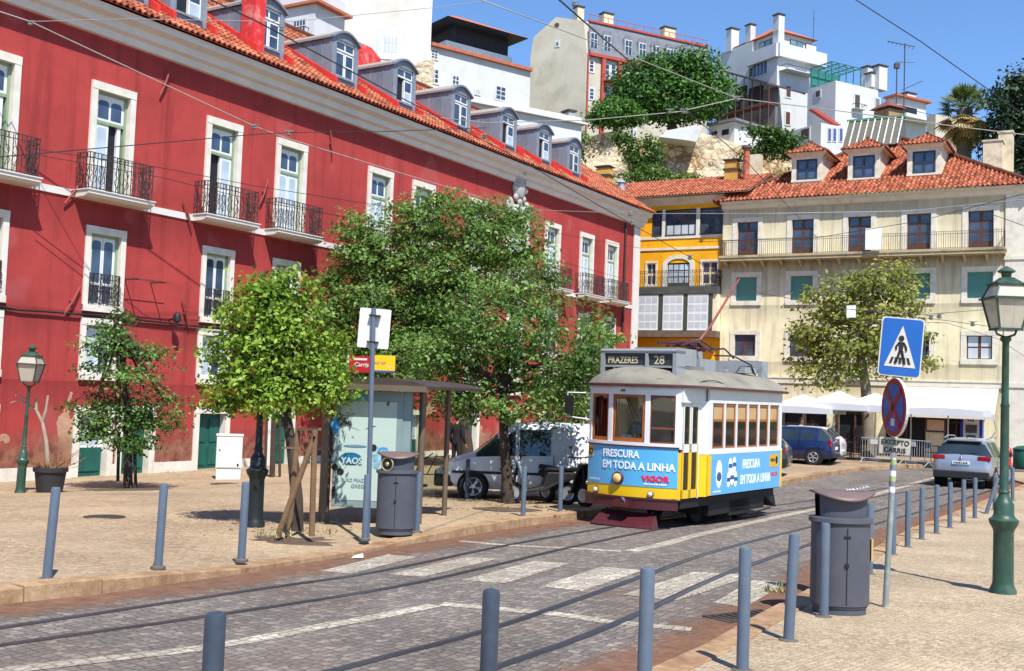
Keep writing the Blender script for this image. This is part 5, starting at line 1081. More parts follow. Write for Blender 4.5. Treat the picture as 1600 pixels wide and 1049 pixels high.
mb = MB(); mb.box(-.45, .5, .8, 1.7, 3.2, 3.55); mb.build('resistor_box', m_tgrey, tram)
mb = MB(); mb.box(-.3, .3, 2.3, 3.1, 3.15, 3.4); mb.box(-.12, .12, 2.5, 2.8, 3.4, 3.65); mb.box(-.5, .5, 2.1, 2.2, 3.16, 3.22); mb.box(-.5, .5, 3.2, 3.3, 3.16, 3.22); mb.build('trolley_base', m_tgrey, tram)
mb = MB(); R = random.Random(3)
for i in range(9): x = -.26 + .065 * i; mb.tube([(x, 1.3 + R.random() * .5, 3.62 + R.random() * .08), (x * .6, 2.4 + R.random() * .3, 3.72 + R.random() * .1), (x * .9, 3.0 + .3 * R.random(), 3.55 + .08 * R.random())], .025, 5)
mb.tube([(-.35, 2.5, 3.6), (.35, 2.5, 3.6)], .04, 6); mb.tube([(-.35, 2.0, 3.66), (.35, 2.0, 3.66)], .03, 5); mb.build('spring_gear', m_tm, tram)
mb = MB(); mb.tube([(0, 2.6, 3.64), (.12, 3.1, 4.1), (.15, 4.6, 5.35)], [.035, .03, .022], 6); mb.build('trolley_pole', mat('maroon_pole', (120, 52, 46), .5, .2), tram)
mb = MB(); mb.tube([(.3, 3.0, 3.5), (.5, 3.6, 3.52), (.62, 4.3, 3.35), (.62, 4.5, 3.15)], .018, 5); mb.tube([(.4, 4.2, 3.3), (.4, 4.9, 3.34), (.4, 5.1, 3.15)], .018, 5); mb.tube([(-.3, 2.9, 3.62), (.1, 4.0, 3.7), (.2, 4.3, 3.5)], .02, 5); mb.build('cable_loop', m_black, tram)
mb = MB(); mb.box(-.6, .7, 4.75, 5.1, 3.2, 3.46); mb.box(-.6, -.5, 4.75, 5.1, 2.98, 3.2); mb.box(.6, .7, 4.75, 5.1, 2.98, 3.2); mb.build('rear_sign', m_tgrey, tram)
mb = MB(); mb.box(-.2, .6, 4.0, 4.7, 3.16, 3.3); mb.build('roof_box', m_tgrey, tram)
# underframe, wheels
mb = MB(); mb.box(-.95, .95, .2, 4.95, .42, .58); mb.box(-.7, .7, 4.95, 5.6, .42, .56); mb.box(-.8, .8, 1.4, 4.6, .22, .42); mb.box(.82, .95, 1.5, 4.4, .2, .5); mb.box(.7, .95, 2.5, 3.6, .14, .45); mb.tube([(.98, 3.4, .12), (.98, 4.7, .16)], .02, 5); mb.prism([(.2, 4.9, .42), (.2, 5.5, .42), (.2, 5.65, .12)], (.55, 0, 0)); mb.build('underframe', m_black, tram)
for x in (-.48, .42):
    for y in (1.9, 4.1): mb = MB(); mb.T = Matrix.Translation((x, y, .3 - .02 * (y - 1.9))) @ Matrix.Rotation(math.pi / 2, 4, 'Y'); mb.lathe([(.1, 0), (.34, 0), (.34, .05), (.3, .09), (.1, .1)], 20); mb.build('wheel', m_black, tram)
for i in range(7):
    for x in (-.62, .55):
        y = 1.5 + i * .5
        mb = MB(); mb.box(x - .38, x + .38, y, y + .36, 1.02, 1.1); mb.box(x - .38, x + .38, y + .34, y + .4, 1.06, 1.86); mb.build('seat', m_seat, tram)
mb = MB()
for y in (1.1, 2.6, 4.2): mb.tube([(-.2, y, .65), (-.2, y, 2.75)], .018, 6); mb.tube([(.2, y, .65), (.2, y, 2.75)], .018, 6)
mb.build('grab_pole', m_chrome, tram)
mb = MB(); mb.box(-.5, .3, .1, .25, .62, 1.5); mb.build('control_desk', m_seat, tram); mb = MB(); mb.box(.3, .95, .98, 1.02, .62, 1.5); mb.box(-.95, .3, .98, 1.03, 1.5, 2.7); mb.build('bulkhead', mat('cream_bulkhead', (186, 168, 132), .6, .1), tram)
mb = MB(); mb.tube([(-.98, -.02, 2.58), (-1.42, -.18, 2.58), (-1.44, -.18, 2.1), (-.98, -.02, 2.05)], .016, 5); mb.box(-1.46, -1.28, -.22, -.17, 2.15, 2.52, mi=1); mb.build('mirror', [m_tw, m_black], tram)
# ---------------------------------------------------------------- trees and plants
m_bark = mat('bark', (66, 54, 46), .95, .3, 5, bump=.6, bscale=14); m_bark2 = mat('plane_bark', (122, 112, 94), .9, .35, 2.2)
L_B = leafmat('leaves_bright', (46, 72, 18), (112, 146, 42), (168, 190, 78)); L_C = leafmat('leaves_dark', (42, 68, 24), (94, 128, 52), (150, 174, 96)); L_A = leafmat('leaves_mid', (34, 60, 24), (74, 112, 46), (132, 160, 80), .3)
L_E = leafmat('leaves_olive', (62, 72, 24), (118, 126, 50), (176, 176, 90), .35); L_P = leafmat('pine_needles', (28, 58, 18), (66, 112, 38), (110, 150, 62), .2); L_I = leafmat('ivy_leaves', (34, 56, 18), (72, 104, 38), (120, 146, 66), .2); L_K = leafmat('conifer_needles', (14, 30, 16), (34, 58, 32), (62, 88, 46), .1)
def tree(name, label, base, trunk, blobs_px, Z, n, size, lm, r0=.13, seed=1, bark=None, group=None, up=.5, shell=.5, droop=0., limbs=True, dz=None, tuft=22, inner=.2):
    """trunk: pixel polyline of the stem; blobs_px: (px, py, radius x px, radius y px[, depth shift m]) seen at distance Z"""
    t = thing(name, label, 'tree', base, 0, group); s = Z / F; R = random.Random(seed); B = []
    for b in blobs_px:
        c = D(b[0], b[1], Z) - base; rx, rz = b[2] * s, b[3] * s; dy = b[4] if len(b) > 4 else R.uniform(-.5, .5) * rx
        B.append((c.x, c.y + dy, c.z, rx, (rx + rz) * .5, rz))
    mb = MB(); st = [D(px, py, Z) - base for px, py in trunk]; st[0].z -= .15; m = len(st)
    mb.tube([st[0]] + [p for p in st[1:]], [r0 * (1.25 if i == 0 else 1 - .45 * i / (m - 1)) for i in range(m)], 9)
    if limbs:
        for b in B:
            e = Vector(b[:3]); a = st[-1].lerp(st[-2], R.random() * .5); mid = a.lerp(e, .5) + Vector((R.uniform(-.1, .1), R.uniform(-.1, .1), .12)) * b[3]
            mb.tube([a, mid, e], [r0 * .42, r0 * .26, r0 * .1], 6)
            for q in range(4): d = Vector((R.gauss(0, 1), R.gauss(0, 1), R.gauss(.3, 1))).normalized(); mb.tube([mid.lerp(e, R.random()), e + Vector((d.x * b[3], d.y * b[4], d.z * b[5])) * .8], [r0 * .13, r0 * .04], 4)
    mb.build('trunk', bark or m_bark, t); leaves('crown', lm, B, n, size, t, (0, 0, 0), seed, shell, up, droop=droop, tuft=tuft, inner=inner)
    return t
b = G(462, 838, .12)
tree('street_tree', 'bright green young street tree propped by wooden stakes at the kerb', b, [(462, 838), (464, 780), (456, 700), (446, 640), (440, 590)], [(432, 620, 100, 32), (395, 600, 66, 40), (476, 600, 62, 44), (375, 552, 50, 46), (436, 545, 70, 60), (498, 560, 46, 46), (405, 490, 50, 40), (462, 500, 56, 46), (438, 455, 30, 26), (344, 585, 28, 26), (520, 600, 26, 28), (425, 470, 40, 30), (350, 632, 34, 16), (487, 455, 22, 18), (395, 452, 24, 20), (318, 640, 16, 10), (330, 566, 16, 12), (545, 625, 14, 12), (352, 500, 18, 14), (524, 520, 18, 14), (415, 432, 14, 12), (450, 432, 16, 10), (540, 585, 14, 12), (320, 610, 14, 10), (505, 480, 16, 12), (368, 475, 14, 12)], 17.4, 12500, .086, L_B, .11, 11)
b = G(200, 765, .1)
tree('street_tree', 'small tiered dark green tree in front of the red wall beside the potted stump', b, [(200, 766), (200, 700), (198, 640), (192, 560), (180, 500)], [(180, 512, 34, 16), (200, 545, 60, 16), (228, 560, 44, 14), (165, 540, 34, 18), (200, 590, 60, 18), (150, 575, 30, 12), (245, 585, 40, 12), (140, 634, 44, 14), (200, 630, 70, 22), (255, 625, 40, 14), (180, 660, 64, 22), (238, 660, 50, 20), (205, 690, 50, 14), (150, 672, 40, 18), (268, 640, 26, 10), (190, 490, 16, 10)], 26.2, 6500, .10, L_A, .1, 12, up=.9)
b = G(795, 797, .12)
tree('street_tree', 'dense dark green tree with a slim dark trunk standing before the white van', b, [(796, 797), (792, 740), (788, 690), (786, 640), (788, 590)], [(790, 628, 92, 34), (710, 620, 66, 44), (875, 630, 56, 42), (740, 560, 80, 60), (850, 570, 76, 56), (790, 520, 90, 56), (690, 560, 46, 46), (905, 570, 36, 46), (800, 460, 60, 40), (740, 490, 56, 44), (860, 500, 50, 46), (810, 440, 30, 26), (668, 540, 36, 36), (920, 540, 26, 40), (735, 640, 40, 18), (905, 600, 36, 30), (650, 575, 26, 40)], 24.2, 15000, .094, L_C, .14, 13)
b = G(728, 741, .12)
tree('street_tree', 'largest tree, tall broad crown reaching the balcony row of the red building', b, [(728, 741), (730, 700), (722, 640), (700, 560), (690, 480)], [(560, 470, 66, 40), (600, 400, 70, 56), (560, 400, 50, 60), (680, 360, 90, 56), (760, 370, 90, 60), (640, 330, 44, 26), (680, 310, 36, 18), (740, 325, 44, 20), (820, 400, 50, 50), (640, 470, 90, 70), (720, 450, 90, 70), (580, 540, 70, 50), (520, 440, 30, 30), (540, 500, 44, 30), (850, 440, 34, 34), (620, 540, 80, 60), (556, 360, 40, 26), (800, 340, 40, 24), (515, 495, 30, 22), (520, 590, 30, 16), (690, 520, 80, 60), (570, 575, 60, 40), (645, 575, 60, 40)], 36., 46000, .13, L_C, .24, 14, up=.6, inner=.45)
b = G(905, 765, .12)
tree('street_tree', 'slender green tree growing in the gap between the red building and the tram', b, [(905, 765), (903, 700), (902, 620), (905, 540)], [(905, 560, 40, 40), (930, 520, 30, 26), (890, 600, 50, 40), (940, 570, 26, 30), (925, 490, 20, 22), (880, 640, 50, 36), (918, 640, 30, 50), (960, 530, 14, 10)], 33., 3200, .15, L_C, .13, 15)
b = G(1357, 712, .12); Zp = b.y - 2.5; b = D(1357, 712, Zp); b.z = gz(b.x, b.y) + .1
tree('plane_tree', 'sparse olive green plane tree in front of the pale building', b, [(1357, 716), (1356, 660), (1352, 600), (1345, 560), (1338, 500)], [(1300, 470, 50, 34), (1370, 450, 60, 30), (1350, 500, 80, 36), (1280, 520, 50, 34), (1410, 470, 36, 34), (1265, 555, 36, 24), (1330, 545, 70, 30), (1400, 520, 50, 26), (1270, 590, 40, 22), (1310, 585, 40, 20), (1390, 425, 36, 16), (1335, 435, 36, 20), (1425, 515, 22, 12), (1445, 565, 18, 8), (1400, 560, 40, 20), (1385, 590, 26, 10), (1250, 520, 16, 14), (1430, 440, 14, 14)], Zp, 9000, .21, L_E, .3, 16, m_bark2, up=.7)
b = D(1050, 200, 99); b.z = hillz(b.x, b.y)
tree('stone_pine', 'huge rounded stone pine on the hilltop above the rubble wall', b, [(1052, 225), (1050, 190), (1048, 160)], [(1005, 140, 46, 40), (1050, 120, 56, 36), (1095, 130, 44, 44), (1060, 160, 60, 36), (1012, 160, 38, 24), (1105, 160, 32, 22), (1030, 105, 40, 22), (1080, 105, 36, 22), (975, 150, 22, 26), (1125, 145, 18, 20), (1130, 128, 12, 14), (1060, 172, 46, 12)], 99, 21000, .34, L_P, .5, 17, up=.8, shell=.86, tuft=7)
b = D(960, 205, 96.5); b.z = hillz(b.x, b.y)
tree('clipped_bush', 'low dome of dark clipped bush at the left foot of the stone pine', b, [(962, 212), (962, 195)], [(962, 181, 36, 18), (938, 186, 18, 10), (988, 185, 16, 11), (965, 171, 26, 10)], 95.2, 6500, .26, L_P, .3, 18, up=.8, shell=.88, tuft=5, limbs=False)
b = D(1590, 330, 80); b.z = 6
tree('conifer', 'very dark conifer rising at the right edge above the pale roof', b, [(1590, 330), (1590, 230), (1588, 120)], [(1588, 125, 14, 18), (1580, 150, 30, 24), (1606, 150, 30, 30), (1575, 190, 30, 26), (1612, 195, 40, 36), (1575, 235, 36, 30), (1612, 240, 44, 36), (1588, 285, 40, 40), (1560, 170, 16, 14), (1555, 215, 16, 16)], 80, 9000, .32, L_K, .35, 19, up=.2, shell=.55)
def patch(name, label, cat, blobs_px, Z, n, size, lm, seed):
    c = D(blobs_px[0][0], blobs_px[0][1], Z); s = Z / F; B = []
    for b_ in blobs_px: q = D(b_[0], b_[1], Z) - c; B.append((q.x, q.y + (b_[4] if len(b_) > 4 else 0), q.z, b_[2] * s, .6, b_[3] * s))
    tag(leaves(name, lm, B, n, size, None, c, seed, .4, .7, tuft=6), label, cat)
patch('ivy', 'ivy curtain hanging down the middle of the rubble wall', 'ivy', [(972, 215, 16, 12), (985, 228, 16, 14), (990, 245, 18, 16), (1005, 255, 20, 14), (1018, 225, 12, 14), (1020, 243, 14, 16), (1000, 268, 14, 8)], 91.0, 3000, .26, L_I, 31)
patch('ivy', 'scrubby green weeds along the foot of the rubble wall above the yellow house', 'weeds', [(990, 277, 26, 8), (1040, 280, 30, 8), (1075, 280, 20, 8), (1010, 268, 12, 8), (1035, 272, 12, 10)], 89.5, 1600, .28, L_I, 32)
patch('creeper', 'green creeper mound spilling over the hut roof beside the low white house', 'creeper', [(1190, 205, 24, 8), (1215, 214, 22, 12), (1235, 225, 18, 14), (1205, 228, 24, 10), (1180, 240, 18, 10), (1222, 240, 20, 8)], 92.0, 3200, .3, L_I, 33)
patch('creeper', 'patch of shrub between the parapet house and the rubble wall', 'shrub', [(908, 218, 5, 10), (907, 240, 5, 10), (909, 285, 8, 6)], 88.0, 500, .28, L_I, 34)
# palm
pb = D(1506, 262, 84); palm = thing('palm_tree', 'fan palm with a skirt of dry fronds above the pale roof', 'palm', (pb.x, pb.y, 6))
ct = D(1506, 172, 84); h_ = ct.z - 6; mb = MB(); mb.tube([(0, 0, 0), (0, 0, h_ * .6), (0, 0, h_)], [.5, .5, .6], 12); mb.build('trunk', mat('palm_trunk', (104, 96, 84), .95, .3, 2, bump=.8, bscale=6), palm)
def fronds(name, n, e0, e1, ln, m, seed, dz=0., sag=.5):
    R = random.Random(seed); mb = MB()
    for i in range(n):
        a = R.random() * 6.283; e = math.radians(R.uniform(e0, e1)); d = Vector((math.cos(a) * math.cos(e), math.sin(a) * math.cos(e), math.sin(e))); s = Vector((-math.sin(a), math.cos(a), 0)); l = ln * R.uniform(.75, 1.1); o = Vector((0, 0, h_ + dz)) + d * .3; hub = o + d * l * .5; mb.rnd = R.random() * .95 + .02
        mb.tube([o, hub], .03, 4)
        for j in range(13): t = (j - 6) / 6.; q = (d * math.cos(t * 1.35) + s * math.sin(t * 1.35)); tip = hub + q * l * .55 + Vector((0, 0, -sag * l * .16 * (1 + abs(t)))); w = q.cross(Vector((0, 0, 1))).normalized() * .07; mb.add([hub - w * .5, hub.lerp(tip, .5) - w, tip, hub.lerp(tip, .5) + w], [(0, 1, 2, 3)])
    mb.build(name, m, palm)
fronds('crown', 60, 0, 85, 2.0, leafmat('palm_leaves', (40, 62, 26), (92, 116, 56), (150, 160, 96), .25), 5)
fronds('dry_skirt', 70, -80, -5, 2.1, leafmat('dry_palm_leaves', (120, 98, 50), (176, 152, 92), (208, 188, 130), .25), 6, -.4, 1.)
# potted stump
pt = G(77, 772, .1); pot = thing('potted_plant', 'big black pot with a bare forked stump and dry twigs by the red wall', 'potted plant', pt)
mb = MB(); mb.lathe([(.24, 0), (.27, .02), (.335, .5), (.37, .5), (.375, .6), (.33, .6), (.31, .54), (0, .53)], 24); mb.build('pot', mat('black_plastic', (46, 44, 44), .6, .15, 4), pot)
mb = MB(); lp = lambda px, py: D(px, py, pt.y) - pt
mb.tube([lp(75, 725), lp(72, 690), lp(66, 660), lp(56, 640)], [.055, .045, .04, .034], 8); mb.tube([lp(66, 660), lp(72, 640), lp(75, 618)], [.036, .032, .024], 7); mb.tube([lp(57, 641), lp(45, 632), lp(30, 625), lp(16, 630)], [.03, .022, .018, .012], 6); mb.tube([lp(45, 632), lp(40, 622), lp(24, 618)], [.03, .02, .015], 5); mb.tube([lp(57, 641), lp(56, 622)], [.04, .02], 5); mb.build('stump', mat('bleached_wood', (150, 134, 116), .9, .2, 5), pot)
mb = MB(); R = random.Random(8)
for i in range(70): a = R.random() * 6.28; o = Vector((math.cos(a) * .2 * R.random(), math.sin(a) * .2 * R.random(), .52)); mb.tube([o, o + Vector((R.uniform(-.35, .6), R.uniform(-.3, .3), R.uniform(.1, .5)))], .006, 3)
mb.build('dry_twigs', mat('dry_twigs', (150, 112, 80), .9, .2), pot)
# stakes round the young trees
m_stake = mat('stake_wood', (112, 88, 62), .9, .25, 6, bump=.3); pegs = thing('tree_stake', 'frame of rough wooden stakes tied around the bright young tree', 'tree stakes', G(462, 838, .12))
q = pegs.location.copy(); lp = lambda px, py, dy=0: D(px, py, q.y + dy) - q
for p0, p1 in (((434, 838, -.1), (492, 682, -.1)), ((487, 838, -.1), (492, 672, -.1)), ((452, 828, .5), (466, 668, .5))): mb = MB(); mb.tube([lp(*p0), lp(*p1)], .045, 8); mb.build('stake', m_stake, pegs)
mb = MB(); mb.tube([lp(464, 671, .5), lp(500, 671, -.1)], .03, 4); mb.tube([lp(440, 700, .2), lp(470, 700, .2)], .02, 4); mb.build('tie_bar', m_stake, pegs)
pegs = thing('tree_stake', 'pair of thin stakes beside the small tiered tree', 'tree stakes', G(205, 766, .1)); q = pegs.location.copy()
for p0, p1 in (((184, 752, .3), (186, 676, .3)), ((212, 768, -.1), (210, 680, -.1))): mb = MB(); mb.tube([lp(*p0), lp(*p1)], .04, 7); mb.build('stake', m_bark, pegs)
pegs = thing('tree_stake', 'dark stakes and slim trunk near the green door behind the bright tree', 'tree stakes', G(425, 748, .1)); q = pegs.location.copy()
for p0, p1, r in (((414, 745), (417, 655), .04), ((425, 750), (428, 655), .08), ((437, 752), (437, 655), .04)): mb = MB(); mb.tube([lp(*p0), lp(*p1)], r, 7); mb.build('stake', m_bark, pegs)
# earth pits and weeds
m_soil = mat('tree_pit_soil', (88, 72, 58), .95, .35, 6, bump=.8, bscale=20)
for (px, py), r, lab in (((462, 838), .7, 'earth'), ((200, 766), 1.15, 'earth'), ((796, 798), .75, 'earth')):
    c = G(px, py, .12); R = random.Random(px); mb = MB(); n = 22; vs = [(0, 0, .012)] + [(r * q_ * math.cos(6.283 * i / n), r * .8 * q_ * math.sin(6.283 * i / n), 0) for i in range(n) for q_ in (R.uniform(.7, 1.1),)]; vs = [(x, y, gz(c.x + x, c.y + y) + lift_l(c.x + x, c.y + y) + .008 + z - c.z) for x, y, z in vs]; mb.add(vs, [(0, i + 1, (i + 1) % n + 1) for i in range(n)], smooth=True); tag(mb.build('soil', m_soil, None, c), kind='stuff')
def weed(px, py, lift, lab, n=40, h=.25, seed=1, w=.3):
    c = G(px, py, lift); R = random.Random(seed); mb = MB()
    for i in range(n):
        a = R.random() * 6.283; o = Vector((R.uniform(-w, w), R.uniform(-w, w) * .6, 0)); t = o + Vector((math.cos(a) * h * .5, math.sin(a) * h * .5, h * R.uniform(.4, 1))); s = Vector((-math.sin(a), math.cos(a), 0)) * .008; mb.rnd = R.random(); mb.add([o - s, o + s, t], [(0, 1, 2)])
    tag(mb.build('weed_tuft', leafmat('weed_blades', (96, 100, 50), (140, 136, 76), (178, 168, 112), .2) if 'weed_blades' not in MATS else MATS['weed_blades'], None, c), lab, 'weeds')
weed(1212, 925, .01, 'tuft of dry grass in the gutter beside the right kerb', 46, .16, 3, .12); weed(428, 838, .12, 'dry weeds around the stakes of the bright young tree', 60, .15, 4, .3); weed(500, 832, .12, 'low green weeds right of the staked young tree', 40, .11, 5, .25); weed(245, 742, .05, 'weeds at the foot of the red wall beside the green door', 80, .25, 6, .5); weed(120, 745, .05, 'dry weeds at the red wall behind the black pot', 90, .35, 7, .6)
# fallen leaves
R = random.Random(21); mb = MB()
for i in range(420):
    cx, cy = R.choice(((462, 830), (795, 800), (760, 790), (860, 795))); c = G(cx + R.gauss(0, 70), min(max(cy + R.gauss(0, 10), 700), 845), .0); 
    a = R.random() * 6.28; l = R.uniform(.03, .055); u = Vector((math.cos(a), math.sin(a), 0)) * l; w = Vector((-math.sin(a), math.cos(a), 0)) * l * .6; c.z = gz(c.x, c.y) + lift_l(c.x, c.y) + .006; mb.rnd = R.random(); mb.add([c - u, c + w, c + u + Vector((0, 0, .015)), c - w], [(0, 1, 2, 3)])
tag(mb.build('fallen_leaves', leafmat('fallen_leaf_litter', (96, 72, 40), (140, 112, 62), (176, 150, 92), .1)), kind='stuff')
# ---------------------------------------------------------------- bollards
m_bold = mat('bollard_dark_paint', (50, 60, 74), .45, .15, 2.5, coat=.2, dirt=(66, 74, 84), dscale=5, damt=.6); m_bol = mat('bollard_paint', (84, 97, 113), .45, .1, 2.5, coat=.2, dirt=(100, 104, 106), dscale=5, damt=.6)
mb = MB(); mb.lathe([(.048, -.05), (.048, .925), (.044, .943), (.03, .95), (0, .95)], 18); mb.build
bol_me = mb.mesh('post', m_bol); mb = MB(); mb.lathe([(.085, -.02), (.085, .006), (.06, .016), (.0, .016)], 16); base_me = mb.mesh('base', mat('bollard_base', (92, 84, 76), .9, .2))
bol_dark = bol_me.copy(); bol_dark.materials[0] = m_bold
def bollard(p, lab, lean=(0, 0), h=1., me=None):
    t = thing('bollard', lab, 'bollard', p, 0, 'bollards along the pavements'); t.rotation_euler = (lean[1], lean[0], 0); t.scale = (1, 1, h)
    put('post', me or bol_me, t); put('base', base_me, t)
def G_top(px, py, h, lift):                   # foot of a post of known height whose top shows at a pixel
    d = ray(px, py); lo, hi = 2. / F, 90. / F
    for _ in range(50):
        m = (lo + hi) / 2
        if CZ + d.z * m > gz(d.x * m, d.y * m) + lift + h: lo = m
        else: hi = m
    return Vector((d.x * lo, d.y * lo, gz(d.x * lo, d.y * lo) + lift))
for (px, py), lab, le in (((73, 905), 'bollard on the left plaza, nearest to the left edge of the photo', (.045, 0)), ((247, 886), 'bollard on the left plaza between the leftmost one and the tall dark lamp', (.02, 0)), ((377, 875), 'bollard on the left plaza in front of the tall dark lamp base', (.01, 0)),
    ((570, 842), 'bollard standing right at the foot of the bus stop pole', (0, 0)), ((651, 831), 'bollard just right of the litter bin at the bus shelter', (0, 0)), ((817, 808), 'bollard beside the slim dark tree trunk in front of the van', (0, 0)), ((875, 801), 'bollard before the scooters next to the tram', (0, 0))):
    bollard(G(px, py, .12), lab, le)
bollard(G(729, 783, .1), 'dark bollard before the front wheel of the white van', me=bol_dark)
for (px, py), lab in (((337, 957), 'foreground bollard cut by the bottom edge, left of the other two'), ((768, 921), 'foreground bollard cut by the bottom edge, dark and central'), ((1012, 887), 'foreground bollard cut by the bottom edge, right of the dark central one')):
    bollard(G_top(px, py, .95, .055), lab, me=bol_dark if px < 900 else None)
for (px, py), lab, le in (((1160, 1048), 'bollard on the right pavement beside the drain grate', (0, 0)), ((1232, 1001), 'slightly tilted bollard between the drain grate and the big litter bin', (.035, 0)), ((1287, 964), 'bollard standing right in front of the big litter bin', (0, 0)), ((1358, 897), 'bollard peeking out just right of the big litter bin', (0, 0)),
    ((1395, 867), 'bollard partly hidden by the no stopping sign pole', (0, 0)), ((1418, 855), 'first bollard to the right of the sign pole, with a pale dot near its top', (0, 0)), ((1440, 843), 'second bollard to the right of the sign pole', (0, 0)), ((1463, 834), 'third bollard to the right of the sign pole', (0, 0)), ((1484, 825), 'fourth bollard to the right of the sign pole', (0, 0)),
    ((1505, 817), 'bollard below the left rear wheel of the silver car', (0, 0)), ((1523, 810), 'bollard below the middle of the silver car', (0, 0)), ((1541, 803), 'crooked bollard leaning right, beside the tall green lamp', (.3, 0)), ((1554, 797), 'upright bollard hidden behind the crooked one and the green lamp', (0, 0)), ((1582, 783), 'bollard between the tall green lamp and the right edge', (0, 0))):
    bollard(G(px, py, .055), lab, le)
# ---------------------------------------------------------------- lamps
m_lg = mat('lamp_green', (40, 70, 56), .45, .2, 5, coat=.2, dirt=(92, 108, 84), dscale=4, damt=.6); m_lgd = mat('lamp_dark', (26, 34, 34), .5, .25, 5); m_lgl = clear('lantern_glass', (.8, .78, .72)); k = N('frosted_lantern_glass'); tr = k.n('BsdfTransparent'); mx = k.n('MixShader'); mx.inputs[0].default_value = .72; k.set(lin((196, 188, 168)), .3); k.l(tr.outputs[0], mx.inputs[1]); k.l(k.b.outputs[0], mx.inputs[2]); k.l(mx.outputs[0], k.out.inputs[0]); m_lgl = k.m; m_lgf = mat('lantern_milk_glass', (196, 188, 170), .35, .1, 3)
def lamp(p, lab, h, m, ped=1., w=.42, thin=1.):
    t = thing('street_lamp', lab, 'street lamp', p); z1 = h - .72 * w / .42
    mb = MB(); mb.lathe([(.2 * thin, -.05), (.2 * thin, .04), (.165 * thin, .1), (.155 * thin, .14), (.15 * thin, .74 * ped), (.165 * thin, .78 * ped), (.21 * thin, .84 * ped), (.225 * thin, .89 * ped), (.17 * thin, .92 * ped), (.15 * thin, .96 * ped), (.15 * thin, 1.08 * ped), (.12 * thin, 1.12 * ped), (.085 * thin, 1.17 * ped), (.075 * thin, 1.22 * ped)], 20); mb.build('pedestal', m, t)
    mb = MB(); r = .07 * thin; mb.lathe([(r, 1.2 * ped), (r * 1.35, 1.23 * ped), (r, 1.27 * ped), (r * .92, z1 * .72), (r * 1.05, z1 * .725), (r * .8, z1 * .74), (r * .75, z1 - .08), (r * 1.2, z1 - .05), (r * 1.2, z1 - .02), (r * .6, z1)], 14); mb.build('pole', m, t)
    k = w / .42; b, tp = .13 * k, .2 * k; hz = .36 * k; z0 = z1 + .08 * k
    mb = MB()
    for sx in (-1, 1):
        mb.tube([(0, 0, z1 - .02), (sx * b * .8, 0, z1 + .02), (sx * b, 0, z0)], .014 * k, 5)
        for sy in (-1, 1): mb.tube([(sx * b, sy * b, z0), (sx * tp, sy * tp, z0 + hz)], .014 * k, 4)
    mb.box(-b - .015, b + .015, -b - .015, b + .015, z0 - .015, z0 + .01)
    mb.box(-tp - .03, tp + .03, -tp - .03, tp + .03, z0 + hz - .01, z0 + hz + .015)
    T2 = .14 * k; zz = z0 + hz + .015
    for sx in (-1, 1):
        for sy in (-1, 1): mb.tube([(sx * tp, sy * tp, zz), (sx * T2, sy * T2, zz + .15 * k)], .012 * k, 4)
    mb.box(-T2 - .03, T2 + .03, -T2 - .03, T2 + .03, zz + .15 * k, zz + .17 * k); z2 = zz + .17 * k
    mb.add([(-T2, -T2, z2), (T2, -T2, z2), (T2, T2, z2), (-T2, T2, z2)] + [(-.06 * k, -.06 * k, z2 + .07 * k), (.06 * k, -.06 * k, z2 + .07 * k), (.06 * k, .06 * k, z2 + .07 * k), (-.06 * k, .06 * k, z2 + .07 * k)], [(0, 1, 5, 4), (1, 2, 6, 5), (2, 3, 7, 6), (3, 0, 4, 7), (4, 5, 6, 7)])
    mb.lathe([(.05 * k, 0), (.06 * k, .06 * k), (.1 * k, .075 * k), (.1 * k, .09 * k), (.04 * k, .13 * k), (0, .15 * k)], 14, (0, 0, z2 + .06 * k)); lt = mb.build('lantern', m, t)
    g = MB(); q = .97
    for (a, c, za, zb) in ((b * q, tp * q, z0 + .01, z0 + hz), (tp * q, T2 * q, zz, zz + .15 * k)):
        g.add([(-a, -a, za), (a, -a, za), (a, a, za), (-a, a, za), (-c, -c, zb), (c, -c, zb), (c, c, zb), (-c, c, zb)], [(0, 1, 5, 4), (1, 2, 6, 5), (2, 3, 7, 6), (3, 0, 4, 7)])
    g.build('pane', m_lgl, lt); g = MB(); g.lathe([(.02 * k, .08 * k), (.05 * k, .0), (.055 * k, -.08 * k), (.03 * k, -.13 * k), (0, -.14 * k)], 12, (0, 0, z0 + hz - .05)); g.build('bulb', m_lgf, lt)
    return t
lamp(G(1567, 927, .055), 'tall green cast iron street lamp on the right pavement', 3.9, m_lg, 1., .44, .78)
t_ = lamp(G(31, 773, .1), 'slim green street lamp with amber lantern at the far left', 3.2, m_lg, .85, .46, .62); t_.rotation_euler = (0, .025, 0)
lamp(G(398, 822, .12), 'nearly black street lamp whose lantern hides in the bright green tree', 3.2, m_lgd, 1., .42, .8)
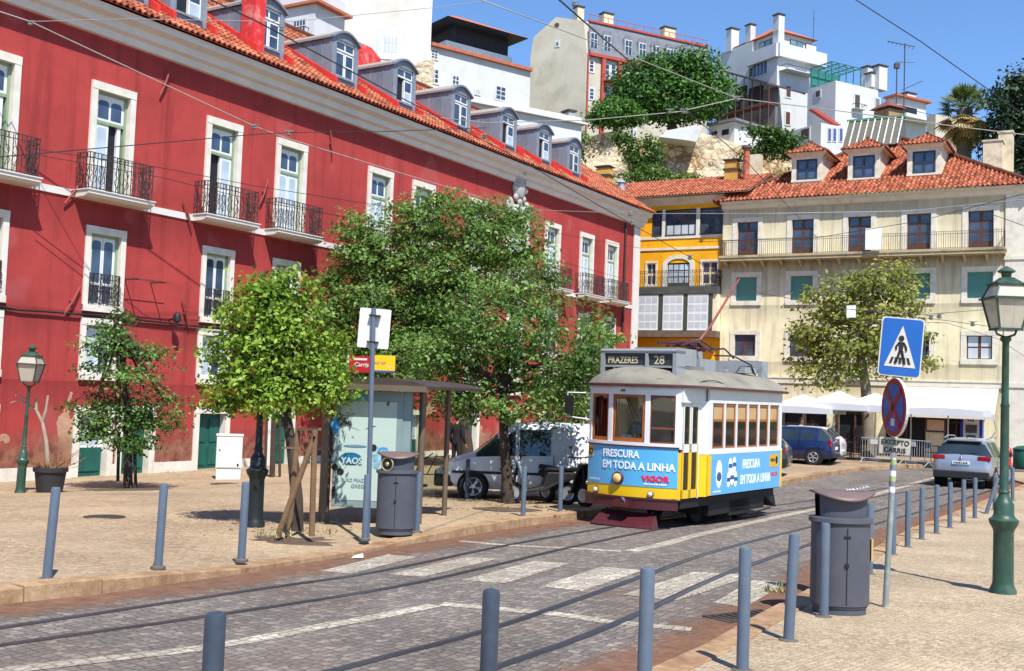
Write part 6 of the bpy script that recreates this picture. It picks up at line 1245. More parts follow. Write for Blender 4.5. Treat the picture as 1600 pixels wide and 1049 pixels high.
# ---------------------------------------------------------------- litter bins
m_bin = mat('bin_grey', (74, 76, 84), .55, .08, 3, dirt=(92, 92, 98), dscale=4, damt=.4); m_lid = mat('bin_lid_weathered', (104, 86, 82), .5, .2, 2, dirt=(84, 72, 70)); m_yel2 = mat('pale_yellow_plate', (176, 160, 104), .5, .1)
def bin_(p, lab, th, marks):
    t = thing('litter_bin', lab, 'litter bin', p, th); sq = (1, .82)
    mb = MB(); mb.lathe([(.275, 0), (.275, .07), (.29, .075), (.29, .09), (.305, .1), (.305, .93), (.29, .94)], 32, sq=sq); bd = mb.build('body', m_bin, t)
    mb = MB(); mb.lathe([(.31, .93), (.335, .95), (.33, .99), (.27, 1.0)], 32, sq=sq); mb.build('rim', m_bin, t)
    mb = MB()
    for a0, a1 in ((200, 345), (15, 165)):
        n = 14; A = [math.radians(a0 + (a1 - a0) * i / n) for i in range(n + 1)]; mb.add([(r * math.cos(a), r * .82 * math.sin(a), z) for a in A for r, z in ((.262, .985), (.275, 1.22))], [(2 * i, 2 * i + 2, 2 * i + 3, 2 * i + 1) for i in range(n)], smooth=True)
    mb.build('neck', m_bin, t); mb = MB(); mb.lathe([(.2, .97), (.2, 1.2)], 20, sq=(1, .75)); mb.build('liner', m_dark, t)
    mb = MB(); n = 12; vs = []
    for i in range(n + 1):
        x = -.325 + .65 * i / n; u = x / .325; hw = .275 * max(.12, (1 - u * u)) ** .6
        for j in range(9): v = -1 + j / 4.; vs.append((x, v * hw - .02, 1.25 + .018 * u * u + .03 * (1 - v * v) * (1 - u * u) - .06 * max(0, -v) ** 1.5 * (1 - u * u)))
    mb.add(vs, [(i * 9 + j, i * 9 + 9 + j, i * 9 + 10 + j, i * 9 + j + 1) for i in range(n) for j in range(8)], smooth=True); o = mb.build('lid', m_lid, t); so_ = o.modifiers.new('thick', 'SOLIDIFY'); so_.thickness = .022
    mb = MB()
    for a in (264, 266): pass
    mb.box(-.02, -.012, -.256, -.247, .12, .9); mb.box(-.04, .0, -.262, -.25, .5, .54); mb.box(-.05, .02, -.258, -.25, .8, .82); mb.build('door_seam', m_black, bd)
    if 'plate' in marks: mb = MB(); mb.box(.295, .315, -.1, .04, .55, .78); mb.build('plate', m_yel2, t)
    if 'emblem' in marks:
        mb = MB(); mb.T = Matrix.Translation((-.16, -.215, 1.09)) @ Matrix.Rotation(math.radians(-30), 4, 'Z') @ Matrix.Rotation(math.pi / 2, 4, 'X'); mb.tube([(.1 * math.cos(i * .2618), .1 * math.sin(i * .2618), 0) for i in range(24)], .012, 6, closed=True); mb.lathe([(.085, -.01), (.085, .004), (0, .004)], 20, mi=1); mb.ball((0, 0, .01), (.035, .035, .012), 10, 6); mb.build('emblem', [mat('brass', (180, 164, 124), .4, .1, metal=.5), m_black], t)
    if 'tag' in marks:
        mb = MB(); R = random.Random(4)
        for i in range(7): x = .02 + i * .035; z0 = 1.262 + .0; mb.tube([(x, -.12, z0 + .02 + .10 * (x / .38) ** 2), (x + .02 * R.random(), -.06, z0 + .03 + .10 * (x / .38) ** 2), (x + .03, -.11 + .05 * R.random(), z0 + .022 + .1 * (x / .38) ** 2)], .004, 4)
        mb.build('scribble', m_lw, t)
    return t
bin_(G(1311, 957, .055), 'large dark grey litter bin with scribbled rusty lid on the right pavement', .05, ('plate', 'tag'))
bin_(G(617, 834, .12), 'dark grey litter bin with a round brass emblem in front of the bus shelter', .1, ('emblem',))
# ---------------------------------------------------------------- right sign pole
m_pole = mat('sign_pole_galvanised', (138, 148, 142), .5, .2, 3, metal=.3, dirt=(196, 196, 188), dscale=9, damt=.6); m_sblue = mat('sign_blue', (18, 86, 164), .35, .06, coat=.3); m_swhite = mat('sign_white', (196, 192, 182), .45, .06); m_sred = mat('sign_red', (150, 28, 36), .4, .12, coat=.3); m_sback = mat('sign_back', (206, 206, 202), .5, .08, metal=.1)
sp = G(1383, 949, .055); sign = thing('traffic_sign', 'leaning sign pole with pedestrian crossing sign, no stopping disc and small plate', 'traffic sign', sp)
tip = D(1409, 497, sp.y + .02) - sp; mb = MB(); mb.tube([(0, 0, -.05), tip], .032, 10); mb.build('pole', m_pole, sign)
ax = Vector(tip).normalized(); along = lambda px, py: D(px, py, sp.y) - sp
def plate_frame(c, yaw, tilt):
    return Matrix.Translation(c) @ Matrix.Rotation(yaw, 4, 'Z') @ Matrix.Rotation(tilt, 4, 'Y')
k1 = plate_frame(along(1405.5, 543) + Vector((0, -.05, 0)), math.radians(-12), math.radians(4.0)); w2, h2 = .225, .325
mb = MB(); mb.T = k1; mb.prism(rrect(-w2, w2, -h2, h2, .04, 0), (0, .025, 0), mi=1); mb.prism(rrect(-w2 + .014, w2 - .014, -h2 + .014, h2 - .014, .034, -.004), (0, .006, 0), mi=0)
mb.prism([(-.165, -.008, -.22), (.165, -.008, -.22), (0, -.008, .235)], (0, .006, 0), mi=1)
mb.cur = 2; T = lambda pts, r=.012: mb.tube([(x, -.012, z) for x, z in pts], r, 6)
mb.prism([(.03 * math.cos(i * .5236) - .005, -.014, .095 + .033 * math.sin(i * .5236)) for i in range(12)], (0, .008, 0)); mb.prism([(-.03, -.014, .055), (.022, -.014, .055), (.018, -.014, -.045), (-.022, -.014, -.045)], (0, .008, 0))
T([(-.025, .05), (-.055, .0), (-.05, -.03)], .011); T([(.02, .05), (.05, .0), (.055, -.04)], .011); T([(-.01, -.04), (-.025, -.1), (-.045, -.175)], .014); T([(.01, -.04), (.025, -.1), (.045, -.185)], .014)
for i in range(5): x = -.115 + .05 * i; mb.prism([(x, -.013, -.185), (x + .026, -.013, -.185), (x + .026 - (x + .013) * .22, -.013, -.115), (x - (x + .013) * .22, -.013, -.115)], (0, .006, 0))
mb.build('crossing_sign', [m_sblue, m_swhite, m_lb], sign)
k2 = plate_frame(along(1396, 637) + Vector((-.015, -.05, 0)), math.radians(-86), math.radians(2)); r_ = .325
mb = MB(); mb.T = k2; ring = lambda r, y: [(r * math.cos(i * math.pi / 18), y, r * math.sin(i * math.pi / 18)) for i in range(36)]
mb.prism(ring(r_, 0), (0, .03, 0), mi=1); mb.prism(ring(r_ - .008, -.004), (0, .006, 0), mi=2); mb.prism(ring(r_ * .8, -.008), (0, .006, 0), mi=0)
for s in (1, -1): mb.prism([(-.21, -.012, -.16 * s), (-.16, -.012, -.21 * s), (.21, -.012, .16 * s), (.16, -.012, .21 * s)], (0, .006, 0), mi=2)
mb.box(-.03, .06, -.016, -.01, -.2, -.12, mi=1); mb.build('no_stopping_disc', [m_sblue, m_sback, m_sred], sign)
k3 = plate_frame(along(1396, 697) + Vector((0, -.045, 0)), math.radians(-8), math.radians(3)); mb = MB(); mb.T = k3; mb.prism(rrect(-.165, .165, -.09, .09, .012, 0), (0, .012, 0)); mb.cur = 1
text_on(mb, 'EXCEPTO', 0, -.004, .015, .075, None, align='CENTER', bold=.0012, sx=.92); text_on(mb, 'CARRIS', 0, -.004, -.07, .075, None, align='CENTER', bold=.0012, sx=.95); mb.build('supplementary_plate', [mat('weathered_plate', (164, 158, 146), .6, .25, 8), m_lb], sign)
mb = MB(); R = random.Random(6)
for i in range(13): t = .62 + .012 * i * 1.6 + .004 * R.random(); c = Vector(tip) * (t - .22); mb.lathe([(.0335, -.03), (.0335, .03)], 10, (c.x, c.y, c.z), mi=i % 3)
mb.build('sticker', [m_lw, mat('sticker_grey', (120, 124, 130), .5), mat('sticker_green', (160, 172, 120), .5)], sign)
# ---------------------------------------------------------------- bus stop pole and flag
bp = G(574, 841, .12); bus = thing('bus_stop_pole', 'grey pole carrying the blank pale back of a rectangular sign by the kerb', 'sign pole', bp)
tip = D(584, 482, bp.y) - bp; mb = MB(); mb.tube([(0, 0, -.05), tip], .037, 10); mb.build('pole', m_bol, bus)
c = D(584, 513, bp.y) - bp; mb = MB(); mb.T = plate_frame(Vector(c) + Vector((0, .06, 0)), math.radians(6), math.radians(2.5)); mb.prism(rrect(-.235, .235, -.3, .3, .02, 0), (0, .012, 0)); mb.build('sign_panel', m_sback, bus)
mb = MB(); mb.T = plate_frame(Vector(c) + Vector((0, .0, 0)), 0, math.radians(2.5)); mb.box(-.085, .085, -.04, .06, .18, .2); mb.build('clamp', m_black, bus); mb = MB(); mb.T = plate_frame(Vector(c), 0, math.radians(2.5)); mb.box(-.085, .085, -.04, .06, -.22, -.2); mb.build('clamp', m_black, bus)
# ---------------------------------------------------------------- bus shelter
m_shel = mat('shelter_metal', (112, 98, 80), .5, .15, 4, metal=.4); m_shelr = mat('shelter_roof', (62, 50, 43), .6, .2, 3, dirt=(84, 72, 62)); m_frame = mat('poster_case', (128, 146, 144), .45, .08, metal=.2)
SA = .30; so2 = G(505, 816, .12); SH = Frame(so2.x, so2.y, so2.z, -.06); shel = thing('bus_shelter', 'bus shelter with brown roof, glass back and a pale illuminated poster panel', 'bus shelter', SH.o, SH.th)
u = Vector((math.sin(SA), math.cos(SA), 0)); LX = 2.15                  # runs away from the camera along the kerb
R_ = Matrix.Rotation(-SH.th, 4, 'Z'); ul = (R_ @ u.to_4d()).to_3d()
mb = MB()
mb.cyl(0, 0, -.05, 2.38, .09, n=12); mb.build('post', m_shel, shel); mb = MB(); mb.cyl(1.58, .3, -.05, 2.38, .06, n=10); mb.build('post', m_shel, shel)
e = ul * LX; mb = MB(); mb.cyl(e.x + .2, e.y, -.05, 2.35, .07, n=10); mb.build('post', m_shel, shel); mb = MB(); mb.cyl(e.x + 1.3, e.y, -.05, 2.35, .05, n=10); mb.build('post', m_shel, shel)
mb = MB(); z0, z1 = .28, 2.25; X0, X1 = .14, 1.3
mb.box(X0, X1, -.09, .09, z0, z1); mb.box(X1, X1 + .14, -.07, .11, z0 - .05, z1 + .05); cs_ = mb.build('poster_case', m_frame, shel)
m_post = mat('poster_paper', (170, 188, 178), .35, .05, 1.2, coat=.6)
mb = MB(); mb.cur = 0; mb.box(X0 + .1, X1 - .1, -.096, -.088, z0 + .12, z1 - .18)
P = lambda px, py: SH.px(px, py, -.1)
def el(px, py, rx, rz, mi, y=-.104): x, z = P(px, py); mb.prism([(x + rx * math.cos(i * .3142), y, z + rz * math.sin(i * .3142)) for i in range(20)], (0, .004, 0), mi=mi)
el(560, 622, .16, .06, 2); 
for xx in (-.09, .05): el(594 + xx * 80, 624 if 0 else 704, .1, .05, 2) if 0 else None
el(524, 665, .07, .14, 2, -.100); el(548, 717, .19, .105, 1, -.104); el(548, 717, .17, .085, 3, -.107); el(588, 715, .09, .19, 4, -.102); el(599, 704, .085, .055, 2, -.108); el(584, 700, .05, .06, 5, -.107); el(523, 730, .06, .055, 5, -.105); el(532, 737, .06, .055, 5, -.107); el(555, 697, .2, .02, 6, -.106)
x, z = P(553, 669); mb.prism([(x - .1, -.105, z + .03), (x + .1, -.105, z - .025), (x, -.105, z - .0)], (0, .004, 0), mi=5); x, z = P(580, 669); mb.prism([(x - .1, -.105, z - .02), (x + .09, -.105, z + .04), (x, -.105, z + .03)], (0, .004, 0), mi=5)
mb.cur = 0; x, z = P(533, 724); text_on(mb, 'YAOS', x, -.112, z + .0, .15, None, bold=.006, sx=.95); x, z = P(594, 706); text_on(mb, 'NOVO', x, -.114, z, .045, None, bold=.002)
mb.cur = 7; x, z = P(527, 752); text_on(mb, '... PURO PRAZER', x, -.104, z, .085, None, sx=.85); x, z = P(548, 762); text_on(mb, 'GREGO', x, -.104, z, .085, None, sx=1.05)
mb.cur = 0; x, z = P(556, 622.5)
text_on(mb, 'Cemusa', x, -.1, z1 - .115, .075, None)
po = mb.build('poster', [m_post, mat('poster_blue_dark', (22, 76, 112), .4), mat('poster_blue', (58, 140, 196), .4), mat('poster_teal', (20, 98, 136), .4), mat('poster_pack', (128, 168, 178), .4, .5, 14), m_lb, mat('poster_grey', (96, 128, 150), .4), mat('poster_text', (118, 134, 138), .5)], cs_)
mb = MB(); R = random.Random(12)
def scrib(cx, cy, w, h, n, y=-.115):
    x, z = P(cx, cy); mb.tube([(x + w * R.uniform(-1, 1), y, z + h * R.uniform(-1, 1)) for i in range(n)], .007, 4)
scrib(540, 655, .16, .12, 16); scrib(534, 660, .1, .08, 10); scrib(546, 660, .03, .04, 8); scrib(609, 632, .05, .05, 10); scrib(521, 768, .03, .11, 14)
for cx, cy in ((517, 676), (517, 690), (517, 708)): x, z = P(cx, cy); mb.tube([(x + .06, -.1, z + .05), (x - .0, -.1, z + .06), (x + .02, -.1, z), (x + .05, -.1, z - .05), (x - .02, -.1, z - .06)], .009, 4)
mb.build('graffiti', m_lb, cs_)
# roof: long curved canopy, seen nearly edge-on
mb = MB(); A0 = Vector((-.1, -.35, 0)) 
prof = [(-.05, 2.36), (.5, 2.46), (1.0, 2.48), (1.5, 2.43), (1.75, 2.36), (1.75, 2.31), (1.5, 2.33), (1.0, 2.34), (-.05, 2.28)]
mb.prism([(x, -.35, z) for x, z in prof], (ul.x * (LX + .7), ul.y * (LX + .7), .0)); mb.build('roof', m_shelr, shel)
mb = MB(); mb.box(-.05, 1.72, -.38, -.3, 2.26, 2.36); mb.build('fascia', m_shel, shel)
gm_ = clear('shelter_glass', (.84, .88, .8), .8); mb = MB(); n = Vector((ul.y, -ul.x, 0)) * .006
for a, b in ((.1, 1.8), (1.9, LX - .1)): p, q = ul * a, ul * b; mb.prism([(p.x + .2, p.y, .3), (q.x + .2, q.y, .3), (q.x + .2, q.y, 2.15), (p.x + .2, p.y, 2.15)], n)
mb.build('back_glass', gm_, shel); mb = MB(); mb.prism([(e.x + .25, e.y, .3), (e.x + 1.25, e.y, .3), (e.x + 1.25, e.y, 2.15), (e.x + .25, e.y, 2.15)], (0, .012, 0)); eg = mb.build('end_glass', gm_, shel)
mb = MB(); p = ul * .6; mb.prism([(p.x + .45, p.y, .45), (p.x + .8, p.y, .45), (p.x + .8 + ul.x * 2, p.y + ul.y * 2, .45), (p.x + .45 + ul.x * 2, p.y + ul.y * 2, .45)], (0, 0, .05)); mb.build('bench', m_shel, shel)
mb = MB()
for k_ in range(4): x = e.x + .35 + k_ * .24; mb.tube([(x, e.y - .02, .95 + .1 * (k_ % 2)), (x + .22, e.y - .02, 1.22 - .05 * k_), (x + .05, e.y - .02, 1.0), (x + .3, e.y - .02, 1.1), (x + .12, e.y - .02, .72)], .014, 4)
mb.tube([(e.x + .4, e.y - .02, .72), (e.x + 1.1, e.y - .02, .72)], .012, 4); mb.build('graffiti', m_lb, eg)
# stop flag over the shelter roof
fp = D(580, 600, 21.2); flag = thing('bus_stop_flag', 'red and yellow bus stop flag standing above the shelter roof', 'bus stop sign', (fp.x, fp.y, fp.z - .15))
m_red3 = mat('flag_red', (164, 26, 34), .4, .1, coat=.3); m_yel3 = mat('flag_yellow', (238, 180, 20), .4, .06, coat=.3)
fl = lambda px, py: D(px, py, 21.2) - flag.location
mb = MB(); a, b = fl(546, 556), fl(580, 583); mb.box(a.x, b.x, -.02, .02, b.z, a.z); mb.box(a.x - .03, a.x, -.03, .03, b.z, a.z + .02, mi=1); mb.cur = 1; x0, z0 = a.x + .05, b.z; text_on(mb, 'Carris', x0 + .06, -.022, z0 + .12, .11, None, bold=.003); mb.box(x0 + .05, x0 + .3, -.024, -.02, z0 + .24, z0 + .28); mb.build('red_panel', [m_red3, m_swhite], flag)
mb = MB(); a, b = fl(582, 555), fl(617, 583); mb.box(a.x, b.x, -.03, .01, b.z + .04, a.z); mb.box(a.x, b.x, -.03, .01, b.z, b.z + .04, mi=1)
for i in range(2):
    cx, cz = a.x + .1 + .12 * i, (a.z + b.z) / 2 + .02; mb.prism([(cx + .05 * math.cos(j * .5236), -.034, cz + .028 * math.sin(j * .5236)) for j in range(12)], (0, .004, 0), mi=2); mb.cur = 3; text_on(mb, ('28E', '12E')[i], cx - .035, -.036, cz - .014, .04, None, bold=.001)
mb.cur = 3; mb.box(a.x + .3, a.x + .38, -.033, -.03, b.z + .1, b.z + .12); mb.build('yellow_panel', [m_yel3, m_navy2, mat('flag_pink', (226, 92, 72), .5), m_swhite], flag)
mb = MB(); a, b = fl(578, 585), fl(590, 601); mb.tube([(a.x, 0, a.z), (a.x, 0, b.z - .1)], .02, 6); mb.tube([(b.x, 0, a.z), (b.x, 0, b.z - .1)], .02, 6); mb.build('bracket', m_shel, flag)
# ---------------------------------------------------------------- utility cabinet
cb = G(356, 752, .08); cab = thing('utility_cabinet', 'white street utility cabinet near the green door of the red building', 'cabinet', cb, .25); m_cab = mat('cabinet_white', (206, 206, 202), .5, .05, 2, dirt=(176, 172, 162), damt=.4)
mb = MB(); mb.box(-.33, .33, -.22, .22, -.05, .36); mb.build('plinth', m_cab, cab); mb = MB(); mb.box(-.35, .35, -.24, .24, .37, 1.26); mb.box(-.37, .37, -.26, .26, 1.26, 1.31); mb.build('housing', m_cab, cab, bevel=.01); mb = MB(); mb.box(-.32, .32, -.25, -.238, .4, 1.24); o = mb.build('door', m_cab, cab); mb = MB(); mb.box(-.27, -.24, -.265, -.25, .85, .9); mb.box(.22, .27, -.265, -.25, .44, .5); mb.build('lock', m_black, o)
# paper litter
c = G(549, 872, .01); tag(MB().add([(0, 0, 0), (.16, .02, .01), (.14, .1, .05), (.02, .09, .02)], [(0, 1, 2, 3)]).build('litter', m_lw, None, c), 'crumpled scrap of white paper in the gutter below the bus stop', 'litter')
# ---------------------------------------------------------------- cars
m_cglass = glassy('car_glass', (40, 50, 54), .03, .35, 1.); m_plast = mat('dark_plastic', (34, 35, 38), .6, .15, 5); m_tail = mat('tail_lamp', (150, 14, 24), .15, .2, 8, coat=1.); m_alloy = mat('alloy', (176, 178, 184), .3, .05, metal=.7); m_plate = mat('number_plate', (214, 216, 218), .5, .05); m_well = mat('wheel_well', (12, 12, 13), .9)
def wheel(par, x, y, r, w, sg, spokes=5):
    mb = MB(); mb.T = Matrix.Translation((x, y, r)) @ Matrix.Rotation(math.pi / 2 * sg, 4, 'X')
    mb.lathe([(r * .62, -w / 2), (r * .94, -w / 2), (r, -w * .3), (r, w * .3), (r * .94, w / 2), (r * .66, w / 2), (r * .62, w * .3)], 28); t = mb.build('wheel', m_rubber, par)
    mb = MB(); mb.T = Matrix.Translation((x, y, r)) @ Matrix.Rotation(math.pi / 2 * sg, 4, 'X'); mb.lathe([(r * .66, w * .42), (r * .6, w * .48), (r * .56, w * .36), (0, w * .2)], 28, mi=1); mb.tube([(r * .61 * math.cos(i * .2244), r * .61 * math.sin(i * .2244), w * .44) for i in range(28)], r * .05, 6, closed=True)
    for i in range(spokes):
        a = 2 * math.pi * i / spokes + .3
        for da in (-.13, .13): mb.tube([(r * .12 * math.cos(a), r * .12 * math.sin(a), w * .42), (r * .6 * math.cos(a + da), r * .6 * math.sin(a + da), w * .44)], r * .055, 5)
    mb.lathe([(r * .16, w * .3), (r * .16, w * .46), (0, w * .48)], 14); mb.build('rim', [m_alloy, m_plast], t)
def car(name, label, cat, loc, heading, st, m_paint, W_, wb, r, glass, seams=(), spokes=5, extra=None, sill=None):
    """st: stations along the length (x, underside, belt, roof, half width, half roof width); x from rear to nose"""
    t = thing(name, label, cat, loc, math.atan2(heading[1], heading[0])); tags = {q: MB() for q in ('body', 'side_glass', 'side_glass2', 'screen', 'rear', 'trim')}
    ring = []
    for x, zs, zb, zr, hw, rw in st:
        mid = zs + (zb - zs) * .55; lo = zs + (zb - zs) * .22
        half = [(hw * .86, zs), (hw * .965, lo - .04), (hw, lo + .02), (hw * 1.0, mid), (hw * .965, zb), (rw + (hw * .965 - rw) * .15, zb + (zr - zb) * .82), (rw * .86, zr - .01), (rw * .45, zr + .012), (0, zr + .02)]
        ring.append([(x, -y, z) for y, z in half] + [(x, y, z) for y, z in half[:-1][::-1]])
    n = len(ring[0])
    for i in range(len(ring) - 1):
        g = glass.get(i, '')
        for j in range(n - 1):
            jj = j if j < 8 else n - 2 - j; q = (ring[i][j], ring[i + 1][j], ring[i + 1][j + 1], ring[i][j + 1])
            k_ = 'body'
            if jj == 4 and 's' in g: k_ = 'side_glass' if j < 8 else 'side_glass2'
            elif jj in (4, 5, 6, 7) and 'w' in g: k_ = 'rear' if i < 4 else 'screen'
            elif jj in (0,) and sill: k_ = 'trim'
            tags[k_].quad(*q[::-1], smooth=True)
        tags['trim'].quad(ring[i][0], ring[i][-1], ring[i + 1][-1], ring[i + 1][0])
    for R_, rev in ((ring[0], False), (ring[-1], True)): tags['body'].poly(R_[::-1] if rev else R_)
    def weld(mbx, nm, m, par):
        me = mbx.mesh(nm, m); bm = bmesh.new(); bm.from_mesh(me); bmesh.ops.remove_doubles(bm, verts=bm.verts, dist=1e-4); bmesh.ops.recalc_face_normals(bm, faces=bm.faces); bm.to_mesh(me); bm.free(); me.set_sharp_from_angle(angle=math.radians(38)); return put(nm, me, par)
    bd = weld(tags['body'], 'body', m_paint, t)
    for q, nm in (('side_glass', 'side_window'), ('side_glass2', 'side_window'), ('screen', 'windscreen'), ('rear', 'rear_window')):
        if tags[q].f: weld(tags[q], nm, m_cglass, t)
    weld(tags['trim'], 'underbody', m_plast, t)
    for x in wb:
        for s in (-1, 1):
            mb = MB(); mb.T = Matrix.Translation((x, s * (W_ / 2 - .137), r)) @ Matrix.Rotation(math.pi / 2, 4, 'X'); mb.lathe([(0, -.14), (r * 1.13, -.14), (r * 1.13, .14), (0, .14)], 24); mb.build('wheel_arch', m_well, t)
            wheel(t, x, s * (W_ / 2 - .075), r, .2, -s if False else (1 if s < 0 else -1), spokes)
    mb = MB()
    for x, z0, z1 in seams:
        for s in (-1, 1): mb.box(x - .008, x + .008, s * (W_ / 2) - .004, s * (W_ / 2) + .004, z0, z1)
    if seams: mb.build('door_seam', m_well, t)
    return t
hatch = [(0, .35, .80, .84, .70, .62), (.06, .30, .92, .98, .80, .62), (.16, .27, .96, 1.10, .84, .60), (.55, .25, .98, 1.42, .865, .60), (.72, .24, .98, 1.455, .87, .60), (1.25, .22, .97, 1.475, .875, .61), (1.33, .22, .97, 1.475, .875, .61), (2.15, .22, .95, 1.47, .875, .60), (2.23, .22, .95, 1.465, .875, .60), (2.75, .22, .94, 1.36, .87, .60), (3.35, .23, .93, .97, .86, .60), (3.85, .25, .82, .86, .80, .5), (4.1, .30, .66, .68, .66, .4), (4.17, .36, .56, .57, .5, .3)]
gl = {2: 'w', 3: '', 4: 's', 6: 's', 8: 's', 9: 'ws'}
def lamps(t, items, name='tail_lamp', m=None):
    for x, y0, y1, z0, z1, ex in items: mb = MB(); mb.box(x - ex, x + .02, y0, y1, z0, z1); mb.build(name, m or m_tail, t, bevel=.02)
bl = G(1271, 727, .13); hd = Vector((-.88, .47, 0)).normalized(); sd = Vector((-hd.y, hd.x, 0))
o_ = bl - hd * .72 + sd * -.0; o_ = o_ - sd * .78 if False else o_ + Vector((sd.x, sd.y, 0)) * -.78
blue = car('hatchback_car', 'dark blue hatchback parked facing the cafe between the tram and the barriers', 'car', (o_.x, o_.y, bl.z), hd, hatch, paint('car_blue', (10, 28, 74), .1, .3, .6), 1.75, (.72, 3.28), .315, gl, ((1.29, .3, 1.0), (2.19, .3, 1.0)))
lamps(blue, ((.10, -.84, -.6, .74, 1.04, .06), (.10, .6, .84, .74, 1.04, .06))); mb = MB(); mb.box(-.03, .05, -.72, .72, .32, .44); mb.build('rear_bumper', m_plast, blue); mb = MB(); mb.box(-.01, .05, -.26, .26, .62, .74); mb.build('number_plate', m_plate, blue)
q = Vector(o_) - hd * 1.1 + Vector((.7, 2.4, 0)); q = D(1317, 722, 45.0)
w_ = car('hatchback_car', 'white hatchback parked behind the dark blue one', 'car', (q.x, q.y, gz(q.x, q.y) + .13), hd, hatch, paint('car_white', (214, 214, 212), 0, .3, .9), 1.75, (.72, 3.28), .315, gl); lamps(w_, ((.10, -.84, -.6, .74, 1.0, .06), (.10, .6, .84, .74, 1.0, .06))); mb = MB(); mb.box(-.01, .05, -.26, .26, .5, .6); mb.build('number_plate', m_plate, w_)
q = D(1234, 733, 36.5)
g_ = car('hatchback_car', 'dark green car whose tail peeks out behind the tram', 'car', (q.x, q.y, gz(q.x, q.y) + .13), Vector((-.93, .36, 0)).normalized(), hatch, paint('car_dark_green', (26, 40, 38), .3, .3, 1.), 1.75, (.72, 3.28), .315, gl); lamps(g_, ((.10, -.84, -.5, .76, .92, .06), (.10, .5, .84, .76, .92, .06)))
# silver estate car driving away
sv = G(1501, 763); hd = Vector((math.sin(.58), math.cos(.58), 0))
suv = [(0, .42, .80, .84, .74, .66), (.05, .36, .96, 1.0, .86, .66), (.12, .30, 1.02, 1.08, .90, .66), (.42, .28, 1.04, 1.50, .915, .63), (.62, .27, 1.04, 1.575, .92, .62), (1.15, .26, 1.03, 1.61, .92, .62), (1.25, .26, 1.03, 1.61, .92, .62), (2.15, .26, 1.01, 1.60, .92, .61), (2.25, .26, 1.01, 1.595, .92, .61), (2.85, .26, 1.0, 1.46, .915, .61), (3.45, .27, .98, 1.03, .90, .62), (4.0, .3, .88, .92, .84, .5), (4.28, .36, .7, .72, .66, .4), (4.36, .42, .6, .61, .5, .3)]
S_ = car('suv_car', 'silver SUV driving away from the camera on the far right of the road', 'car', (sv.x, sv.y, gz(sv.x, sv.y)), hd, suv, paint('car_silver', (158, 166, 178), .55, .3, 1.), 1.84, (.85, 3.48), .34, {2: 'w', 4: 's', 6: 's', 8: 's', 9: 'ws'}, ((1.2, .35, 1.05), (2.2, .35, 1.05)))
lamps(S_, ((.06, -.9, -.5, .92, 1.06, .05), (.06, .5, .9, .92, 1.06, .05), (.03, -.8, -.55, .52, .56, .03), (.03, .55, .8, .52, .56, .03)))
mb = MB(); mb.box(-.06, .12, -.86, .86, .32, .56); mb.build('rear_bumper', m_plast, S_, bevel=.03); mb = MB(); mb.box(-.035, .05, -.27, .27, .78, .88); mb.cur = 1; v, f = small_print(.44, .06, 8); mb.add([(-.04, .22 - a, .80 + b) for a, b, c in v], f); mb.build('number_plate', [m_plate, m_lb], S_)
mb = MB(); mb.tube([(.7, -.66, 1.6), (1.3, -.68, 1.68), (2.3, -.66, 1.66), (2.5, -.65, 1.6)], .02, 6); mb.build('roof_rail', m_alloy, S_); mb = MB(); mb.tube([(.7, .66, 1.6), (1.3, .68, 1.68), (2.3, .66, 1.66), (2.5, .65, 1.6)], .02, 6); mb.build('roof_rail', m_alloy, S_)
mb = MB(); mb.box(2.75, 2.95, -1.1, -.93, 1.0, 1.16); mb.build('mirror', m_plast, S_); mb = MB(); mb.box(2.75, 2.95, .93, 1.1, 1.0, 1.16); mb.build('mirror', m_plast, S_); mb = MB(); mb.box(.3, .62, -.55, .55, 1.53, 1.56); mb.build('spoiler', paint('car_silver2', (150, 158, 170), .5), S_)
mb = MB(); mb.ball((-.0, 0, .98), (.05, .06, .06), 10, 6); mb.build('badge', m_chrome, S_); mb = MB(); mb.tube([(.1, .05, 1.1), (.16, -.4, 1.16)], .012, 4); mb.build('wiper', m_black, S_); mb = MB(); mb.tube([(1.0, 0, 1.6), (.85, 0, 1.74)], .01, 4); mb.build('aerial', m_black, S_)
# white delivery van
va = G(738, 782, .1); vb = G(903, 787, .1); hd = Vector((-1, -.06, 0)).normalized(); sd = Vector((-hd.y, hd.x, 0)); L0 = 4.4
van = [(0, .36, 1.06, 1.70, .80, .70), (.05, .30, 1.08, 1.76, .86, .72), (.3, .27, 1.08, 1.80, .895, .72), (.4, .26, 1.08, 1.80, .895, .72), (1.6, .26, 1.07, 1.81, .90, .72), (1.72, .26, 1.07, 1.81, .90, .72), (2.45, .26, 1.05, 1.78, .90, .70), (2.55, .26, 1.05, 1.75, .90, .69), (2.95, .26, 1.03, 1.50, .895, .68), (3.45, .27, 1.0, 1.06, .89, .66), (3.9, .29, .88, .92, .86, .56), (4.2, .34, .70, .72, .76, .44), (4.36, .40, .58, .59, .60, .3)]
o_ = va - hd * 3.5 + Vector((sd.x, sd.y, 0)) * -.82 if False else va - hd * 3.5 - sd * .82
V_ = car('delivery_van', 'white delivery van dappled by tree shade, parked behind the dark tree trunk', 'van', (o_.x, o_.y, va.z), hd, van, paint('van_white', (206, 208, 210), 0, .45, .15), 1.80, (.82, 3.5), .325, {5: 's', 7: 's', 8: 'ws'}, ((1.66, .4, 1.1), (2.62, .4, 1.0)))
for s in (-1, 1):
    mb = MB(); mb.box(.1, 4.0, s * .895 - .012, s * .895 + .012, .62, .68); mb.build('rub_strip', m_plast, V_)
    mb = MB(); mb.box(2.72, 2.9, s * .98 - .1, s * .98 + .1, 1.02, 1.24); mb.build('mirror', m_plast, V_)
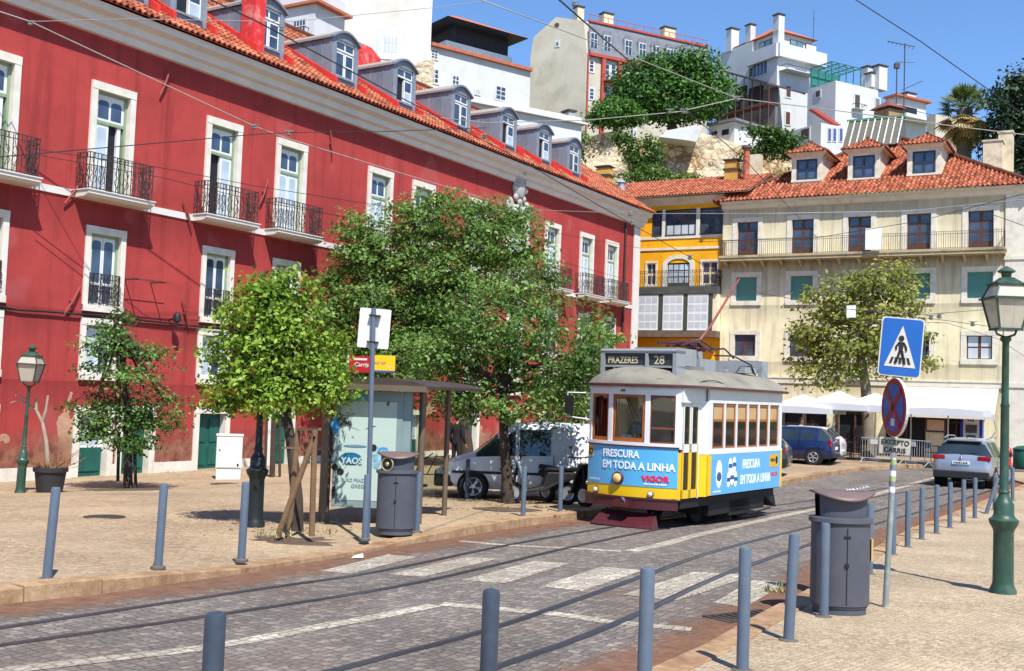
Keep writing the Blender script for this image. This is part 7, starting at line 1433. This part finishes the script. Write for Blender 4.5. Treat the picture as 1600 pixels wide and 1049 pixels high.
mb = MB(); mb.box(3.95, 4.4, -.82, .82, .3, .58); mb.build('front_bumper', m_plast, V_, bevel=.05); mb = MB(); mb.box(3.95, 4.12, .58, .80, .68, .86); mb.box(3.95, 4.12, -.80, -.58, .68, .86); mb.build('headlight', m_lens, V_)
mb = MB(); mb.cur = 0
def vtx(body, x, z, size): v, f = text_geo(body, size, bold=.004); mb.add([(x - a, .906 + c, z + b) for a, b, c in v], f)
[mb.add([(x - a, .908, z + b) for a, b, c in small_print(w, h, n, n)[0]], small_print(w, h, n, n)[1]) for x, z, w, h, n in ((.75, 1.5, .42, .11, 5), (.75, 1.28, .42, .11, 6), (2.9, .72, .2, .06, 4))]; mb.build('lettering', m_lb, V_)
# scooters
def scooter(loc, th, lab, m_body):
    t = thing('scooter', lab, 'scooter', loc, th)
    for x in (-.62, .62):
        mb = MB(); mb.T = Matrix.Translation((x, 0, .26)) @ Matrix.Rotation(math.pi / 2, 4, 'X'); mb.lathe([(.15, -.06), (.22, -.07), (.26, -.03), (.26, .03), (.22, .07), (.15, .06)], 20); w = mb.build('wheel', m_rubber, t); mb = MB(); mb.T = Matrix.Translation((x, 0, .26)) @ Matrix.Rotation(math.pi / 2, 4, 'X'); mb.lathe([(.155, -.072), (.15, -.078), (.05, -.05), (.05, .05), (.15, .078), (.155, .072)], 16); mb.build('rim', m_alloy, w)
    mb = MB(); mb.prism([(-.85, -.14, .62), (-.4, -.17, .45), (-.1, -.17, .3), (.3, -.14, .28), (.3, -.14, .34), (-.05, -.17, .42), (-.15, -.16, .74), (-.8, -.13, .74)], (0, .3, 0)); mb.build('body', m_black, t, bevel=.04)
    mb = MB(); mb.prism([(.3, -.2, .3), (.36, -.2, .3), (.56, -.14, .95), (.5, -.14, .97)], (0, .38, 0)); mb.build('shield', m_body, t, bevel=.03)
    mb = MB(); mb.prism([(-.85, -.13, .75), (-.1, -.14, .75), (-.15, -.12, .84), (-.5, -.12, .8), (-.85, -.1, .86)], (0, .26, 0)); mb.build('seat', m_black, t, bevel=.03)
    mb = MB(); mb.tube([(.62, .0, .26), (.5, 0, .95), (.44, 0, 1.08)], .03, 8); mb.tube([(.38, -.33, 1.1), (.46, -.1, 1.08), (.46, .1, 1.08), (.38, .33, 1.1)], .018, 6); mb.build('handlebar', m_black, t)
    for s in (-1, 1): mb = MB(); mb.tube([(.42, s * .25, 1.1), (.46, s * .33, 1.3)], .008, 4); mb.ball((.46, s * .34, 1.32), (.015, .06, .04), 8, 6); mb.build('mirror', m_black, t)
    mb = MB(); mb.ball((.52, 0, 1.0), (.06, .08, .08), 10, 8); mb.build('headlight', m_lens, t)
c = G(842, 789, .12); scooter(c, math.radians(190), 'scooter with a pale blue front shield beside the dark tree trunk', mat('scooter_pale_blue', (142, 172, 176), .35, .1, coat=.6))
c = G(884, 789, .12); scooter(c, math.radians(-50), 'black scooter with chrome rim parked between the van and the tram', mat('scooter_black', (30, 32, 36), .3, .2, coat=.6))
# ---------------------------------------------------------------- cafe terrace and far pavement
m_para = mat('parasol_cloth', (196, 197, 198), .85, .04, 2)
def parasol(px, py, Z, lab, s=1.55):
    P = D(px, py, Z); z0 = gz(P.x, P.y) + .13; h = P.z - z0; t = thing('parasol', lab, 'parasol', (P.x, P.y, z0), PAL.th, 'white parasols of the cafe')
    mb = MB(); mb.cyl(0, 0, 0, h, .03, n=8); mb.lathe([(.3, 0), (.3, .06), (.05, .1)], 14); mb.build('pole', m_swhite, t)
    mb = MB(); e = h - .62; n = 6; ring = [(s * math.cos(math.pi / 4 + i * math.pi / 2) * 1.414, s * math.sin(math.pi / 4 + i * math.pi / 2) * 1.414) for i in range(4)]
    pts = []
    for i in range(4):
        a, b = ring[i], ring[(i + 1) % 4]
        for j in range(n): f = j / n; sag = .07 * math.sin(math.pi * f); pts.append((a[0] + (b[0] - a[0]) * f, a[1] + (b[1] - a[1]) * f, e + sag))
    m = len(pts); mid = [(x * .5, y * .5, e + .25 + (z - e) * .3) for x, y, z in pts]
    vs = [(0, 0, h)] + mid + pts + [(x, y, e - .24) for x, y, z in pts]
    fs = [(0, 1 + i, 1 + (i + 1) % m) for i in range(m)] + [(1 + i, 1 + m + i, 1 + m + (i + 1) % m, 1 + (i + 1) % m) for i in range(m)] + [(1 + m + i, 1 + 2 * m + i, 1 + 2 * m + (i + 1) % m, 1 + m + (i + 1) % m) for i in range(m)]
    mb.add(vs, fs); mb.build('canopy', m_para, t)
for px, py, Z, lab in ((1256, 616, 49.5, 'white parasol with leaf shadows right of the tram'), (1312, 611, 49.2, 'white parasol with leaf shadows, second from the tram'), (1368, 614, 48.5, 'white parasol half hidden behind the no stopping disc'), (1424, 616, 47.8, 'white parasol between the sign pole and the wide awning'), (1482, 618, 46.6, 'white parasol in front of the wide awning by the silver car')): parasol(px, py, Z, lab)
def barrier(pa, pb, Z1, Z2, lab):
    A, B = D(*pa, Z1), D(*pb, Z2); A.z = gz(A.x, A.y) + .13; th = math.atan2(B.y - A.y, B.x - A.x); L = math.hypot(B.x - A.x, B.y - A.y); t = thing('crowd_barrier', lab, 'barrier', A, th, 'crowd barriers by the cafe')
    mb = MB(); mb.tube([(0, 0, .2), (.06, 0, 1.05), (L - .06, 0, 1.05), (L, 0, .2)], .022, 6, closed=True); mb.build('frame', m_zinc, t)
    mb = MB(); n = int(L / .12)
    for i in range(1, n): mb.tube([(L * i / n, 0, .2), (L * i / n, 0, 1.05)], .011, 4)
    mb.build('bars', m_zinc, t); mb = MB(); mb.box(L * .3, L * .5, -.02, .0, .8, 1.0); mb.build('plate', m_sback, t)
    for x in (.15, L - .15): mb = MB(); mb.tube([(x, -.3, 0), (x, 0, .2), (x, .3, 0)], .02, 5); mb.build('foot', m_zinc, t)
barrier((1343, 714), (1400, 715), 47, 46, 'grey crowd barrier left of the sign pole'); barrier((1406, 715), (1456, 714), 46, 44.6, 'grey crowd barrier between the sign pole and the silver car')
# cash machine kiosk, menu board, hydrant, recycling bin, tables and chairs
P = PAL.w(5.9, -.45, 0); atm = thing('cash_machine', 'blue kiosk cash machine under the right end of the wide awning', 'cash machine', (P.x, P.y, gz(P.x, P.y) + .13), PAL.th); mb = MB(); mb.box(-.5, .5, -.25, .3, 0, 2.2); mb.build('housing', mat('atm_blue', (24, 46, 150), .4, .1), atm); mb = MB(); mb.box(-.36, .36, -.29, -.25, .95, 2.1); mb.cur = 1; mb.box(-.26, .26, -.31, -.29, 1.3, 1.7); mb.box(-.2, .2, -.34, -.29, 1.1, 1.2); mb.add([(-.16 + a, -.293, 1.86 + b) for a, b, c in small_print(.32, .12, 3)[0]], small_print(.32, .12, 3)[1]); mb.build('face', [mat('atm_white', (196, 192, 186), .5), m_dk], atm)
P = PAL.w(3.95, -.12, 1.95); tag(MB().box(-.5, .5, -.04, .04, -.35, .35).box(-.4, .4, -.06, -.04, -.26, .26, mi=1).build('menu_board', [m_brown, mat('menu_paper', (206, 176, 156), .7)], None, P, PAL.th), 'brown framed menu board on the cafe wall under the wide awning', 'menu board')
P = D(1576, 715, 48); t = thing('fire_hydrant', 'red fire hydrant at the white corner of the pale building', 'hydrant', (P.x, P.y, gz(P.x, P.y) + .12)); mb = MB(); mb.lathe([(.16, 0), (.16, .06), (.11, .1), (.11, .6), (.15, .62), (.15, .68), (.1, .8), (0, .86)], 14); mb.build('barrel', mat('hydrant_red', (196, 40, 48), .4, .1), t); mb = MB(); mb.tube([(-.2, 0, .5), (.2, 0, .5)], .06, 8); mb.build('outlet', MATS['hydrant_red'], t)
P = D(1601, 716, 46); t = thing('recycling_bin', 'dark green rounded recycling bin at the right edge by the hydrant', 'recycling bin', (P.x, P.y, gz(P.x, P.y) + .12)); mb = MB(); mb.lathe([(.42, 0), (.45, .05), (.45, .78), (.4, .84)], 20); mb.build('body', mat('bin_green', (20, 78, 66), .45, .15), t); mb = MB(); mb.lathe([(.47, .8), (.47, .86), (.3, .96), (0, 1.0)], 20); mb.build('lid', MATS['bin_green'], t)
m_chairm = mat('cafe_chair', (46, 40, 38), .5, .2, 6)
def chair(px, py, Z, th, lab):
    P = D(px, py, Z); t = thing('cafe_chair', lab, 'chair', (P.x, P.y, gz(P.x, P.y) + .13), th, 'dark cafe chairs under the awning')
    mb = MB(); mb.box(-.21, .21, -.21, .21, .44, .47); mb.build('seat', m_chairm, t); mb = MB(); mb.tube([(-.2, .2, .45), (-.2, .27, .9), (.2, .27, .9), (.2, .2, .45)], .02, 5); mb.box(-.18, .18, .24, .26, .62, .86); mb.build('backrest', m_chairm, t)
    for x in (-.19, .19):
        for y in (-.19, .19): mb = MB(); mb.tube([(x, y, 0), (x, y, .45)], .016, 5); mb.build('leg', m_chairm, t)
def table(px, py, Z, lab):
    P = D(px, py, Z); t = thing('cafe_table', lab, 'table', (P.x, P.y, gz(P.x, P.y) + .13), 0, 'cafe tables under the awning'); mb = MB(); mb.box(-.35, .35, -.35, .35, .72, .75); mb.build('top', m_chairm, t); mb = MB(); mb.cyl(0, 0, 0, .72, .03, n=8); mb.lathe([(.25, 0), (.25, .03), (.03, .05)], 12); mb.build('pedestal', m_chairm, t)
table(1466, 700, 49, 'dark cafe table under the wide awning left of the silver car'); chair(1455, 702, 48.5, .4, 'dark cafe chair left of the table by the silver car'); chair(1478, 702, 49.3, -1.2, 'dark cafe chair right of the table by the silver car')
table(1330, 708, 50, 'dark cafe table behind the left barrier'); chair(1318, 709, 49.6, .6, 'dark cafe chair left of the table behind the left barrier'); chair(1343, 709, 50.2, -1., 'dark cafe chair right of the table behind the left barrier')
tag(MB().box(-.8, .8, -.03, .03, -.32, .32).build('wall_sign', [mat('weathered_sign', (186, 186, 182), .7, .25, 2)], None, PAL.w(-.9, -.14, 4.75), PAL.th), 'weathered grey sign board on the pale facade behind the plane tree', 'sign board')
P = PAL.w(.55, -1.15, 12.6); tag(MB().box(-.4, .4, -.02, .02, -.55, .55).build('hanging_cloth', m_lw, None, P, PAL.th), 'white cloth hanging over the long balcony rail', 'cloth'); P = D(1330, 487, 49); tag(MB().box(-.2, .2, -.02, .02, -.27, .27).build('hanging_plate', m_lw, None, P, PAL.th), 'small white plate hanging from the overhead wires before the plane tree', 'plate')
# ---------------------------------------------------------------- people
m_skin = mat('skin', (186, 132, 104), .55, .08, 8); m_skin2 = mat('skin_tan', (160, 108, 82), .55, .08, 8); m_hair = mat('dark_hair', (30, 24, 22), .6, .2, 20); m_hair2 = mat('brown_hair', (62, 42, 30), .6, .2, 20)
def skin(name, mats, V, E, parent, sub=1, root=0):
    bm = bmesh.new(); ly = bm.verts.layers.skin.verify(); vv = []
    for i, (p, r) in enumerate(V):
        v = bm.verts.new(p); rr = r if hasattr(r, '__len__') else (r, r); v[ly].radius = rr; v[ly].use_root = (i == root); vv.append(v)
    for a, b in E: bm.edges.new((vv[a], vv[b]))
    me = bpy.data.meshes.new(name); bm.to_mesh(me); bm.free(); me.materials.append(mats); o = put(name, me, parent)
    s = o.modifiers.new('skin', 'SKIN'); s.use_smooth_shade = True; u = o.modifiers.new('sub', 'SUBSURF'); u.levels = u.render_levels = sub; return o
def person(label, loc, th, top, legs, hair, skn=None, h=1.72, arms=None, sit=False, sleeves=.5, knees=None):
    """front faces local -y; arms: list of two (elbow, wrist) offsets from the shoulder"""
    k = h / 1.72; t = thing('person', label, 'person', loc, th, None, k); skn = skn or m_skin
    hip = .50 if sit else .92; sh = hip + .50
    V = [((0, 0, hip), .1), ((0, .01, hip + .2), .095), ((0, .015, hip + .4), .1), ((0, .01, sh + .06), .055), ((0, -.015, sh + .14), .055), ((0, -.03, sh + .22), (.08, .085)), ((0, -.03, sh + .31), (.075, .08)), ((0, -.115, sh + .215), .014)]
    E = [(0, 1), (1, 2), (2, 3), (3, 4), (4, 5), (5, 6), (5, 7)]
    sm = MB(); sm.lathe([(.155, hip - .06), (.15, hip + .08), (.145, hip + .2), (.165, hip + .34), (.185, hip + .44), (.165, hip + .5), (.10, hip + .545), (.062, hip + .56)], 18, (0, .01, 0), (1, .74))
    arms = arms or (((-.06, .02, -.28), (-.07, -.1, -.52)), ((.06, .02, -.28), (.07, -.1, -.52)))
    for s, (el, wr) in zip((-1, 1), arms):
        S0 = Vector((s * .19, .01, sh - .04)); e_, w_ = S0 + Vector(el), S0 + Vector(wr); b = len(V); V += [(S0, .05), (e_, .04), (w_, .028)]; E += [(2, b), (b, b + 1), (b + 1, b + 2)]
        d = (w_ - e_).normalized(); sd = d.cross(Vector((0, 1, 0)) if abs(d.y) < .8 else Vector((0, 0, 1))).normalized(); pal = w_ + d * .07; V.append((pal, (.036, .02))); E.append((b + 2, b + 3)); pb = b + 3
        for f in range(4):
            o_ = (f - 1.5) * .018; ln = (.062, .072, .068, .052)[f]; q = len(V); V += [(pal + sd * o_ + d * .04, .009), (pal + sd * o_ * 1.1 + d * (.04 + ln * .6) + Vector((0, -.012, 0)), .008), (pal + sd * o_ * 1.1 + d * (.04 + ln) + Vector((0, -.03, 0)), .007)]; E += [(pb, q), (q, q + 1), (q + 1, q + 2)]
        q = len(V); V += [(w_ + d * .04 - sd * .035 * s, .010), (w_ + d * .08 - sd * .05 * s + Vector((0, -.02, 0)), .008)]; E += [(b + 3, q), (q, q + 1)]
        if sleeves > .35: pts = [S0 + Vector((-s * .06, 0, .03)), S0 + Vector((s * .005, 0, .0)), S0.lerp(e_, .5), e_ if sleeves > .6 else S0.lerp(e_, .75)] + ([e_.lerp(w_, .5), w_] if sleeves > .6 else []); sm.tube(pts, [.07, .074, .066, .06, .05, .042][:len(pts)], 12)
    lm = MB(); lm.lathe([(.10, hip - .12), (.15, hip - .08), (.155, hip + .02), (.148, hip + .1)], 16, (0, 0, 0), (1, .78))
    for s in (-1, 1):
        K = Vector((s * .11, -.42 if sit else -.02 * s, .46 if sit else .5)); A = Vector((s * .11, -.42 if sit else .03 * s + .02, .08)); H = Vector((s * .085, 0, hip - .05)); b = len(V); V += [(H, .075), (K, .05), (A, .038), (A + Vector((0, -.14, -.045)), (.035, .025))]; E += [(0, b), (b, b + 1), (b + 1, b + 2), (b + 2, b + 3)]
        lm.tube([H + Vector((0, 0, .04)), H.lerp(K, .5), K, K.lerp(A, .5), A], [.095, .085, .068, .06, .056], 12)
    skin('body', skn, V, E, t); sm.build('shirt', top, t); lm.build('trousers', legs, t)
    mb = MB(); mb.ball((0, -.01, sh + .30), (.088, .102, .085), 14, 10); mb.ball((0, .04, sh + .25), (.083, .075, .1), 12, 8); mb.build('hair', hair, t)
    mb = MB()
    for s in (-1, 1): mb.ball((s * .03, -.108, sh + .245), (.012, .008, .007), 8, 6)
    mb.box(-.022, .022, -.106, -.098, sh + .168, sh + .174); mb.build('face', m_black, t)
    mb = MB()
    for s in (-1, 1): a = Vector((s * .11, -.42 if sit else .03 * s + .02, 0)); mb.ball((a.x, a.y - .05, .04), (.05, .14, .045), 10, 6)
    mb.build('shoes', m_black, t); return t
P = TR.w(.03, .36, .56); person('tram driver in a grey shirt seated behind the open front window', (P.x, P.y, P.z + .46), TR.th, mat('grey_shirt', (150, 140, 132), .8, .1), m_black, m_hair, m_skin2, 1.70, (((-.08, -.12, -.24), (-.02, -.34, -.2)), ((.08, -.12, -.24), (.02, -.34, -.2))), True, 1.)
P = TR.w(.6, 2.2, .68); person('tram passenger in a blue top inside the tram by the first side window', (P.x, P.y, P.z + .1), TR.th, mat('blue_top', (60, 104, 168), .8, .1), m_black, m_hair2, None, 1.66, None, True, .4)
P = G(712, 735, .1); person('person all in black standing behind the white van', (P.x, P.y, P.z), 2.6, mat('black_cloth', (24, 24, 28), .9, .2), m_black, m_hair, None, 1.74, None, False, 1.)
P = D(1251, 700, 47.5); person('person in a white sleeveless top standing under the parasol behind the dark blue car', (P.x, P.y, gz(P.x, P.y) + .13), .3, mat('white_top', (206, 204, 200), .8, .05), mat('jeans', (52, 60, 84), .85, .15), m_hair, m_skin2, 1.72, None, False, .3)
P = D(1269, 700, 48.2); person('person in a pale shirt standing to the right of the white sleeveless top', (P.x, P.y, gz(P.x, P.y) + .13), 2.9, mat('pale_shirt', (184, 176, 168), .8, .05), MATS['jeans'], m_hair2, m_skin2, 1.68, None, False, .4)
# ---------------------------------------------------------------- overhead wires
m_wire = mat('wire_dark', (42, 40, 40), .6); m_wirel = mat('wire_pale', (148, 144, 136), .6); m_ins = mat('insulator', (110, 112, 108), .5, .2)
def wire(lab, pts, r, m=None, ins=(), name='overhead_wire', cat='wire'):
    P = [D(*p) for p in pts]; t = thing(name, lab, cat, P[0], 0, 'overhead tram wires'); Q = []
    for a, b in zip(P[:-1], P[1:]):
        for i in range(10): f = i / 10; q = a.lerp(b, f); Q.append((q.x - P[0].x, q.y - P[0].y, q.z - P[0].z))
    e = P[-1] - P[0]; Q.append(tuple(e)); mb = MB(); mb.tube(Q, r, 5); mb.build('cable', m or m_wire, t)
    for px, py, Z in ins:
        c = D(px, py, Z) - P[0]; k = Z / 55; mb = MB(); mb.lathe([(.03 * k, -.14 * k), (.12 * k, -.1 * k), (.12 * k, -.03 * k), (.05 * k, 0), (.1 * k, .03 * k), (.1 * k, .08 * k), (.03 * k, .12 * k)], 10, tuple(c)); mb.tube([c + Vector((-.2 * k, 0, .1 * k)), c + Vector((.25 * k, 0, .12 * k))], .025 * k, 4); mb.build('insulator', m_ins, t)
wire('thick dark trolley wire running from the top left dormers down to the tram', [(300, -14, 14), (400, 33, 15.5), (600, 139, 19), (800, 243, 25), (960, 335, 31), (1130, 432, 40)], .011, None, ((440, 45, 16), (757, 213, 23.5), (988, 348, 32), (1078, 402, 37)))
wire('thick dark trolley wire crossing the cream mansard building and the pine', [(860, -12, 13), (972, 86, 18), (1083, 182, 26), (1166, 252, 33), (1275, 370, 46)], .012, None, ((897, 6, 14), (1068, 174, 25)))
wire('pale span wire sloping across the upper red wall', [(-20, 12, 26), (47, 34, 26), (396, 197, 31), (447, 216, 32), (640, 275, 38), (800, 323, 44)], .016, m_wirel, ((47, 36, 26), (397, 198, 31)))
wire('thin pale wire rising from the left knot over the dormers to the sky', [(47, 34, 26), (200, 30, 26), (454, 34, 30), (680, 12, 34), (860, -12, 36)], .010, m_wirel)
wire('dark span wire across the red wall at balcony height', [(-20, 247, 22), (200, 228, 24), (400, 210, 28), (470, 207, 30), (595, 206, 32), (760, 200, 34)], .012, None, ((451, 208, 29),))
wire('thin dark wire along the piano nobile of the red wall', [(54, 233, 27), (250, 262, 29), (400, 291, 32), (571, 318, 37), (800, 352, 44), (1000, 388, 55)], .010)
wire('second thin dark wire just under the first along the red wall', [(57, 242, 27), (250, 277, 29), (400, 314, 32), (571, 345, 37), (880, 410, 47), (990, 440, 55)], .010)
wire('pale wire descending over the mansard building to the knot by the pine', [(740, -4, 22), (800, 18, 22), (980, 86, 24), (1152, 154, 26)], .012, m_wirel, ((1153, 154, 26),))
wire('pale wire rising from the tram stop to the knot by the pine', [(650, 180, 28), (760, 192, 27), (917, 188, 26.5), (1060, 175, 26), (1152, 154, 26)], .012, m_wirel, ((1046, 174, 26), (1072, 174, 26)))
wire('pale wire from the pine knot to the right edge over the skylight', [(1152, 154, 26), (1300, 172, 25), (1480, 196, 24), (1620, 213, 23)], .012, m_wirel)
wire('dark wire against the sky falling to the right edge', [(1320, -11, 20), (1440, 66, 21), (1600, 180, 22), (1640, 206, 22)], .010)
wire('pale wire between the coat of arms and the yellow house', [(826, 328, 46), (1000, 334, 40), (1200, 334, 36), (1420, 330, 36), (1600, 312, 34)], .013, m_wirel, ((985, 334, 41),))
wire('dark wire swinging up across the pale facade to the right edge', [(1090, 378, 38), (1275, 372, 36), (1440, 345, 34), (1600, 303, 32)], .010)
wire('dark wire falling from the balcony of the pale building to the right edge', [(1535, 330, 33), (1620, 360, 32)], .010)
wire('fine wire over the first floor of the pale building', [(1170, 455, 45), (1330, 484, 44), (1470, 500, 42), (1620, 520, 40)], .011, None, ((1455, 496, 42), (1520, 506, 41)))
wire('fine wire crossing above the ground floor of the pale building', [(1280, 480, 44), (1440, 492, 43), (1620, 478, 40)], .010, None, ((1468, 494, 42), (1550, 484, 41)))
wire('slack wire under the first floor windows of the pale building', [(1330, 500, 44), (1480, 505, 42), (1560, 530, 41), (1620, 570, 40)], .009)
